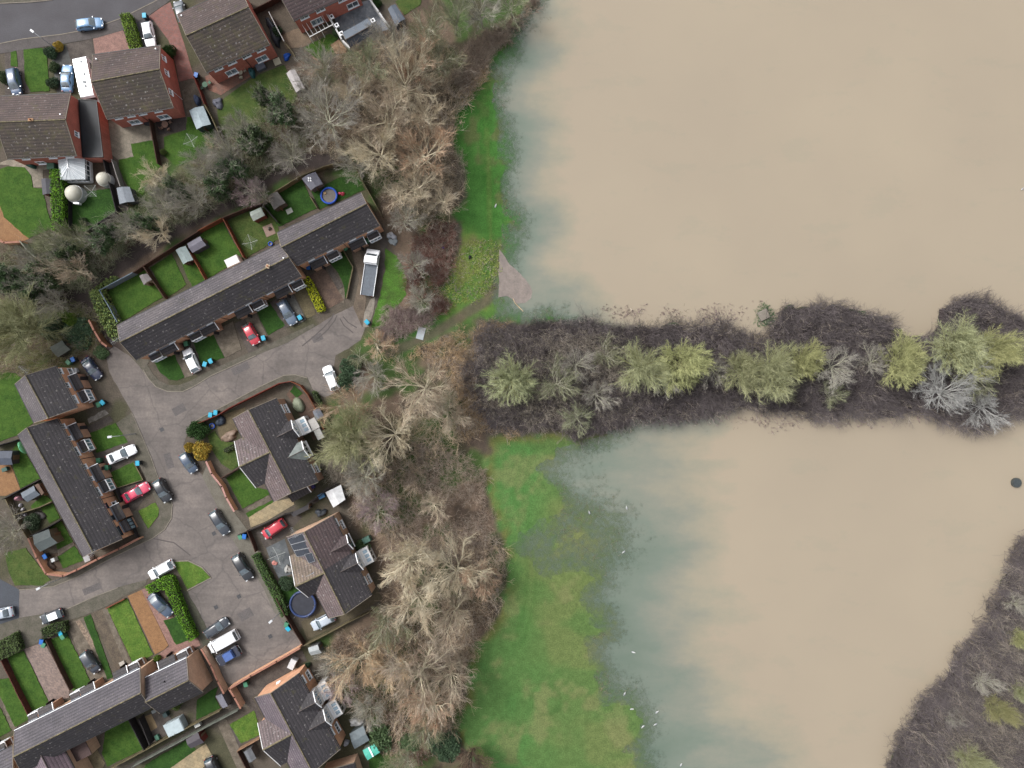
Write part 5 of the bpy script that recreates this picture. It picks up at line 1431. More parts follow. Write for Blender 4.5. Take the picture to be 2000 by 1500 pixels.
def motorhome():
    P, Q = W(154, 112, 2.9), W(170, 190, 2.9); d = Q - P; ang = math.atan2(d.y, d.x); c = (P + Q) / 2
    t = thing("motorhome", (c.x, c.y, .03), "white motorhome with roof hatches between two brown roofed houses", "motorhome", None, ang, False)
    L, w = d.length, 1.12
    pts = [(-L / 2, .5), (L / 2 - 1.0, .5), (L / 2 - 1.0, 2.0), (L / 2 - .25, 2.05), (L / 2 - .02, 2.35), (L / 2 - .25, 2.75), (L / 2 - .9, 2.9), (-L / 2 + .2, 2.9), (-L / 2, 2.75)]
    m = MB(); n = len(pts)
    vs = [(x, -w, z) for x, z in pts] + [(x, w, z) for x, z in pts]
    m.add(vs, [(i, (i + 1) % n, n + (i + 1) % n, n + i)[::-1] for i in range(n)] + [tuple(range(n)), tuple(range(n, 2 * n))[::-1]])
    m.build('body', PW, t)
    k = MB(); cp = [(L / 2 - 1.05, .45), (L / 2 + .55, .45), (L / 2 + .6, .8), (L / 2 + .45, 1.15), (L / 2 - .1, 1.25), (L / 2 - .55, 2.0), (L / 2 - 1.05, 2.0)]; n = len(cp)
    k.add([(x, -w * .86, z) for x, z in cp] + [(x, w * .86, z) for x, z in cp], [(i, (i + 1) % n, n + (i + 1) % n, n + i)[::-1] for i in range(n)] + [tuple(range(n)), tuple(range(n, 2 * n))[::-1]])
    k.build('cab', PW, t)
    MB().quad((L / 2 - .07, -w * .76, 1.3), (L / 2 - .07, w * .76, 1.3), (L / 2 - .46, w * .72, 1.93), (L / 2 - .46, -w * .72, 1.93)).build('windscreen', CARGLASS, t)
    for x, y, a, b in ((-L / 2 + 1.0, -.65, 1.1, .5), (-L / 2 + 1.9, .1, 1.0, .45)): MB().box((x, y, 2.93), (a, b, .06)).build('solar_panel', SOLAR, t)
    for x, y, a in ((-L / 2 + .8, .3, .4), (-L / 2 + 2.9, .35, .35), (.8, .1, .55), (1.5, .15, .4)): MB().box((x, y, 2.95), (a, a, .1), top=.85).build('roof_hatch', M("hatch_grey", C(176, 182, 186), var=.08, coords='obj'), t)
    for s in (-1, 1):
        for x, ln in ((-L / 2 + 1.2, 1.1), (.4, 1.2)): MB().box((x, s * (w + .005), 1.75), (ln, .03, .6)).build('side_window', CARGLASS, t)
        for x in (-L / 2 + 1.4, L / 2 - .1): wheel_into(t, x, s * (w - .15), .34)
        MB().box((L / 2 + .05, s * (w + .12), 1.45), (.12, .2, .3)).build('mirror', TRIM, t)
        MB().box((-L / 2 - .01, s * (w - .15), 1.0), (.05, .16, .4)).build('tail_light', TAIL, t)
        MB().box((L / 2 + .58, s * .7, .85), (.08, .3, .2)).build('headlight', LAMP, t)
    MB().box((-L / 2 - .01, 0, 1.9), (.04, 1.2, .6)).build('rear_window', CARGLASS, t)
    MB().box((-L / 2 - .02, 0, .75), (.03, .5, .12)).build('number_plate', PLATE, t)
motorhome()

def lorry():
    P, Q = W(716.5, 577, 1.2), W(729.5, 487, 1.2); d = Q - P; ang = math.atan2(d.y, d.x); c = (P + Q) / 2
    t = thing("flatbed_lorry", (c.x, c.y, .05), "white cab lorry with long bare grey flatbed", "lorry", None, ang, False)
    L = d.length; w = 1.08; x0 = L / 2 - 2.5
    MB().box((-.3, 0, .75), (L - .8, .8, .25)).build('chassis', TRIM, t)
    BED = M("grey_bed_deck", C(112, 122, 134), C(92, 100, 112), scale=2.0, rough=.5, fine=(8, .12), coords='obj')
    MB().box(((-L / 2 + x0) / 2, 0, 1.02), (L / 2 + x0, 2 * w - .06, .1)).build('bed', BED, t)
    for s in (-1, 1): MB().bar((-L / 2, s * w, 1.1), (x0, s * w, 1.1), .07, .28).build('side_board', WHITE, t)
    hb = MB(); hb.bar((x0 - .05, -w, 1.45), (x0 - .05, w, 1.45), .08, 1.0); hb.build('headboard', WHITE, t)
    pts = [(x0 + .05, .6), (L / 2 - .02, .6), (L / 2, .95), (L / 2 - .35, 1.3), (L / 2 - .75, 1.42), (L / 2 - 1.25, 2.15), (L / 2 - 1.6, 2.3), (x0 + .15, 2.3), (x0 + .05, 2.2)]; n = len(pts)
    m = MB(); rows = []
    for y, f in ((-w, .0), (-w * .93, .06), (w * .93, .06), (w, .0)):
        rows.append([(x - (0.0 if f else .04 if x > 0 else 0), y, z + (f if z > 1.2 else 0)) for x, z in pts])
    vs = [p for r in rows for p in r]
    fs = [(r * n + i, r * n + (i + 1) % n, (r + 1) * n + (i + 1) % n, (r + 1) * n + i)[::-1] for r in range(3) for i in range(n)] + [tuple(range(n)), tuple(range(3 * n, 4 * n))[::-1]]
    m.add(vs, fs); m.build('cab', PW, t)
    MB().quad((L / 2 - .80, -w * .84, 1.55), (L / 2 - .80, w * .84, 1.55), (L / 2 - 1.22, w * .8, 2.20), (L / 2 - 1.22, -w * .8, 2.20)).build('windscreen', CARGLASS, t)
    for s in (-1, 1):
        q = MB(); v = [(L / 2 - 1.7, s * (w + .012), 1.5), (L / 2 - .85, s * (w + .012), 1.5), (L / 2 - 1.2, s * (w + .012), 2.05), (L / 2 - 1.7, s * (w + .012), 2.05)]
        q.add(v, [(0, 1, 2, 3) if s < 0 else (3, 2, 1, 0)]); q.build('side_window', CARGLASS, t)
        MB().box((L / 2 - .95, s * (w + .15), 1.6), (.12, .22, .32)).build('mirror', TRIM, t)
        MB().box((L / 2 - .12, s * w * .72, .98), (.2, .34, .16)).build('headlight', LAMP, t)
        for x in (L / 2 - .95, -L / 2 + 1.6): wheel_into(t, x, s * (w - .14), .36, .24)
        MB().box((-L / 2 - .02, s * .8, .85), (.06, .3, .12)).build('tail_light', TAIL, t)
    MB().box((-L / 2 - .04, 0, .8), (.02, .5, .12)).build('number_plate', PLATE, t)
lorry()

def offroader():
    P, Q = W(470, 1267, .9), W(424, 1293, .9); d = Q - P; ang = math.atan2(d.y, d.x); c = (P + Q) / 2
    t = thing("off_roader", (c.x, c.y, .05), "navy off-roader with blue soft top and pale tube bumpers by the white van", "off-roader", "parked cars", ang, False)
    L = d.length; w = .85; nv = paint("deep_navy_paint", C(28, 36, 64))
    m = MB(); m.box((0, 0, .72), (L - .5, 2 * w, .55)); m.box((L / 2 - .95, 0, 1.04), (1.35, 1.5, .14), top=.93); m.box((-L / 2 + .75, 0, 1.1), (1.0, 1.65, .25), top=.95)
    for s in (-1, 1): m.box((L / 2 - .8, s * (w - .02), .98), (.85, .3, .1)); m.box((-L / 2 + .85, s * (w - .02), .98), (.85, .3, .1))
    m.build('body', nv, t)
    MB().box((-.22, 0, 1.55), (1.75, 1.42, .5), top=.88).build('soft_top', M("blue_canvas", C(92, 122, 190), var=.12, rough=.8, coords='obj'), t)
    MB().quad((L / 2 - 1.55, -.66, 1.12), (L / 2 - 1.55, .66, 1.12), (L / 2 - 1.85, .6, 1.72), (L / 2 - 1.85, -.6, 1.72)).build('windscreen', CARGLASS, t)
    pale = M("pale_tube", C(200, 204, 204), var=.08, metal=.3, rough=.4, coords='obj')
    for x in (L / 2 - .12, -L / 2 + .15):
        s = 1 if x > 0 else -1
        MB().tube([(x - s * .5, -w - .05, .7), (x, -w * .8, .75), (x + s * .08, 0, .78), (x, w * .8, .75), (x - s * .5, w + .05, .7)], .05, 6).build('bumper', pale, t)
    o = MB().cyl((-L / 2 + .16, 0, .95), .33, .2, 18, axis='x').build('spare_wheel', TYRE, t)
    for s in (-1, 1):
        for x in (-L / 2 + .85, L / 2 - .8): wheel_into(t, x, s * (w - .05), .37, .24)
        MB().box((L / 2 - .27, s * .55, .9), (.06, .2, .2)).build('headlight', LAMP, t)
        MB().box((-L / 2 + .24, s * .7, .9), (.05, .14, .2)).build('tail_light', TAIL, t)
        MB().box((L / 2 - 1.5, s * (w + .1), 1.15), (.1, .18, .14)).build('mirror', TRIM, t)
offroader()
# ================================================================ TREES AND SCRUB
def nrm(a): return a / (np.linalg.norm(a, axis=-1, keepdims=True) + 1e-9)

def grow(g, P0, D, L, k, jit, up, droop=0.0):
    N = len(P0); pts = np.zeros((N, k, 3)); pts[:, 0] = P0; d = nrm(D); st = (L / (k - 1))[:, None]
    for i in range(1, k):
        d = nrm(d + g.normal(0, jit, (N, 3)) + np.array([0, 0, up - droop * i / k]))
        pts[:, i] = pts[:, i - 1] + d * st
    return pts

def shoots(g, pts, L, m, t0, t1, a0, a1, ratio):
    N, k, _ = pts.shape; idx = np.repeat(np.arange(N), m); n = len(idx)
    t = t0 + (t1 - t0) * (np.tile((np.arange(m) + 0.5) / m, N) + g.uniform(-.5, .5, n) / m)
    s = np.clip(t * (k - 1), 0, k - 1.001); i = s.astype(int); f = (s - i)[:, None]
    p = pts[idx, i] * (1 - f) + pts[idx, i + 1] * f; tan = nrm(pts[idx, i + 1] - pts[idx, i])
    r = g.normal(size=(n, 3)); r -= (r * tan).sum(1, keepdims=True) * tan; r = nrm(r)
    a = g.uniform(a0, a1, n)[:, None]
    return p, tan * np.cos(a) + r * np.sin(a), L[idx] * ratio * (1.15 - .55 * t) * g.uniform(.7, 1.3, n), t

def tubes(pts, r0, r1, sides=3):
    """swept tapered tubes for many polylines at once"""
    N, k, _ = pts.shape
    tan = nrm(pts[:, -1] - pts[:, 0]); ref = np.where(np.abs(tan[:, 2:3]) > .9, np.array([[1., 0, 0]]), np.array([[0, 0, 1.]]))
    x = nrm(np.cross(tan, ref)); y = np.cross(tan, x)
    w = np.linspace(0, 1, k)[None, :, None]
    rad = (np.asarray(r0).reshape(-1, 1, 1) * (1 - w) + np.asarray(r1).reshape(-1, 1, 1) * w) * np.ones((N, k, 1))
    ring = []
    for s in range(sides):
        a = 2 * math.pi * s / sides
        ring.append(pts + rad * (x * math.cos(a) + y * math.sin(a))[:, None, :])
    V = np.stack(ring, 2).reshape(-1, 3)
    b = (np.arange(N)[:, None] * k + np.arange(k - 1)[None, :]) * sides; F = []
    for s in range(sides):
        s2 = (s + 1) % sides
        F.append(np.stack([b + s, b + s2, b + sides + s2, b + sides + s], -1).reshape(-1, 4))
    return V, np.concatenate(F)

def merge(parts):
    V = []; F = []; o = 0
    for v, f in parts: V.append(v); F.append(f + o); o += len(v)
    return np.concatenate(V), np.concatenate(F)

def leaf_quads(g, P, size, flat=0.35, aspect=.6):
    n = len(P); nn = nrm(g.normal(size=(n, 3)) + np.array([0, 0, flat])); r = nrm(np.cross(nn, g.normal(size=(n, 3)))); s = np.cross(nn, r)
    h = (size * g.uniform(.6, 1.4, n))[:, None] / 2
    V = np.stack([P - r * h - s * h * aspect, P + r * h - s * h * aspect, P + r * h + s * h * aspect, P - r * h + s * h * aspect], 1).reshape(-1, 3)
    return V, np.arange(4 * n).reshape(n, 4)

def twigmat(name, c, c2, objvar=.35):
    c, c2 = BG(c, 2.2), BG(c2, 2.2)
    return M(name, c, c2, scale=.45, rough=.95, spec=.1, coords='obj', objvar=objvar)

def wood(name, twig, bark, R=5.0, even=False, H=9.0, limbs=9, br=7, sub=6, tw=7, el=(.35, 1.15), th=1.0, fork=.28, upc=.06, seed=1, leaf=None, nleaf=0, droop=.0, lfl=.3):
    g = np.random.default_rng(seed); parts_t = []; parts_c = []
    th0 = H * fork
    trunk = grow(g, np.zeros((1, 3)), np.array([[g.uniform(-.06, .06), g.uniform(-.06, .06), 1.]]), np.array([H * .62]), 6, .07, .1); parts_t.append(tubes(trunk, [R * .045 * th], [R * .014 * th], 7))
    az = np.arange(limbs) * 2 * math.pi / limbs * 1.0 + g.uniform(-.35, .35, limbs); e = g.uniform(el[0], el[1], limbs)
    tt = g.uniform(th0 / (H * .62), 1.0, limbs); s = tt * 4.99; i = s.astype(int); f = (s - i)[:, None]
    P = trunk[0, i] * (1 - f) + trunk[0, i + 1] * f
    D = np.stack([np.cos(az) * np.cos(e), np.sin(az) * np.cos(e), np.sin(e)], 1)
    L = R * .95 * (g.uniform(.86, 1.06, limbs) if even else g.uniform(.66, 1.18, limbs) * (1 + .15 * np.cos(az - g.uniform(0, 6.28)))) / np.maximum(np.cos(e), .62) * .82
    l1 = grow(g, P, D, L, 6, .13, upc, droop); parts_t.append(tubes(l1, np.full(limbs, .02 * R * th), np.full(limbs, .0085 * R * th), 5))
    p, d, L2, t = shoots(g, l1, L, br, .18, 1.0, .25, .7, .58); l2 = grow(g, p, d, L2, 5, .15, upc + .04, droop)
    parts_t.append(tubes(l2, np.full(len(l2), .0095 * R * th), np.full(len(l2), .0045 * R * th), 4))
    p, d, L3, t = shoots(g, l2, L2, sub, .15, 1.0, .22, .65, .6); l3 = grow(g, p, d, L3, 4, .16, upc + .05, droop)
    parts_c.append(tubes(l3, np.full(len(l3), .0046 * R * th), np.full(len(l3), .0024 * R * th), 3))
    p, d, L4, t = shoots(g, l3, L3, tw, .1, 1.0, .2, .6, .7); l4 = grow(g, p, d, L4, 3, .16, upc + .05, droop)
    parts_c.append(tubes(l4, np.full(len(l4), .0022 * R * th), np.full(len(l4), .0011 * R * th), 3))
    V, F = merge(parts_t); mt = np_mesh(name + "_trunk", V, F, bark)
    V, F = merge(parts_c); mc = np_mesh(name + "_crown", V, F, twig)
    ml = None
    if nleaf:
        q = l3[g.integers(0, len(l3), nleaf), g.integers(0, 3, nleaf)] * np.array([.82, .82, .74]) + g.normal(0, .4, (nleaf, 3)); q[:, 2] = np.maximum(q[:, 2], .2)
        V, F = leaf_quads(g, q, .34); ml = np_mesh(name + "_leaf", V, F, leaf)
    return dict(trunk=mt, crown=mc, leaf=ml, R=R, H=H)

def bushy(name, leafm, R=2.5, H=2.6, n=7000, size=.22, seed=1, core=None, twig=None):
    """leafy evergreen bush: lumpy clumps of leaf faces on a short stem"""
    g = np.random.default_rng(seed); k = 16
    cc = nrm(g.normal(size=(k, 3))) * g.uniform(.35, .75, (k, 1)) * np.array([R, R, H * .5]); cc[:, 2] = np.abs(cc[:, 2]) * .9 + H * .3
    rr = g.uniform(.3, .55, k) * R
    j = g.integers(0, k, n); q = cc[j] + nrm(g.normal(size=(n, 3))) * (rr[j] * g.uniform(.65, 1.05, n))[:, None] * np.array([1, 1, .8]); q[:, 2] = np.maximum(q[:, 2], .05)
    V, F = leaf_quads(g, q, size); mc = np_mesh(name + "_crown", V, F, leafm)
    st = grow(g, np.zeros((7, 3)), nrm(g.normal(size=(7, 3)) * np.array([1, 1, .3]) + np.array([0, 0, 1.2])), np.full(7, H * .7), 4, .1, .05)
    V, F = tubes(st, np.full(7, .05), np.full(7, .02), 5); mt = np_mesh(name + "_stem", V, F, twig)
    return dict(trunk=mt, crown=mc, leaf=None, R=R * 1.05, H=H)

BARK_P = M("pale_bark", C(186, 178, 158, 2.2), C(150, 142, 120, 2.2), scale=1.5, coords='obj', spec=.1)
BARK_G = M("grey_green_bark", C(168, 166, 148, 2.1), C(130, 130, 114, 2.1), scale=1.5, coords='obj', spec=.1)
BARK_O = M("mossy_bark", C(150, 150, 110, 1.7), C(118, 120, 84, 1.7), scale=1.5, coords='obj', spec=.1)
BARK_W = M("white_grey_bark", C(184, 184, 180, 1.5), C(154, 154, 150, 1.5), scale=1.5, coords='obj', spec=.1)
BARK_D = M("dark_bark", C(88, 80, 72, 1.7), C(66, 60, 54, 1.7), scale=1.5, coords='obj', spec=.1)
T_TAN = twigmat("tan_twigs", C(170, 163, 147), C(160, 143, 121)); T_ORG = twigmat("orange_twigs", C(174, 157, 134), C(166, 138, 110))
T_GRY = twigmat("grey_twigs", C(150, 146, 138), C(122, 118, 112)); T_OLV = twigmat("olive_twigs", C(154, 156, 122), C(132, 136, 104))
T_YEL = twigmat("yellow_green_twigs", C(156, 155, 110), C(140, 142, 102)); T_WHT = twigmat("white_twigs", C(150, 150, 148), C(128, 128, 126))
T_MAV = twigmat("mauve_twigs", C(148, 132, 134), C(122, 106, 108)); T_GRN = twigmat("grey_green_twigs", C(134, 136, 108), C(104, 108, 84))
T_BRN = twigmat("brown_twigs", C(124, 104, 90), C(98, 82, 72))
IVY = M("ivy_leaves", C(80, 98, 64, 2.1), C(52, 70, 44, 2.1), scale=1.2, rough=.6, coords='obj', objvar=.3); CONI = M("conifer_leaves", C(58, 88, 40, 1.7), C(36, 62, 28, 1.7), scale=1.5, coords='obj')
GOLD = M("golden_leaves", C(196, 160, 66, 1.7), C(128, 124, 56, 1.7), scale=1.3, coords='obj'); VARI = M("variegated_leaves", C(124, 134, 72, 1.7), C(62, 86, 50, 1.7), scale=2.2, coords='obj', objvar=.2)
DGRN = M("dark_shrub_leaves", C(64, 82, 58, 2.2), C(42, 58, 42, 2.2), scale=1.4, coords='obj', objvar=.3); LGRN = M("bright_shrub_leaves", C(112, 138, 48, 1.7), C(70, 98, 40, 1.7), scale=1.4, coords='obj')
WOODS = {}
for i in range(3): WOODS['tan%d' % i] = wood("tan_tree", T_TAN, BARK_P, seed=10 + i, limbs=14, br=8, sub=6, tw=6, el=(.2, 1.05))
for i in range(2): WOODS['org%d' % i] = wood("orange_tree", T_ORG, BARK_P, seed=20 + i, limbs=14, br=8, sub=6, tw=6, el=(.25, 1.1))
for i in range(2): WOODS['gry%d' % i] = wood("grey_tree", T_GRY, BARK_G, seed=30 + i, limbs=14, br=8, sub=6, tw=6, th=.85, el=(.2, 1.2))
for i in range(2): WOODS['olv%d' % i] = wood("olive_tree", T_OLV, BARK_O, seed=40 + i, even=True, limbs=34, br=9, sub=6, tw=4, th=.95, el=(.1, 1.5), fork=.15, upc=.03)
WOODS['yel0'] = wood("yellow_green_tree", T_YEL, BARK_O, seed=50, even=True, limbs=34, br=9, sub=6, tw=4, el=(.1, 1.5), fork=.15)
WOODS['wht0'] = wood("white_tree", T_WHT, BARK_W, seed=60, limbs=15, br=8, sub=6, tw=5, th=.95, el=(.2, 1.15))
WOODS['mav0'] = wood("mauve_tree", T_MAV, BARK_G, seed=70, limbs=14, br=8, sub=7, tw=6, th=.8, el=(.2, 1.2))
for i in range(2): WOODS['ggn%d' % i] = wood("grey_green_tree", T_GRN, BARK_G, seed=80 + i, limbs=14, br=8, sub=6, tw=5, th=.85, el=(.2, 1.2))
for i in range(2): WOODS['ivy%d' % i] = wood("ivy_tree", T_GRY, BARK_G, seed=90 + i, limbs=11, br=7, sub=5, tw=5, th=.9, el=(.1, 1.2), leaf=IVY, nleaf=9500)
WOODS['brn0'] = wood("brown_bush", T_BRN, BARK_D, seed=100, R=4, H=4.5, limbs=20, br=8, sub=6, tw=5, th=.8, el=(.25, 1.3), fork=.08)
WOODS['evg0'] = bushy("evergreen_bush", DGRN, seed=3, n=8000, twig=BARK_D); WOODS['evg1'] = bushy("evergreen_bush", IVY, seed=4, n=8000, twig=BARK_D)
WOODS['con0'] = bushy("conifer_bush", CONI, seed=5, n=9000, size=.18, twig=BARK_D); WOODS['gol0'] = bushy("golden_bush", GOLD, seed=6, n=8000, size=.2, twig=BARK_D)
WOODS['lgr0'] = bushy("bright_bush", LGRN, seed=7, n=7000, twig=BARK_D); WOODS['var0'] = bushy("variegated_bush", VARI, seed=8, n=7000, twig=BARK_D)

def plant(kind, px, py, rpx, label=None, group=None, h=None, name='bare_tree', cat='tree', rz=None, part='crown'):
    w = WOODS[kind]; r = rpx * S
    h = h or min(max(r * 1.75, 2.5), 11.0)
    zc = h * .6
    p = W(px, py, zc); s = r * .97 / w['R'] * (CAM_H - zc) / CAM_H
    t = thing(name, (p.x, p.y, -.05), label, cat, group, rnd.uniform(0, 6.28) if rz is None else rz, False)
    t.scale = (s, s, h / w['H'])
    obj('trunk' if part == 'crown' else 'stem', w['trunk'], t); obj('crown' if part == 'crown' else 'foliage', w['crown'], t)
    if w['leaf']: obj('ivy', w['leaf'], t)
    return t

GB = "bare trees of the belt between the houses and the meadow"
for k, x, y, r, lab, h in [
    ('tan0', 792, 165, 62, "tan tree with orange tips below and right of the wet concrete yard", 10),
    ('org0', 812, 140, 46, "orange-tipped crown between the tan tree and the brown flooded bank", 9),
    ('gry0', 640, 235, 72, "large pale grey tree with long combed branches above the playhouse", 10),
    ('tan1', 752, 235, 66, "broad tan tree with white forked limbs over ivy in the upper belt", 10),
    ('tan2', 835, 235, 44, "tan tree leaning over the meadow strip edge, right of the ivy gap", 8),
    ('org1', 832, 312, 66, "wide orange-tan tree beside the meadow strip, level with the pool", 10),
    ('tan0', 742, 300, 58, "tan tree with drooping branches right above the terrace end", 10),
    ('tan1', 812, 372, 62, "tan tree whose drooping fans overhang the brambles by the terrace end", 9),
    ('tan2', 865, 395, 36, "small tan tree at the meadow edge above the red-brown brambles", 6),
    ('ggn0', 862, 120, 48, "grey-green tree near the water's top inlet, right of the orange crown", 8),
    ('ggn1', 832, 62, 52, "grey-green tree above the upper belt, left of the brown flooded bank", 9),
    ('ggn0', 885, 35, 50, "grey-green tree third from the water at the top edge", 9),
    ('gry1', 940, 25, 50, "grey tree second from the water at the top edge", 8),
    ('ggn1', 1000, 8, 46, "pale green-grey tree at the top edge nearest the water", 7),
    ('gry1', 770, 85, 42, "grey tree overhanging the slate roofed annexe", 8),
    ('ggn0', 725, 130, 46, "grey-green tree below the slate roofed annexe", 8),
    ('tan0', 700, 185, 44, "tan tree between the grey combed tree and the upper tan trees", 8),
    ('gry0', 628, 130, 42, "mauve-grey tree beside the small lawn of the pergola house", 7),
    ('ggn1', 646, 165, 30, "small yellow-grey tree under the mauve-grey one", 6),
    ('gry1', 608, 178, 34, "grey tree leaning on the pale lilac-white shed", 6),
    ('gry1', 572, 300, 42, "grey-tan fan-shaped tree behind the long terrace gardens", 8),
    ('gry0', 700, 330, 34, "grey tree behind the pool garden fence", 7),
    ('tan2', 828, 762, 66, "spreading tan tree with open forks above the dirt track", 10),
    ('tan1', 872, 800, 56, "tan tree at the west tip of the flooded hedge", 9),
    ('olv1', 690, 850, 66, "dense olive-grey tree behind the white gabled bays", 10),
    ('org0', 690, 795, 48, "orange-tipped branches reaching over the turning area corner", 8),
    ('tan0', 768, 850, 62, "tan tree with long twisted limbs south of the dirt track", 10),
    ('gry0', 712, 930, 52, "grey tree beside the white sheet roofed shed", 8),
    ('mav0', 735, 1000, 48, "mauve-grey tree east of the white sheet roofed shed", 7),
    ('tan2', 850, 985, 34, "small tan tree among brambles midway down the belt", 5),
    ('tan1', 798, 1095, 72, "star-shaped tan tree with pale radiating limbs east of the solar panels", 10),
    ('tan0', 892, 1115, 64, "tan tree with a yellow limb near the meadow corner", 10),
    ('org1', 945, 1120, 44, "orange-tan tree at the belt's easternmost corner", 8),
    ('tan2', 818, 1170, 58, "tan tree just below the star-shaped one", 9),
    ('tan1', 890, 1195, 58, "tan tree with fine upright branches on the meadow bend", 9),
    ('ggn0', 760, 1215, 46, "grey-green tree below the olive drive fence", 8),
    ('org0', 712, 1285, 60, "rust-orange tree with one long white limb beside the bottom pair", 9),
    ('org1', 768, 1310, 52, "rust-orange tree second from the bottom pair", 9),
    ('tan0', 822, 1318, 84, "biggest tan tree, fan branches all round, in the lower belt", 11),
    ('org0', 845, 1385, 56, "orange-tipped tree at the foot of the biggest tan tree", 9),
    ('tan2', 880, 1320, 48, "tan tree reaching onto the lower meadow", 8),
    ('ggn1', 838, 1425, 44, "grey-tan tree above the dark red brambles at the bottom", 7),
    ('gry1', 722, 1390, 36, "grey bush-like tree behind the turquoise shed", 5),
    ('brn0', 922, 1480, 44, "round tan twiggy shrub alone at the meadow's bottom edge", 5),
    ('ggn0', 790, 1490, 40, "grey-green tree cut by the bottom edge", 7),
    ('gry0', 655, 1300, 34, "grey-brown tree over the brick wall end at the bottom pair", 6),
    ('mav0', 668, 1345, 40, "mauve-brown bushy tree between the bottom pair and the rust trees", 5),
    ('org0', 735, 672, 34, "bright orange fountain-shaped shrub by the turning area", 4),
    ('gry1', 805, 515, 34, "pale twiggy grey tree on the verge beside the lorry", 6),
    ('gry0', 790, 430, 34, "silver-grey shrub tree by the terrace end rubbish", 6),
    ('gry1', 822, 590, 30, "grey thorny tree among red-brown brambles by the verge", 5),
    ('gry0', 730, 735, 40, "greyish tree right of the white hatchback in the turning area", 5),
    ('ggn1', 700, 700, 26, "small twiggy tree beside the dark bushes at the turning area", 4)]:
    plant(k, x, y, r, lab, GB, h)
# north-west belt: ivy-clad and grey trees
GN = "ivy clad and grey trees of the north west belt"
for k, x, y, r, lab, h in [
    ('ivy0', 515, 185, 25, "ivy tree at the corner of the rough lawn", 6), ('ivy1', 550, 215, 40, "dark ivy tree left of the large combed grey tree", 7),
    ('ivy0', 498, 270, 42, "broad ivy tree with white twigs above the dark trodden path", 8), ('gry1', 470, 245, 30, "mauve-grey tree by the hut with the pale blue-grey roof", 6),
    ('gry0', 445, 300, 36, "pale branching grey tree at the end of the rotary line lawn", 7), ('ivy1', 455, 330, 36, "ivy tree halfway along the belt over the dark path", 7),
    ('gry1', 395, 320, 38, "grey mauve tree at the foot of the rotary line lawn", 7), ('ivy0', 420, 360, 36, "grey twigged ivy tree north of the orange fence", 7),
    ('mav0', 490, 370, 36, "pinkish mauve tree beside the weathered grey shed", 6), ('gry0', 512, 385, 28, "white-forked grey tree touching the weathered grey shed", 6),
    ('tan2', 312, 350, 34, "straw-yellow feathery tree on the side lawn", 5), ('ivy1', 345, 372, 34, "ivy covered tree below the straw-yellow one", 6),
    ('gry1', 385, 395, 36, "round brown-grey tree overhanging the dark path", 7), ('gry0', 320, 405, 36, "twiggy grey tree left of the round brown-grey one", 6),
    ('tan0', 312, 455, 36, "straw tan tree overhanging the duck-egg shed fence", 6), ('ivy0', 285, 440, 30, "ivy tree between the straw tan tree and the grey shed lawn", 6),
    ('gry1', 245, 440, 34, "silver twigged tree at the dark fence corner", 6), ('ivy1', 205, 465, 36, "white twigged ivy tree left of the dark fence corner", 7),
    ('ggn0', 150, 460, 38, "grey-green tree at the end of the tall clipped hedge", 7), ('ggn1', 95, 475, 38, "mossy green-grey tree by the pale tapering panel", 7),
    ('ivy0', 130, 500, 38, "ivy tree in the middle of the west belt", 7), ('tan1', 145, 530, 42, "yellow-grey branching tree over the path junction", 8),
    ('ivy1', 85, 540, 38, "dark ivy tree left of the path junction", 7), ('gry0', 62, 505, 30, "mauve-grey tree by the bare soil plot", 6),
    ('ivy0', 50, 560, 34, "ivy tree second from the left edge of the belt", 7), ('olv0', 38, 640, 72, "large olive-grey spreading tree at the left edge", 11),
    ('gry1', 110, 590, 32, "grey tree with one white bough by the bright green bush", 6), ('ivy1', 15, 545, 34, "ivy tree cut by the left edge", 7),
    ('gry0', 20, 1040, 44, "grey-brown tree by the left edge outside the coped wall", 7)]:
    plant(k, x, y, r, lab, GN, h)
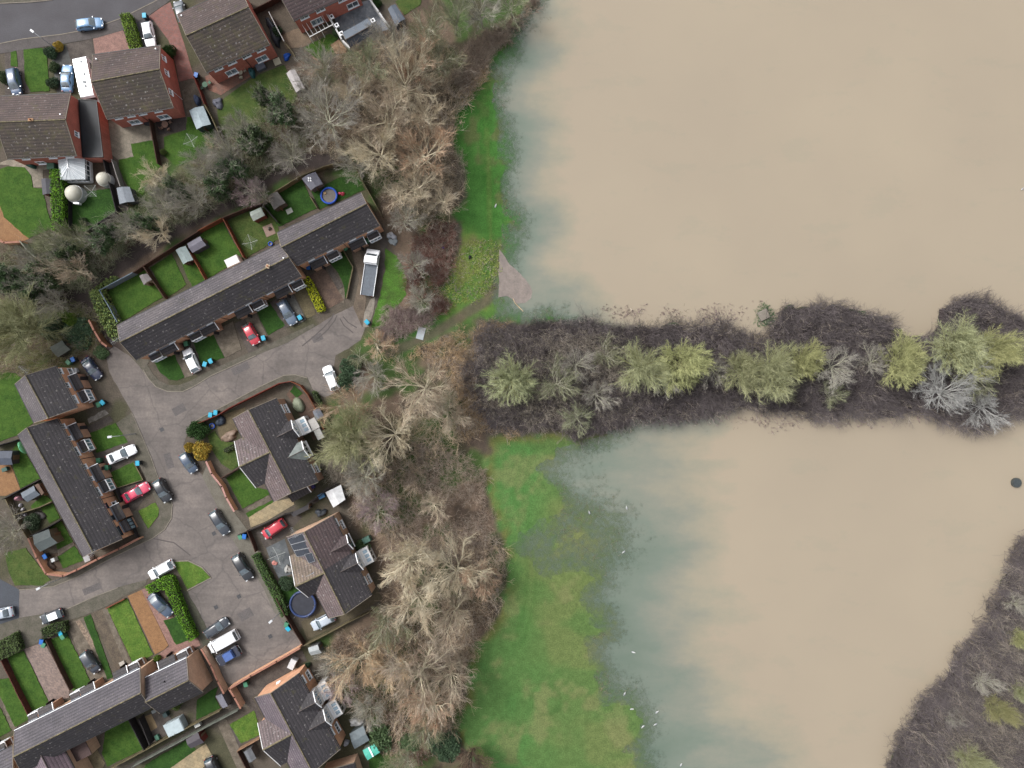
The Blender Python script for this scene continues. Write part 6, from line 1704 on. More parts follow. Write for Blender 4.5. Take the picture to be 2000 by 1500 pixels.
# flooded hedge strip
GS = "trees standing in the flooded hedge strip"
for k, x, y, r, lab, h in [
    ('olv0', 1003, 748, 44, "round olive tree at the west end of the flooded hedge", 7), ('ggn0', 1085, 745, 42, "grey leafless tree right of the round olive one", 7),
    ('gry1', 1120, 712, 34, "grey-green twiggy tree left of the pale olive one", 5), ('ggn1', 1130, 815, 36, "greenish tree on the strip's south bank", 5),
    ('gry0', 1165, 770, 32, "dull grey tree beside the bare brown patch", 5), ('ggn0', 1180, 690, 32, "small grey tree near the strip's north bank", 4),
    ('olv1', 1254, 722, 44, "pale olive tree, second big crown along the strip", 7), ('gry1', 1292, 745, 26, "silvery tree tucked between the pale olive and yellow crowns", 5),
    ('yel0', 1336, 712, 52, "yellow-green tree, third big crown along the strip", 7), ('gry0', 1395, 725, 28, "grey tree in the gap after the third crown", 5),
    ('olv0', 1452, 725, 40, "olive tree at the left of the merged olive pair", 7), ('olv1', 1505, 728, 48, "olive tree at the right of the merged olive pair", 7),
    ('yel0', 1568, 708, 38, "golden-green tree on the right shoulder of the olive pair", 7), ('ggn1', 1533, 770, 24, "small grey-green tree below the golden-green shoulder", 4),
    ('gry1', 1632, 715, 40, "pale grey tree between the golden-green and yellow crowns", 6), ('gry0', 1700, 708, 32, "dim grey tree left of the yellow-green crown", 5),
    ('yel0', 1758, 710, 50, "yellow-green tree just before the gap in the strip", 7), ('ggn0', 1620, 772, 26, "low grey tree on the dark south bank", 4),
    ('olv0', 1868, 685, 52, "olive tree left half of the big eastern clump", 8), ('yel0', 1932, 688, 54, "bright yellow-green tree right half of the big eastern clump", 8),
    ('ggn1', 1905, 735, 52, "grey-green skirt of branches under the eastern clump", 6), ('wht0', 1845, 768, 56, "chalk-white branched tree at the strip's end", 8),
    ('wht0', 1925, 795, 38, "thin white-grey tree at the strip's south-east tip", 5),
    ('yel0', 1992, 1245, 30, "yellow-green tree in the south-east thicket by the right edge", 6), ('yel0', 1950, 1385, 40, "yellow-green tree in the middle of the south-east thicket", 6),
    ('olv1', 1895, 1485, 44, "olive tree at the bottom of the south-east thicket", 6), ('gry1', 1915, 1330, 34, "grey twiggy tree on the water side of the thicket", 5), ('olv0', 1992, 1352, 26, "olive tree third down the right edge of the thicket", 5),
    ('gry0', 1985, 1180, 34, "grey twiggy tree at the top of the south-east thicket", 5), ('gry1', 1860, 1400, 30, "grey twiggy tree in the lower part of the thicket", 4)]:
    plant(k, x, y, r * (1.13 if y < 900 else .74), lab, GS, h)
# evergreen shrubs
GE = "evergreen shrubs"
for k, x, y, r, lab, h in [
    ('con0', 384, 842, 22, "dark green ball conifer on the street corner", 2.6), ('gol0', 392, 883, 21, "large golden bush by the pink coped wall", 2.4), ('gol0', 368, 874, 12, "small orange-gold bush hanging over the parked car", 2.0),
    ('con0', 328, 98, 14, "dark conifer at the corner of the motorhome house", 2.6), ('lgr0', 132, 625, 17, "bright green bush by the dark felt shed", 2.4),
    ('evg0', 150, 650, 34, "dark ivy mound inside the walled plot", 1.8), ('evg0', 95, 640, 26, "dark evergreen bush left of the bright green one", 2.4), ('evg1', 195, 690, 16, "low dark bush at the brick wall end", 1.2),
    ('evg0', 685, 715, 24, "dark evergreen bush nearest the turning area", 2.2), ('evg0', 672, 745, 20, "dark evergreen bush right of the white hatchback", 2.0),
    ('evg1', 740, 1445, 30, "dark green bush behind the turquoise shed", 2.5), ('evg0', 870, 1460, 34, "dark bush at the bottom meadow edge", 2.5), ('evg1', 800, 1450, 24, "ivy bush among the dark red brambles", 2.0),
    ('lgr0', 306, 1288, 8, "lime green pot-sized bush against the tan gable step", 1.2), ('var0', 343, 1379, 12, "yellow-green bush behind the end terrace", 2.0),
    ('evg0', 96, 100, 14, "dark shrub at the corner of the front lawn", 1.8), ('gol0', 112, 88, 11, "rusty gold shrub by the lamp post", 1.5), ('evg1', 104, 130, 12, "dark shrub along the lawn edge by the drive", 1.5),
    ('evg0', 100, 160, 13, "grey-green shrub beside the light blue saloon", 1.6), ('evg1', 5, 150, 14, "dark bush at the left edge beside the people carrier", 1.8),
    ('evg0', 558, 1140, 16, "untidy dark shrub in the clothes line garden", 1.6), ('evg0', 60, 1020, 18, "dark spreading shrub in the thin garden by the big shed", 1.6),
    ('lgr0', 520, 1038, 6, "spiky lime plant by the red people carrier", .8), ('evg1', 655, 1125, 14, "dark bush near the double bay", 1.6), ('evg1', 708, 1068, 18, "dark ivy bush behind the green bin", 2.0),
    ('tan0', 413, 283, 17, "straw coloured feathery shrub on the rotary line lawn", 2.2), ('var0', 317, 296, 7, "pale variegated shrub against the fence", 1.4),
    ('evg1', 160, 432, 9, "small blue-green conifer at the bottom of the dome lawn", 1.4), ('evg0', 600, 1318 - 18, 6, "small dark shrub in the wall corner", 1.0),
    ('evg1', 655, 62, 9, "dark shrub by the pergola end", 1.5), ('evg0', 540, 60, 12, "dark shrub in the narrow side garden", 1.6), ('con0', 735, 5, 10, "green bush by the white boundary wall", 1.6)]:
    plant(k, x, y, r, lab, GE, h, name='shrub', cat='shrub', part='foliage')

# ---- hedges
def hedge(name, label, pts, h, leafm, seed=1, size=.16, dens=95, closed_poly=True):
    """clipped hedge over a footprint polygon"""
    poly = wpoly(pts, h * .8); g = np.random.default_rng(seed); P = np.array(poly)
    lo, hi = P.min(0), P.max(0); c = P.mean(0)
    area = abs(sum(poly[i][0] * poly[(i + 1) % len(poly)][1] - poly[(i + 1) % len(poly)][0] * poly[i][1] for i in range(len(poly)))) / 2
    n = int(area * dens); Q = []
    while sum(map(len, Q)) < n:
        q = g.uniform(lo, hi, (n * 3, 2)); Q.append(q[sdf(poly, q[:, 0], q[:, 1]) < 0.02])
    Q = np.concatenate(Q)[:n]; d = -sdf(poly, Q[:, 0], Q[:, 1])
    z = h * (1 - .18 * np.exp(-(d / .25) ** 2)) + (fbm(Q[:, 0], Q[:, 1], 1.2, seed) - .5) * .35 + g.normal(0, .06, n)
    top = np.stack([Q[:, 0], Q[:, 1], z], 1)
    per = []; 
    for i in range(len(poly)):
        a, b = P[i], P[(i + 1) % len(poly)]; m = int(np.linalg.norm(b - a) * h * dens * .7)
        t = g.uniform(0, 1, m)[:, None]; q = a + (b - a) * t; per.append(np.concatenate([q + g.normal(0, .07, (m, 2)), g.uniform(.05, h, (m, 1))], 1))
    V, F = leaf_quads(g, np.concatenate([top] + per), size, .4)
    t = thing(name, (c[0], c[1], 0), label, "hedge")
    o = np.array([c[0], c[1], 0]); me = np_mesh("hedge_leaves", V - o, F, leafm); obj('foliage', me, t)
    k = [tuple(c + (p - c) * .96) for p in P]
    MB().prism(k, 0, h * .86).build('stem', M("hedge_core", C(44, 46, 30), var=.3), t)
    return t
HG = M("hedge_green", C(112, 138, 46, 1.7), C(78, 104, 34, 1.7), scale=1.0); HY = M("hedge_yellow", C(176, 178, 30, 1.7), C(130, 138, 30, 1.7), scale=1.2)
HGD = M("hedge_dark", C(72, 88, 46, 1.7), C(52, 68, 38, 1.7), scale=1.0); HGB = M("hedge_bright", C(104, 146, 34, 1.7), C(70, 112, 30, 1.7), scale=1.0)
hedge("clipped_hedge", "bright green clipped hedge between pink drive and white estate", [(235.5,28.5),(253,26),(263,55),(274.5,93),(253.5,95),(243,55)], 1.7, HG, 1)
hedge("clipped_hedge", "tall long clipped hedge between the left lawn and the white domes", [(101,332),(120,332),(124,390),(124,445),(104,450),(103,390)], 2.6, HGB, 2)
hedge("clipped_hedge", "yellow-green clipped hedge between two drives of the long terrace", [(593,546),(602,541),(618,568),(633,601),(632,606),(620,608),(605,576)], 1.2, HY, 3)
hedge("clipped_hedge", "long bright green hedge along the orange gravel house, bent at the top", [(285,1146),(322,1126),(336,1128),(355,1182),(382,1245),(370,1252),(350,1210),(322,1150),(292,1158)], 1.8, HGB, 4)
hedge("clipped_hedge", "small dark square hedge in front of the white-roofed car", [(81,1230),(100,1220),(126,1215),(129,1233),(105,1238),(86,1247)], 1.4, HGD, 5)
hedge("clipped_hedge", "wide flat-topped hedge block by the pink-grey block drive", [(-8,1258),(28.5,1237),(34,1250),(40,1269),(4,1287),(-10,1290)], 1.6, M("hedge_olive", C(88, 104, 60, 1.7), C(68, 86, 48, 1.7), scale=1.0), 6)
hedge("ivy_hedge", "green ivy strip hedge beside the black car and road", [(493,1086),(503,1082),(522,1115),(550,1165),(562,1200),(551,1204),(534,1168),(512,1125)], 1.5, M("hedge_ivy", C(82, 108, 54, 1.7), C(54, 78, 42, 1.7), scale=1.2), 7)
hedge("variegated_hedge", "variegated hedge outside the blue-grey fence along the dark path", [(176,572),(195,556),(222,540),(228,546),(200,566),(215,600),(232,630),(238,655),(222,665),(205,640),(188,605)], 1.8, VARI, 8, .24, 60)
hedge("ivy_hedge", "dark ivy hedge along the outer face of the corner garden fence", [(610,765),(616,766),(634,800),(642,822),(636,826),(625,800)], 1.4, HGD, 9)
hedge("clipped_hedge", "low dark hedge at the foot of the pink roofed pair's lawn", [(458,866),(470,862),(472,870),(440,884),(436,878)], .8, HGD, 10)

# ---- scrub: masses of thin stems nobody could count
def scrub(name, label, pts, n, h, mat, seed,  lean=.5, forks=4, r=.014, noise=None, thin=0.0, lenf=.6, dn=.62, palef=.3):
    n = int(n * dn); poly = wpoly(pts, h * .5); g = np.random.default_rng(seed); P = np.array(poly); lo, hi = P.min(0), P.max(0); Q = []
    tot = 0
    while tot < n:
        q = g.uniform(lo - 1, hi + 1, (n * 2, 2)); d = sdf(poly, q[:, 0], q[:, 1]) + (fbm(q[:, 0], q[:, 1], 4, seed, 3) - .5) * 3.0
        keep = d < g.uniform(-.6, .5, len(q))
        if thin: keep &= fbm(q[:, 0], q[:, 1], 3.0, seed + 5, 3) > thin + g.normal(0, .05, len(q))
        q = q[keep]; Q.append(q); tot += len(q)
    Q = np.concatenate(Q)[:n]
    z = ground_z(Q[:, 0], Q[:, 1]); hh = h * g.uniform(.35, 1.25, n) * (.55 + .9 * fbm(Q[:, 0], Q[:, 1], 3.5, seed + 9, 3))
    a = fbm(Q[:, 0], Q[:, 1], 4.0, seed + 2) * 12.6
    D = np.stack([np.cos(a) * lean * .6, np.sin(a) * lean * .6, np.ones(n)], 1) + g.normal(0, lean * .5, (n, 3)) * np.array([1, 1, .2])
    l1 = grow(g, np.stack([Q[:, 0], Q[:, 1], z], 1), D, hh, 4, .16, .0); parts = [tubes(l1, np.full(n, r * 1.3), np.full(n, r * .7), 3)]
    p, d, L, t = shoots(g, l1, hh, forks, .3, 1.0, .3, .9, lenf); l2 = grow(g, p, d, L, 3, .2, .0); parts.append(tubes(l2, np.full(len(l2), r * .8), np.full(len(l2), r * .5), 3))
    V, F = merge(parts)
    pale = g.random(n) < palef; k1 = np.tile(np.repeat(pale, 3), 3); k2 = np.tile(np.repeat(np.repeat(pale, forks), 2), 3)
    o = obj(name, np_mesh(name, V, F, [mat, PALE_STEM], mi=np.concatenate([k1, k2]).astype(int).tolist())); tag(o, label, None, None, 'stuff'); return o
PALE_STEM = M("pale_dead_stems", C(166, 156, 144, 2.0), C(140, 130, 120, 2.0), scale=.6, spec=.1)
SC_P = M("purple_grey_stems", C(108, 101, 102, 2.0), C(80, 75, 76, 2.0), scale=.35, spec=.1)
SC_M = M("mauve_brown_stems", C(120, 104, 102, 2.9), C(92, 80, 80, 2.9), scale=.35, spec=.1); SC_G = M("grey_stems", C(132, 126, 114, 2.9), C(104, 98, 90, 2.9), scale=.5, spec=.1)
SC_T = M("straw_stems", C(184, 160, 128, 2.2), C(142, 122, 96, 2.2), scale=.6, spec=.1); SC_R = M("red_brown_stems", C(112, 82, 74, 2.9), C(84, 62, 56, 2.9), scale=.5, spec=.1)
SC_O = M("olive_stems", C(120, 120, 84, 2.9), C(92, 96, 66, 2.9), scale=.5, spec=.1)
scrub("flooded_thicket_scrub", "mauve-brown thicket of thin stems along the flooded hedge", STRIP, 34000, 2.3, SC_P, 1, .55, 5, .017, dn=1, palef=.06)
scrub("grey_scrub", "grey twiggy undergrowth in the west half of the flooded hedge", [(940,680),(1000,650),(1100,640),(1220,660),(1260,700),(1250,800),(1120,845),(1040,830),(960,810)], 7000, 2.6, SC_G, 2, .7)
scrub("thicket_scrub", "dark thicket of stems in the bottom right corner", SE_SCRUB, 26000, 2.7, SC_P, 3, .55, 5, .017, dn=1, palef=.06)
scrub("grey_scrub", "grey twigs inside the bottom right thicket", [(1985,1110),(1940,1230),(1880,1320),(1800,1430),(1770,1510),(2010,1510),(2010,1110)], 5000, 3.0, SC_G, 4, .8)
scrub("dead_grass_fringe", "straw coloured dead grass round the west tip of the flooded hedge", [(896,730),(915,680),(935,640),(960,618),(1000,625),(985,645),(950,655),(930,690),(918,730),(930,790),(960,830),(1010,842),(1000,852),(940,838),(905,800)], 3600, 1.2, SC_T, 5, 1.0, 3)
scrub("bramble_scrub", "red-brown brambles on the verge between lorry and meadow strip", [(808,470),(850,420),(885,440),(895,470),(880,520),(865,570),(880,600),(840,615),(800,600),(790,560),(800,520)], 8000, 1.4, SC_R, 6, 1.0, thin=.4)
scrub("bramble_scrub", "mauve brambles and dead grass beside the dirt track", [(760,600),(800,600),(850,605),(835,640),(800,650),(780,670),(745,680),(735,650)], 3000, 1.2, SC_M, 7, 1.0)
scrub("bramble_scrub", "straw and bramble tangle south of the dirt track", [(770,690),(850,660),(905,640),(920,700),(925,780),(940,840),(900,850),(860,700),(780,720)], 3600, 1.2, SC_T, 8, 1.0, 3, thin=.44)
scrub("bramble_scrub", "brown bramble field in the middle of the belt", [(690,880),(780,860),(850,870),(935,900),(945,960),(965,1040),(985,1100),(980,1180),(900,1180),(760,1050),(690,1010)], 12000, 1.5, M("belt_brambles", C(138, 124, 112, 3.1), C(108, 96, 86, 3.1), scale=.4, spec=.1), 9, 1.0, thin=.36)
scrub("bramble_scrub", "brown undergrowth of the lower belt", [(640,1260),(760,1190),(900,1180),(975,1190),(940,1245),(908,1310),(900,1400),(885,1450),(780,1500),(735,1440),(700,1380),(650,1330)], 10000, 1.4, M("lower_brambles", C(134, 118, 102, 3.1), C(106, 92, 80, 3.1), scale=.4, spec=.1), 10, 1.0, thin=.38)
scrub("bramble_scrub", "dark red brambles at the bottom of the belt", [(770,1400),(840,1420),(850,1470),(800,1490),(765,1450)], 1800, 1.2, SC_R, 11, 1.0)
scrub("bramble_scrub", "undergrowth beneath the upper belt trees", [(600,110),(700,90),(760,60),(850,60),(900,120),(900,180),(880,260),(905,330),(900,400),(830,440),(760,420),(700,330),(600,300),(560,230)], 11000, 1.6, M("upper_brambles", C(128, 120, 102, 3.2), C(100, 94, 80, 3.2), scale=.4, spec=.1), 12, 1.0, thin=.36)
scrub("reed_fringe", "brown dead stems on the bank at the water's top inlet", [(880,150),(940,60),(1000,35),(1045,-10),(1050,5),(985,75),(950,125),(905,180)], 5000, 1.5, M("brown_reeds", C(132, 118, 104, 2.7), C(104, 92, 82, 2.7), scale=.5, spec=.1), 13, 1.0)
scrub("dead_grass_fringe", "straw edge along the meadow strip", [(955,100),(945,130),(900,190),(885,215),(905,200),(940,150)], 900, 1.0, SC_T, 14, 1.2, 3)
scrub("grey_scrub", "grey-brown twigs behind the middle pair of houses", [(640,870),(690,900),(700,940),(690,960),(650,940),(628,900)], 2200, 1.8, SC_G, 15, .9)
scrub("undergrowth_scrub", "green-brown undergrowth of the north west belt", [(60,480),(175,460),(260,410),(310,340),(420,300),(460,250),(520,190),(600,200),(600,300),(500,350),(380,420),(260,470),(170,560),(60,600),(-20,560),(-20,500)], 13000, 1.8, M("grey_olive_stems", C(128, 130, 106, 2.6), C(98, 104, 80, 2.6), scale=.5, spec=.1), 16, 1.0, palef=.2)
scrub("undergrowth_scrub", "dark twigs round the bright green bush", [(-20,590),(70,600),(160,590),(205,640),(190,690),(130,700),(90,720),(-20,735)], 5000, 1.5, SC_O, 17, 1.0)
scrub("meadow_tussocks", "scattered tussocks in the upper meadow strip", [(900,460),(970,480),(965,560),(930,590),(870,600),(880,530)], 2600, .4, M("tussock_blades", C(150, 156, 90, 2.2), C(110, 128, 64, 2.2), scale=.5, spec=.1), 18, 1.3, 4, r=.02)
scrub("drowned_plants", "dark tops of drowned plants in the water north of the strip", [(1180,602),(1420,596),(1500,590),(1510,630),(1440,640),(1380,620),(1200,620)], 700, .5, SC_M, 19, 1.2, 5, r=.03, thin=.48)
scrub("drowned_plants", "drowned plant tops along the south bank of the strip", [(1240,825),(1360,812),(1480,806),(1600,826),(1720,826),(1800,815),(1800,822),(1700,834),(1560,836),(1360,822)], 500, .5, SC_M, 20, 1.2, 5, r=.03)

scrub("drowned_plants", "green tufts round the pale concrete block in the flood", [(1474,602),(1496,598),(1512,612),(1506,630),(1484,634),(1468,624)], 420, .5, M("green_tufts", C(104, 128, 92, 1.6), C(78, 104, 76, 1.6), scale=1.0, spec=.1), 21, 1.2, 5, r=.025, dn=1, palef=.1)
def flotsam():
    g = np.random.default_rng(77); q = g.uniform([-5, -70], [40, 70], (60000, 2)); d = shore_noisy(q[:, 0], q[:, 1]); q = q[(d < -.1) & (d > -3.5 * g.random(len(q)) ** 2 - .2) & (fbm(q[:, 0], q[:, 1], 5, 3) > .5)][:900]
    n = len(q); a = g.uniform(0, 6.28, n); L = g.uniform(.15, .7, n)[:, None, None]
    D = np.stack([np.cos(a), np.sin(a), 0 * a], 1)[:, None, :]; P = np.concatenate([q, np.full((n, 1), WL + .01)], 1)[:, None, :]
    pts = P + D * L * np.array([-.5, 0, .5])[None, :, None] + g.normal(0, .03, (n, 3, 3)) * np.array([1, 1, 0]); V, F = tubes(pts, np.full(n, .025), np.full(n, .015), 3)
    tag(obj("flood_debris", np_mesh("flood_debris", V, F, M("wet_straw", C(150, 140, 116), C(110, 102, 84), scale=1.0))), "straw and twig litter drifting along the flood edge", None, None, 'stuff')
flotsam()

scrub("sapling_scrub", "hazy grey-tan sapling twigs between the trees of the upper belt", [(600,120),(690,95),(770,60),(860,60),(900,120),(895,200),(880,300),(905,380),(850,430),(800,420),(740,330),(680,260),(650,200)], 1800, 3.6, M("sapling_twigs", C(166, 150, 128, 2.4), C(138, 124, 106, 2.4), scale=.3, spec=.1), 31, .8, 6, r=.02, dn=.8, palef=.35)
scrub("sapling_scrub", "hazy grey-tan sapling twigs between the trees of the lower belt", [(640,870),(760,830),(900,780),(930,840),(870,880),(800,960),(760,1040),(860,1040),(970,1060),(975,1170),(910,1290),(890,1420),(800,1440),(700,1380),(690,1300),(760,1200),(760,1080),(720,980)], 2400, 3.4, M("sapling_twigs", C(166, 150, 128, 2.4), C(138, 124, 106, 2.4)), 32, .8, 6, r=.02, dn=.8, palef=.35)
# ================================================================ FENCES, WALLS, STREET AND GARDEN THINGS
FB = M("brown_fence", C(96, 66, 54), C(72, 52, 44), scale=1.2); FO = M("orange_brown_fence", C(150, 84, 52), C(118, 66, 46), scale=1.2)
FW = M("weathered_fence", C(134, 122, 92), C(104, 96, 72), scale=1.0); FBL = M("blue_grey_fence", C(134, 152, 168), C(118, 134, 150), scale=.8)
FDK = M("dark_fence", C(62, 58, 58), C(48, 44, 46), scale=1.0); FRD = M("red_stained_fence", C(132, 58, 44), C(104, 48, 40), scale=1.2)
FWH = M("white_fence_wall", C(226, 226, 226), var=.06)

def fence(label, pts, mat, h=1.7, name='panel_fence', cat='fence', posts=True, w=.06, dens=1.9):
    P = [W(p[0], p[1], h * .6) for p in pts]; P = [Vector((p.x, p.y, 0)) for p in P]
    t = thing(name, P[0], label, cat)
    m = MB(); k = 0
    for a, b in zip(P[:-1], P[1:]):
        L = (b - a).length; n = max(1, round(L / dens)); d = (b - a).normalized()
        for i in range(n):
            p, q = a.lerp(b, i / n), a.lerp(b, (i + 1) / n)
            dz = rnd.uniform(-.04, .04); off = Vector((-d.y, d.x, 0)) * rnd.uniform(-.02, .02)
            m.bar(p + off + Vector((0, 0, h / 2 + dz)), q + off + Vector((0, 0, h / 2 + dz + rnd.uniform(-.02, .02))), w, h - .08)
            m.bar(p + off + Vector((0, 0, h + dz)), q + off + Vector((0, 0, h + dz)), w + .06, .05)
    m.build('panel', mat, t)
    if posts:
        for a, b in zip(P[:-1], P[1:]):
            L = (b - a).length; n = max(1, round(L / dens))
            for i in range(n):
                p = a.lerp(b, i / n); MB().box((p.x, p.y, (h + .06) / 2), (.11, .11, h + .06)).build('post', mat, t)
                k += 1
                if k > 60: return t
    return t

def bwall(label, pts, mat=BR_O, h=1.8, cop=None, w=.24):
    P = [W(p[0], p[1], h) for p in pts]; P = [Vector((p.x, p.y, 0)) for p in P]
    t = thing('garden_wall', P[0], label, "wall"); m = MB(); c = MB()
    for a, b in zip(P[:-1], P[1:]):
        d = (b - a).normalized(); n = Vector((-d.y, d.x, 0)) * w / 2; e = d * .02
        for s in (-1, 1):
            x, y = (a - e + n * s, b + e + n * s); x, y = (x, y) if s < 0 else (y, x)
            m.quad(x, y, y + Vector((0, 0, h)), x + Vector((0, 0, h)))
        m.bar(a + Vector((0, 0, h / 2)), b + Vector((0, 0, h / 2)), w - .02, h - .01)
        c.bar(a - d * .1 + Vector((0, 0, h + .04)), b + d * .1 + Vector((0, 0, h + .04)), w + .06, .08)
        L = (b - a).length; k = int(L / 2.6)
        for i in range(1, k): q = a.lerp(b, i / k); c.box((q.x, q.y, h + .07), (.34, .34, .1), math.atan2(d.y, d.x))
    m.build('brickwork', mat, t); c.build('coping', cop or M("red_coping", C(190, 138, 118), C(160, 112, 96), scale=2), t)
    return t

fence("blue-grey painted fence round the west corner lawn", [(262.5,534),(199,568),(234,630)], FBL, 1.9)
fence("dark brown fence between two lawns of the long terrace", [(283,521),(325.5,584)], FB)
fence("rear fence of the long terrace, brown west stretch by the dark path", [(262,534.5),(283,520.5),(343.5,482.5),(390,453)], FB)
fence("orange-brown fence beside the duck-egg shed", [(373.5,493.5),(404,547)], FO)
fence("orange-brown rear fence stretch behind the mottled shed garden", [(390,452),(435.5,428)], FO)
fence("rear fence stretch behind the pale green shed", [(436,427.5),(485,407.5),(513,399)], FB)
fence("orange-brown fence running from the rear fence to the white awning", [(438.5,429),(478,504)], FO)
fence("dark fence beside the pale green shed", [(513.5,400),(544,435)], FDK)
fence("mossy rear fence behind the weathered shed and playhouse", [(514,398),(543.5,373.5),(588.5,346.5),(635,327),(689,313.5)], FW)
fence("mossy side fence of the pool garden running past the terrace end", [(689,313.5),(703,344),(748,425)], FW, 1.8)
fence("thin low fence beside the blue pool", [(606.5,385),(620,406.5)], FW, .9)
fence("thin mossy low fence bent round the shaded lawn by the lorry", [(670,488),(690,522),(677,583)], FW, .8, posts=False, w=.1)
fence("red fence from the golden corner along the pavement to the corner garden", [(390,826),(429,810),(450,796.5),(500,772),(547.5,748.5),(570,744.8)], FRD, 1.6)
fence("orange fence curving round the corner garden by the turning area", [(570,745),(588,753),(602,770),(622,806),(634,838)], FO, 1.6)
bwall("pink coped brick wall curving beside the road, below the golden bush", [(403,902),(413,925),(433,950),(442,972),(457,998)], BR_O, 1.5, M("pink_coping", C(206, 160, 150), C(186, 140, 132), scale=2))
bwall("mossy red brick wall by the ivy mound and bright bush", [(174,626),(184,646),(197,668),(208,676)], brick_mat("mossy_brick", C(150, 108, 76)), 1.7)
bwall("long brick wall round the corner garden of the left terrace", [(55.5,1052),(72,1090),(90,1121),(123,1125),(150,1113),(190,1092),(232,1072),(270,1052)], BR_O, 1.7)
bwall("brick wall bounding the parking court, next to the blue-topped off-roader's yard", [(448,1345),(490,1320),(540,1292),(585,1266)], BR_O, 1.9)
bwall("short brick wall at the alley mouth facing the tan gable", [(448,1346),(458,1362),(469.6,1383)], BR_T, 1.9)
bwall("brick wall with flagged strip beside the tan brick gable", [(393.5,1268),(412,1300),(425,1330),(437,1354)], BR_T, 1.8)
bwall("short tan brick wall by the bare soil plot on the left edge", [(-10,466),(8,474),(43,472)], BR_O, 1.5)
fence("pale tapering panel fence under the mossy grey-green tree", [(44,472),(58,490),(74,504)], M("pale_panel", C(164, 168, 152), var=.12), 1.8)
fence("dark fence between the lawn and the pink roofed pair's garden", [(433.8,933.5),(467.5,914)], FB, 1.6)
fence("dark fence on the north side of the red people carrier's drive", [(467,1044),(508,1027),(556,1004),(573,1000)], FDK, 1.3)
fence("brown slatted fence from the bins to the green strip hedge", [(484.6,1036),(495,1060),(500.8,1077)], FB, 1.5)
fence("dark slatted fence beside the trampoline and parking court", [(542,1167),(560,1203),(594.5,1259)], FB, 1.7)
fence("mossy fence along the south edge of the olive drive", [(594.5,1259),(640,1236),(684,1212.4),(751,1180)], FW, 1.6)
fence("dark fence between the white shed and the black log trough", [(607,981.5),(640,957),(660,944)], FDK, 1.7)
fence("upper mossy alley fence behind the bottom terrace", [(218,1499),(285,1463),(345,1430),(394,1405),(432,1385.5)], FW, 1.6)
fence("lower grey-green alley fence beside the dark lawn", [(262,1494),(345,1450),(400,1420),(467,1384)], M("grey_green_fence", C(132, 138, 128), C(112, 116, 106), scale=.8), 1.7)
fence("dark side fence of the square lawn behind the bottom terrace", [(254.7,1401.5),(270,1432),(285.4,1461.5)], FDK, 1.8)
fence("dark fence between tan flags and the square lawn", [(274.8,1401),(285,1424),(296,1451)], FDK, 1.7)
fence("dark brown double fence along the pink-grey block drive", [(93,1249.5),(115,1297),(139.5,1347)], FB, 1.2)
fence("red-brown fence between two front lawns at the lower left", [(6,1288.5),(34,1345),(61.5,1400)], M("red_brown_fence", C(112, 60, 50), C(92, 50, 44), scale=1.2), 1.3)
fence("low orange rail fence at the top of the long lawn", [(209,1187),(244,1169)], FO, .7, w=.1)
fence("white timber fence in the narrow side yard of the top house", [(528,28),(540,52),(557,84)], FWH, 1.7)
fence("thin rail fence from the white timber fence to the mauve-grey tree", [(557,84),(568,98),(578,113)], FW, 1.2, w=.1)
fence("dark fence between the top houses' yards", [(497,22),(524,8),(560,-12)], FB, 1.6)
fence("red fence beside the covered motorbike", [(381,152),(393,180),(402,206)], FRD, 1.7)
fence("weathered fence down the rotary line garden's right side", [(402,206),(414,228),(437.5,279)], FW, 1.6)
fence("brown fence between the pale patio and the dark patio", [(294,232),(302,275),(311,322)], FB, 1.7)
fence("dark trellis fence left of the narrow alley by the white dome", [(205,312),(214,350),(231,414)], FDK, 1.6)
fence("pale fence right of the narrow alley by the white dome", [(222,314),(230,340),(239,366)], M("pale_mauve_fence", C(156, 150, 148), var=.12), 1.6)
fence("dark bottom fence of the dome lawn", [(229.5,416.5),(200,434),(172.5,454)], FDK, 1.7)
fence("dark fence below the single tall hedge", [(138,445),(137,410),(137,392)], FDK, 1.0)
bwall("white rendered wall with box pillars beside the pergola", [(638,24),(655,55),(668,78),(683,93)], WHITE_R, 1.8, FWH, .2)
bwall("white wall on the far side of the wet concrete yard", [(723,0),(740,24),(761,54)], WHITE_R, 1.6, FWH, .2)
fence("dark fence above the shed cut by the left edge", [(-10,873),(38,858)], FDK, 1.6)
fence("dark fence by the log store of the left gardens", [(10,974),(45,955),(80,937)], FDK, 1.6)
fence("pale top rail fence across the thin gardens", [(104,979),(80,990),(32,1005)], FW, 1.2, w=.1)
fence("dark fence with pale rail above the big slate-green shed", [(122,1014),(95,1030),(62,1046)], FDK, 1.7)
fence("mossy west boundary fence of the left gardens", [(14,972),(30,1005),(58,1050)], FW, 1.5)
fence("low dark fence edging the black framed terrace end", [(228,955),(248,1002),(270,1050)], FDK, 1.0)
fence("low rail round the small square front lawn", [(229,953),(280,937),(263,903)], FW, .5, w=.08)
fence("slatted orange fence at the top of the small yard by the bottom pair", [(466,1464),(508,1440)], M("pale_orange_slats", C(190, 150, 120), C(150, 116, 92), scale=2), 1.4)
fence("brown fence down the side of the small yard by the bottom pair", [(466,1465),(480,1492),(492,1520)], FB, 1.3)

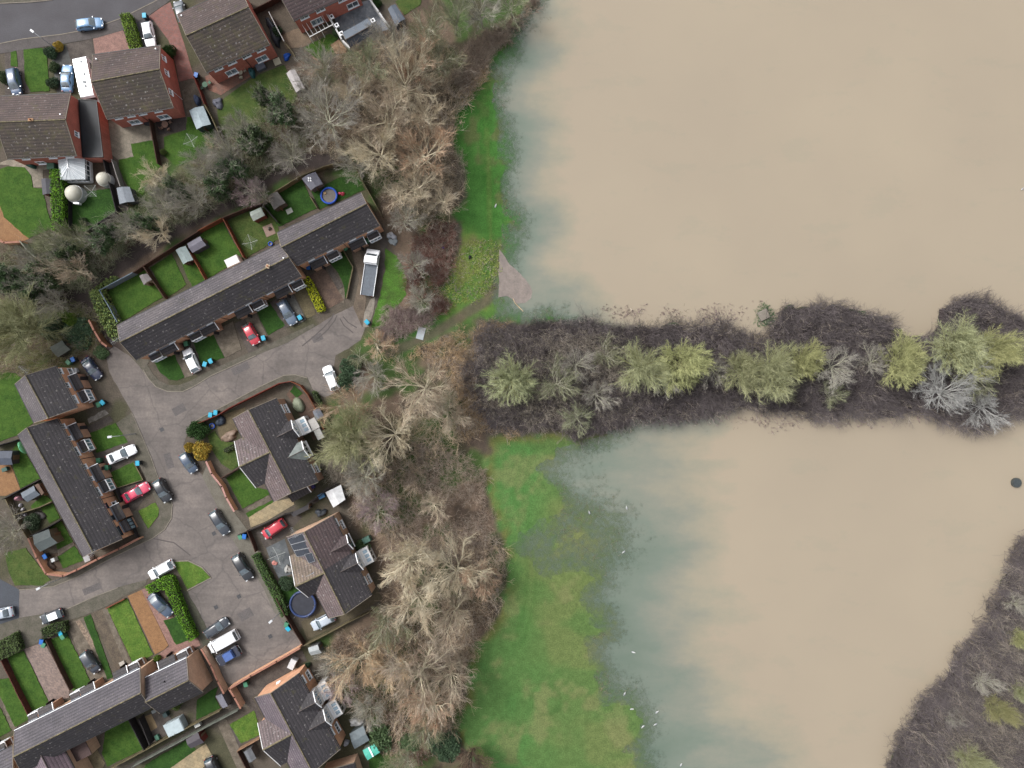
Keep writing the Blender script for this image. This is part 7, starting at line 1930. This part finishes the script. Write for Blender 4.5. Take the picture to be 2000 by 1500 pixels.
# ---- lamp posts
def lamp(label, top, base_dir, h=5.0, arm=1.4):
    T = W(top[0], top[1], h); d = Vector((base_dir[0], -base_dir[1], 0)).normalized() * arm; B = Vector((T.x + d.x, T.y + d.y, 0))
    t = thing("street_lamp", B, label, "street lamp", "street lamps")
    GM = M("lamp_grey", C(176, 180, 184), var=.06, rough=.5)
    MB().tube([B, B + Vector((0, 0, 1.2)), B + Vector((0, 0, h - .1))], [.09, .075, .05], 8).build('post', GM, t)
    MB().tube([B + Vector((0, 0, h - .15)), B + Vector((-d.x * .3, -d.y * .3, h + .12)), Vector((T.x, T.y, h + .15))], .045, 6).build('arm', GM, t)
    e = Vector((T.x, T.y, h + .12)); u = d.normalized(); m = MB()
    m.bar(e + u * .25, e - u * .42, .34, .14); m.build('lamp_head', M("lamp_white", C(232, 236, 240), var=.03, rough=.4), t)
lamp("white headed street lamp by the top left road", (64.5,62), (1, .75)); lamp("white headed street lamp leaning over the small lawn of the left terrace", (216,853), (1, -.1))
lamp("street lamp standing at the walled corner garden, over the lower road", (76.5,1148.8), (1, -.5)); lamp("slim street lamp at the edge of the parking court", (529.6,1213), (1, -.9), 4.5, .6)

# ---- wheelie bins
def make_bin(lid):
    t = thing("wheelie_bin", (0, 0, 0), "x", "wheelie bin", "wheelie bins", 0, False)
    dark = M("bin_body", C(56, 60, 62), var=.1, coords='obj') if lid != 'green' else M("bin_body_green", C(62, 112, 84), var=.1, coords='obj')
    MB().box((0, 0, .56), (.48, .54, .94), top=1.12).build('body', dark, t)
    lc = {'cyan': C(44, 188, 226), 'blue': C(36, 120, 214), 'green': C(84, 152, 118)}[lid]
    m = MB(); m.box((0, 0, 1.07), (.60, .68, .09), top=.92); m.bar((-.25, -.37, 1.04), (.25, -.37, 1.04), .05, .05)
    m.build('lid', M("bin_lid_" + lid, lc, var=.06, rough=.4, coords='obj'), t)
    for s in (-1, 1): MB().cyl((s * .24 - .03, -.26, .1), .1, .06, 12, axis='x').build('wheel', TYRE, t)
    return t
_bins = {k: make_bin(k) for k in ('cyan', 'blue', 'green')}; _used = set()
for lid, x, y, lab in [
    ('cyan', 283, 31, "bright blue lidded bin beside the nose of the white estate"), ('blue', 384, 147, "blue lidded bin at the bottom of the red block drive"),
    ('blue', 143.5, 702, "blue lidded bin of a pair at the short terrace corner"), ('green', 134.5, 707.5, "green bin of a pair at the short terrace corner"),
    ('cyan', 201, 786, "bright blue bin by the scrubby front bed of the short terrace"), ('green', 193.5, 790, "green bin by the scrubby front bed of the short terrace"),
    ('cyan', 270, 904, "single bright blue bin on the kerb above the pink-red saloon"), ('cyan', 401, 711, "left bright blue bin of two by the white hatchback"),
    ('cyan', 412, 705, "right bright blue bin of two by the white hatchback"), ('cyan', 515, 660, "bright blue bin behind the red hatchback"), ('cyan', 586, 620, "bright blue bin at the nose of the blue-grey estate"),
    ('blue', 603, 522, "deep blue lidded bin at the step in the long terrace"), ('cyan', 717, 629, "bright blue bin on the broken slabs below the lorry"),
    ('cyan', 412, 810, "left bright blue bin outside the red fence"), ('cyan', 422, 805.5, "right bright blue bin outside the red fence"),
    ('blue', 478, 1047, "blue bin of a pair by the dark drive fence"), ('green', 470, 1048, "green bin of a pair by the dark drive fence"),
    ('cyan', 563, 1227, "bright blue bin at the foot of the slatted fence by the court"), ('green', 560, 1219, "green bin at the foot of the slatted fence by the court"),
    ('cyan', 119.5, 1236, "pale blue bin on the lawn by the dark square hedge"), ('green', 123, 1243, "green bin on the lawn by the dark square hedge"),
    ('blue', 82.5, 1252.5, "deep blue bin at the top of the pink-grey block drive"), ('green', 86.5, 1259, "green bin at the top of the pink-grey block drive"),
    ('green', 480.5, 1335.5, "green bin inside the coped wall of the bottom pair"), ('green', 717, 470.5, "green bin by the last porch of the stepped terrace"),
    ('green', 674, 484.5, "green bin below the middle bay of the stepped terrace"), ('blue', 89, 1086, "blue lidded bin inside the walled corner garden"),
    ('green', 193, 899, "green bin near the tail of the white saloon"), ('green', 209, 913, "green bin beside the second porch of the left terrace"),
    ('green', 364, 671, "green bin in front of the second bay of the long terrace"), ('green', 615, 940, "dark green bin at the pink roofed pair's corner")]:
    r = _bins[lid] if lid not in _used else copy_tree(_bins[lid]); _used.add(lid)
    p = W(x, y, .9); r.location = (p.x, p.y, .06); r.rotation_euler = (0, 0, rnd.uniform(-.5, .9)); r.scale = (1.15, 1.15, 1.05); r['label'] = lab

# ---- round things: trampoline, pools, domes
def ring_thing(name, label, cat, px, r, h, ringc, inc, tube=.14, legs=0, z0=0):
    c = W(px[0], px[1], h); t = thing(name, (c.x, c.y, 0), label, cat)
    n = 40; ci = [Vector((c.x + r * math.cos(a), c.y + r * math.sin(a), h)) for a in np.linspace(0, 2 * math.pi, n, endpoint=False)]
    MB().tube(ci, tube, 8, closed=True).build('rim', M("rim_%s" % name, ringc, var=.1, rough=.4), t)
    MB().cyl((c.x, c.y, h - .06 if legs else .1), r - tube * .6, .03 if legs else h - .25, 40).build('bed' if legs else 'water', M("bed_%s" % name, inc, var=.25, rough=.35, scale=1.2), t)
    for i in range(legs):
        a = 2 * math.pi * i / legs; q = Vector((c.x + (r + .05) * math.cos(a), c.y + (r + .05) * math.sin(a), 0)); MB().tube([q, q + Vector((0, 0, 2.3))], .04, 6).build('pole', METAL, t)
    if not legs: MB().cyl((c.x, c.y, .05), r, h - .05, 40, cap=False).build('side', M("side_%s" % name, ringc, var=.1), t)
    return t
tr = ring_thing("trampoline", "big dark blue trampoline with net poles below the solar panelled pair", "trampoline", (591.5,1180), 2.1, .9, C(58, 78, 128), C(62, 64, 74), .2, 6)
pl = ring_thing("paddling_pool", "blue ringed round pool with leaf-brown floor by the playhouse", "paddling pool", (642.5,382), 1.3, .7, C(30, 92, 214), C(110, 102, 96), .16)
q = W(634, 377, .7); toy = thing("pool_float", (q.x, q.y, .5), "small tan round float in the blue pool", "float"); MB().lathe((q.x, q.y, .5), [(.02, 0), (.24, .02), (.26, .12), (.1, .18), (.02, .17)], 14).build('body', M("tan_rubber", C(210, 180, 140), var=.1), toy)
ring_thing("paddling_pool", "small blue round tub by the long terrace's rear slabs", "tub", (528,476), .32, .45, C(200, 206, 214), C(40, 70, 170), .07)
ring_thing("paddling_pool", "pale blue round paddling pool beside the dark tarpaulin", "paddling pool", (414,832), .42, .3, C(120, 186, 224), C(110, 176, 220), .08)

def dome(label, px, r, base_r, hatch):
    c = W(px[0], px[1], 1.7); t = thing("dome_shelter", (c.x, c.y, 0), label, "dome")
    WD = M("cream_dome", C(236, 234, 222), C(222, 218, 200), scale=1.0, rough=.5)
    MB().cyl((c.x, c.y, 0), base_r, 1.35, 28).build('base', M("white_drum", C(226, 230, 234), var=.05), t)
    prof = [(r * math.cos(a), 1.35 + r * .95 * math.sin(a)) for a in np.linspace(0, math.pi / 2, 9)]; prof = [(r * 1.04, 1.25), (r * 1.04, 1.34)] + prof
    MB().lathe((c.x, c.y, 0), [(max(a, .02), b) for a, b in prof], 28).build('dome', WD, t)
    if hatch:
        MB().box((c.x + .35, c.y - base_r - .12, 1.0), (.95, .3, .75), -.1).build('hatch', WHITE, t)
dome("white domed shelter with a small hatch on the shaded lawn", (142,377), 1.38, 1.45, True); dome("white domed shelter nearer the flat garage, beside the alley fence", (200,348.5), 1.15, 1.18, False)

# ---- rotary lines
def rotary(label, px, r, mat=METAL, h=1.75, rot=.4):
    c = W(px[0], px[1], h); t = thing("rotary_clothes_line", (c.x, c.y, 0), label, "clothes line", "rotary clothes lines")
    MB().tube([(c.x, c.y, 0), (c.x, c.y, h)], .03, 6).build('pole', mat, t)
    T = [Vector((c.x + r * math.cos(rot + i * math.pi / 2), c.y + r * math.sin(rot + i * math.pi / 2), h + .25)) for i in range(4)]
    for q in T: MB().tube([(c.x, c.y, h - .15), q], .03, 5).build('arm', M("line_arm", C(206, 210, 208), var=.05), t)
    m = MB()
    for k in (.35, .5, .65, .8, .97):
        for i in range(4): m.tube([Vector((c.x, c.y, h - .1)).lerp(T[i], k), Vector((c.x, c.y, h - .1)).lerp(T[(i + 1) % 4], k)], .008, 4)
    m.build('line', M("washing_line", C(190, 200, 190), var=.05), t)
rotary("rotary clothes line on the lawn behind the motorhome house", (373,275), 1.35, rot=.5); rotary("rotary clothes line on the long terrace lawn near the brick square", (489,473.5), 1.35, rot=.25)
rotary("rotary clothes line over slate slabs by the solar panelled pair", (541,1085), 1.6, rot=.4); rotary("square netted clothes line between the two white domes", (178,374), 1.35, rot=.85)

# ---- pergola
def pergola():
    A, B, D_ = W(588,45,2.3), W(605,72,2.3), W(650,48,2.3); t = thing("pergola", (A.x, A.y, 0), "white slender pergola frame behind the top edge house", "pergola")
    e = D_ - B; m = MB()
    for i in range(7): m.bar(A + e * i / 6, B + e * i / 6, .05, .08)
    m.build('rafter', WHITE_R, t); MB().bar(B, D_, .1, .12).build('beam', WHITE_R, t)
    for i in (0, .5, 1):
        q = B + e * i; MB().bar((q.x, q.y, 0), (q.x, q.y, 2.3), .1, .1).build('post', WHITE_R, t)
pergola()
for x, y in ((648,33),(658,50),(667,66),(731,47)):
    p = W(x, y, 2.0); t = thing("planter_box", (p.x, p.y, 1.86 if x < 700 else 2.9), "white square box planter on the %s" % ({648: "top of the white wall, nearest the house", 658: "white wall, second from the house", 667: "white wall by the annexe corner", 731: "far corner of the annexe roof"}[x]), "planter", "white box planters")
    m = MB(); z = t.location.z; m.box((p.x, p.y, z + .17), (.62, .62, .34), .5); m.build('box', WHITE, t); MB().box((p.x, p.y, z + .35), (.36, .36, .03), .5).build('soil', BLACKP, t)

# ---- covered motorbike, furniture, boxes
def lump(name, label, cat, px, size, h, col, rz=0, seed=1, n=14, rough=.6, group=None, amp=.3):
    """draped or heaped thing: a closed lumpy mound"""
    c = W(px[0], px[1], h * .6); t = thing(name, (c.x, c.y, 0), label, cat, group); g = np.random.default_rng(seed); m = MB()
    ph = g.uniform(0, 6.28, 6); rows = []
    for k in range(6):
        f = k / 5; z = h * math.sin(f * math.pi / 2); rad = math.cos(f * math.pi / 2) ** .45
        for i in range(n):
            a = 2 * math.pi * i / n; rr = rad * (1 + amp * .5 * math.sin(2 * a + ph[0]) + amp * .4 * math.sin(3 * a + ph[1] + f * 2) + amp * .25 * math.sin(5 * a + ph[2] + f * 3))
            x, y = rr * size[0] / 2 * math.cos(a), rr * size[1] / 2 * math.sin(a)
            rows.append((c.x + x * math.cos(rz) - y * math.sin(rz), c.y + x * math.sin(rz) + y * math.cos(rz), .03 + z * (1 + amp * .3 * math.sin(a * 2 + ph[3] + f))))
    fs = [(k * n + i, k * n + (i + 1) % n, (k + 1) * n + (i + 1) % n, (k + 1) * n + i) for k in range(5) for i in range(n)] + [tuple(range(5 * n, 6 * n))]
    m.add(rows, fs, smooth=True); m.build('body', M("cloth_%d_%d_%d" % col, C(*col), var=.15, rough=rough, scale=2.5), t); return t
lump("covered_motorbike", "motorbike under a dark blue-grey cover on the side patio", "motorbike", (384,195), (1.0, 2.0), 1.1, (84, 98, 128), .4, 3, amp=.15)
lump("tarpaulin_heap", "dark navy tarpaulin heap in the earthy patio corner", "tarpaulin", (430,822), (1.8, 1.6), .7, (54, 66, 82), .3, 4)
lump("rubbish_heap", "white plastic rubbish heap behind the upper bay of the bottom pair", "rubbish", (637,1345), (2.4, 2.0), 1.0, (214, 218, 226), .5, 5, amp=.5)
lump("rubbish_heap", "pale rubbish heap above the blue-grey shed by the bottom pair", "rubbish", (695,1412), (2.3, 1.4), .9, (200, 200, 200), .4, 6, amp=.5)
lump("rubbish_heap", "white rubbish and wire at the end of the stepped terrace", "rubbish", (764,460), (1.3, 1.5), .6, (206, 208, 216), .9, 7, amp=.5)
lump("rubbish_heap", "tangled white wire rubbish on the verge, below the orange-and-white heap", "rubbish", (768,472), (1.2, 1.4), .4, (178, 186, 190), .3, 8, amp=.6)
lump("tarpaulin", "bright blue tarpaulin beside the pallet in the narrow yard", "tarpaulin", (560,110), (1.6, .9), .4, (28, 92, 196), .7, 9, amp=.5)
lump("garden_waste", "grey plastic waste bag on white rubbish near the shed", "rubbish", (676,1452), (1.0, 1.0), .7, (190, 194, 204), .2, 10)
lump("covered_furniture", "dark green covered garden furniture by the house wall", "garden furniture", (58,322), (1.8, .9), .9, (46, 92, 82), -.4, 11, amp=.2)
lump("covered_furniture", "teal covered furniture between the terrace doors", "garden furniture", (491,141), (.9, 2.0), .9, (48, 100, 104), .3, 12, amp=.2)
lump("log_pile", "heap of sawn branches and white wire by the pink roofed pair", "log pile", (447,852), (3.0, 1.5), .6, (150, 128, 112), .35, 13, amp=.4)
lump("junk_heap", "dark heap of black bags in the narrow side garden", "junk", (534,62), (1.8, 4.2), .8, (46, 50, 60), .45, 14, amp=.5)
lump("junk_heap", "grey heap of pots and planks beside the dark alley", "junk", (425,201), (2.0, 1.6), .6, (110, 112, 126), .2, 15, amp=.5)
lump("cushion", "pink lounger cushion on the slate slab garden", "cushion", (536,1100), (1.0, .8), .25, (226, 150, 140), .3, 16, amp=.3)
lump("bag", "black bin bag lying on the meadow strip", "bag", (917.5,502), (.6, .6), .4, (34, 36, 44), 0, 17)
lump("bag", "small blue bag in the red-brown brambles", "bag", (866,484), (.5, .4), .9, (44, 50, 150), 0, 18)
lump("pink_toy", "pink inflatable toy lying between pool and terrace roof", "toy", (667,378), (.9, .7), .5, (226, 92, 122), .3, 19, amp=.7)
lump("garden_pots", "white stones and pots heap by the solar garden steps", "pots", (562,1112), (1.0, 1.6), .5, (196, 196, 192), .3, 20, amp=.6)
lump("tent_cover", "olive covered table in the corner garden clutter", "garden furniture", (582,791), (2.0, 2.6), .8, (148, 156, 132), .45, 21, amp=.1)
lump("water_butt_heap", "dark pile of hoses by the white roofed shed", "junk", (626,1002), (1.6, 1.6), .7, (66, 72, 80), .45, 22, amp=.5)
lump("garden_waste", "scrap and brown pots heap in the walled corner garden", "junk", (98,1104), (1.6, 1.4), .5, (98, 84, 74), .45, 23, amp=.6)
lump("rockery", "dark rockery with black stones in the thin garden", "rockery", (76,1008), (1.8, 2.0), .4, (64, 60, 60), .45, 24, amp=.4)

def table_set(label, px, r, col, chairs=4):
    c = W(px[0], px[1], .7); t = thing("garden_table", (c.x, c.y, 0), label, "garden table"); mt = M("table_%d_%d_%d" % col, C(*col), var=.12)
    MB().cyl((c.x, c.y, .68), r, .06, 24).build('top', mt, t); MB().cyl((c.x, c.y, .03), .08, .66, 10, r2=.06).build('leg', mt, t)
    for i in range(chairs):
        a = i * 2 * math.pi / chairs + .6; q = Vector((c.x + (r + .32) * math.cos(a), c.y + (r + .32) * math.sin(a), 0))
        s = thing("garden_chair", q, "%s chair by the table, %s" % (label.split(' garden')[0], ("upper right", "upper left", "lower left", "lower right")[i % 4]), "chair", "garden chairs"); d = Vector((math.cos(a), math.sin(a), 0))
        MB().box((q.x, q.y, .42), (.46, .46, .06), a).build('seat', mt, s); bk = q + d * .24; n = Vector((-d.y, d.x, 0))
        MB().bar((bk - n * .22) + Vector((0, 0, .68)), (bk + n * .22) + Vector((0, 0, .68)), .05, .46).build('backrest', mt, s)
        for sx in (-1, 1):
            for sy in (-1, 1): p = q + d * .19 * sx + n * .19 * sy; MB().bar((p.x, p.y, 0), (p.x, p.y, .4), .04, .04).build('leg', mt, s)
table_set("brown round garden table on the dark patio", (322,243), .55, (150, 118, 104)); table_set("green round garden table beside the red fence", (400,165), .48, (104, 136, 116), 2)
table_set("cream round garden table on the red patio", (469,141), .42, (214, 208, 184), 3)

def boxy(name, label, cat, px, size, z0, col, rz=0.0, rough=.6, lid=True):
    c = W(px[0], px[1], z0 + size[2]); t = thing(name, (c.x, c.y, z0), label, cat); m = M("box_%d_%d_%d" % col, C(*col), var=.1, rough=rough, scale=2)
    MB().box((c.x, c.y, z0 + size[2] * .46), (size[0], size[1], size[2] * .92), rz, top=.97).build('body', m, t)
    if lid: MB().box((c.x, c.y, z0 + size[2] * .96), (size[0] + .06, size[1] + .06, size[2] * .08 + .02), rz, top=.93).build('lid', m, t)
    return t
boxy("white_awning", "bright white flat awning over the rear slabs of the long terrace", "awning", (453,510), (2.3, 1.4, 2.0), .03, (255, 255, 255), .45)
boxy("water_tank", "white plastic tank behind the parking court wall", "tank", (570,1298), (1.0, 1.7, 1.3), .03, (234, 236, 240), -.45)
boxy("storage_box", "green plastic store beside the conservatory", "storage box", (98,324), (1.2, 1.0, 1.2), .03, (98, 140, 118), 0)
boxy("storage_box", "blue and white crate stack beside the white roofed shed", "crate", (627.5,969), (1.1, .7, .9), .03, (96, 164, 220), .45)
boxy("storage_box", "dark grey chest by the pale patio's house wall", "storage box", (287,240), (1.0, .6, .6), .03, (60, 60, 66), -.05)
boxy("pallet", "pale pallet leaning in the narrow yard", "pallet", (541,120), (1.1, 1.1, .16), .03, (206, 200, 176), .4)
boxy("sofa", "grey garden sofa under the kitchen window", "garden furniture", (508,129), (1.5, 1.1, .7), .03, (112, 116, 130), .45)
boxy("play_mat", "white play mat with a red middle on the terrace lawn", "mat", (565,412), (1.0, .8, .05), .1, (206, 214, 206), .45)
boxy("patio_square", "brick paved square with a planter on the terrace lawn", "paving", (525.5,449.5), (1.7, 1.9, .06), .08, (150, 124, 110), .4, lid=False)
lump("stone_planter", "grey stone planter in the brick paved square", "planter", (526,446), (.6, .6), .6, (120, 116, 108), 0, 31)
boxy("timber_stack", "purple and blue crate stack at the lean-to end", "crate", (608,952), (1.0, .6, .7), .03, (96, 88, 160), .45)
boxy("white_chair", "white bench beside the coped wall on flags", "bench", (385,1417), (1.0, .5, .7), .1, (230, 232, 228), .45)
boxy("greenhouse", "large pale translucent cover over the bottom garden bench", "greenhouse", (339,1422), (3.0, 2.2, 1.6), .03, (206, 222, 228), .45, rough=.3)
boxy("planter", "green trough planter by the tan flags", "planter", (306,1441), (.6, .8, .5), .06, (92, 140, 120), .45)
boxy("compost_bin", "dark teal compost bin behind the bottom terrace", "compost bin", (322,1397), (.7, .7, .9), .03, (62, 84, 86), .45)
boxy("trolley", "black barbecue under cover by the stepped tan gable", "barbecue", (300,1390), (.7, .5, 1.0), .03, (150, 158, 158), .45)
boxy("concrete_block", "square pale concrete block standing in flood water north of the strip", "concrete block", (1492,615), (1.7, 1.6, .9), -.5, (150, 142, 132), .45, rough=.9)
boxy("grey_mat", "silver sheet lying by the dirt track", "sheet", (822,651), (1.2, 2.0, .06), .02, (190, 200, 206), -.25)
boxy("hutch", "white gas bottle box outside the short terrace", "box", (145,724), (.7, .7, .7), .03, (232, 234, 238), .45)
boxy("air_unit", "pale cupboard at the end of the left terrace by the wall", "cupboard", (169,1091), (1.0, 1.0, 1.2), .03, (190, 188, 190), .4)
boxy("water_butt", "white round-topped butt by the walled garden path", "water butt", (103,1094), (.6, .6, .9), .03, (222, 226, 228), .4)
boxy("plastic_chair", "green garden chair behind the dark slate shed", "chair", (8,917), (.9, .6, .7), .03, (70, 108, 100), .4)
boxy("white_tiles", "white stepping stone stack beside the steps of the front lawn", "stone", (238.5,1297), (.9, .8, .25), .1, (196, 190, 180), .45)
lump("parasol", "closed mint green parasol behind the left terrace", "parasol", (43,874), (.6, 2.4), 1.6, (120, 208, 160), .5, 41, amp=.1)
lump("parasol", "pink parasol folded against the blue-grey shed", "parasol", (35,973), (1.2, .6), 1.2, (226, 170, 184), -.5, 42, amp=.5)
boxy("green_canopy", "green canopy box on a white frame outside the double bay", "canopy", (715,1055), (1.3, .9, 1.4), .03, (98, 138, 124), .45)
for i, (x, y) in enumerate(((39,987),(44,995),(48,1005))): lump("planter", ("first white round planter below the blue-grey shed", "middle white round planter below the blue-grey shed", "last white round planter below the blue-grey shed")[i], "planter", (x, y), (.55, .55), .5, (214, 212, 222), 0, 50 + i, group="white planters")

# ---- covers in the road
MH = M("iron_cover", C(84, 84, 88), C(70, 70, 74), scale=4, rough=.6)
for x, y, lab in ((316,839,"square iron cover in the road near the golden bush"),(418,1042,"square iron cover below the dark grey car"),(467,1165,"pale square iron cover in the court near the ivy strip"),(422,1186,"dark round cover patch in the upper court"),(528,1243,"iron cover by the court's right edge"),(274,872,"small cover in the road by the white saloon")):
    p = W(x, y); t = thing("manhole_cover", (p.x, p.y, .02), lab, "manhole cover", "manhole covers"); m = MB(); m.box((p.x, p.y, .018), (.62, .62, .012), .5); m.build('cover', MH, t)
    f = MB()
    for a, b_ in (((-.36, -.36), (.36, -.36)), ((.36, -.36), (.36, .36)), ((.36, .36), (-.36, .36)), ((-.36, .36), (-.36, -.36))):
        R = lambda q: (p.x + q[0] * math.cos(.5) - q[1] * math.sin(.5), p.y + q[0] * math.sin(.5) + q[1] * math.cos(.5), .02)
        f.bar(R(a), R(b_), .05, .02)
    f.build('frame', M("cover_frame", C(120, 116, 112), var=.1), t)
p = W(1986, 943, .2); t = thing("round_shaft", (p.x, p.y, -.4), "dark round concrete shaft standing in the flood near the right edge", "shaft")
MB().cyl((p.x, p.y, -.5), .82, .75, 28).build('ring', M("wet_shaft", C(96, 100, 98), C(74, 78, 76), scale=3), t); MB().cyl((p.x, p.y, .25), .66, .06, 24).build('lid', M("shaft_lid", C(82, 90, 92), C(66, 72, 76), scale=4), t)

# ---- gulls
def gull():
    t = thing("gull", (0, 0, 0), "white gull on the flood water", "gull", "gulls on the flood", 0, False); WG = M("white_feathers", C(240, 240, 240), var=.04, coords='obj'); GG = M("grey_feathers", C(196, 200, 206), var=.06, coords='obj')
    b = MB(); prof = [(-.26, .01, .07), (-.18, .05, .08), (-.05, .10, .09), (.08, .10, .10), (.16, .06, .15), (.20, .05, .20), (.25, .055, .22), (.30, .03, .21), (.36, .006, .20)]
    vs = [(x, r * math.cos(a), z + r * math.sin(a)) for x, r, z in prof for a in np.linspace(0, 2 * math.pi, 10, endpoint=False)]
    b.add(vs, [(k * 10 + i, k * 10 + (i + 1) % 10, k * 10 + 10 + (i + 1) % 10, k * 10 + 10 + i) for k in range(8) for i in range(10)], smooth=True); b.build('body', WG, t)
    for s in (-1, 1): MB().add([(.1, s * .05, .19), (.06, s * .13, .15), (-.2, s * .09, .13), (-.34, s * .02, .13), (-.15, s * .03, .19)], [(0, 1, 2, 3, 4) if s > 0 else (4, 3, 2, 1, 0)]).build('wing', GG, t)
    return t
g0 = gull(); first = True
for x, y in ((1151,1001),(1224,992),(1218,1078),(1237,1274),(1220,1355),(1234,1385),(1283,1391),(1280,1415),(1256,1419),(1330,1494),(968,402),(1997,369)):
    r = g0 if first else copy_tree(g0); first = False; p = W(x, y); r.location = (p.x, p.y, WL - .03); r.rotation_euler = (0, 0, rnd.uniform(0, 6.28)); r.scale = (1.1,) * 3
# ---- floating foam at the bank
tag(MB().prism(rough_poly(wpoly([(975,486),(984,498),(996,516),(1012,531),(1026,544),(1036,558),(1040,570),(1037,582),(1026,591),(1010,593),(1000,584),(990,578),(974,580)]), .07, .5, 3), WL - .02, WL + .015).build("floating_scum", M("pinkish_scum", C(162, 150, 143), C(140, 131, 126), scale=.9, rough=.9, fine=(5, .12))), "pinkish-grey scum raft against the meadow bank", None, None, 'stuff')
tag(MB().tube([W(1002,583) + Vector((0, 0, WL)), W(1006,592) + Vector((0, 0, WL)), W(1014,600) + Vector((0, 0, WL)), W(1022,608) + Vector((0, 0, WL))], .06, 5).build("floating_reed", SC_T), "pale reed floating below the scum raft", "reed")
rename_clean()
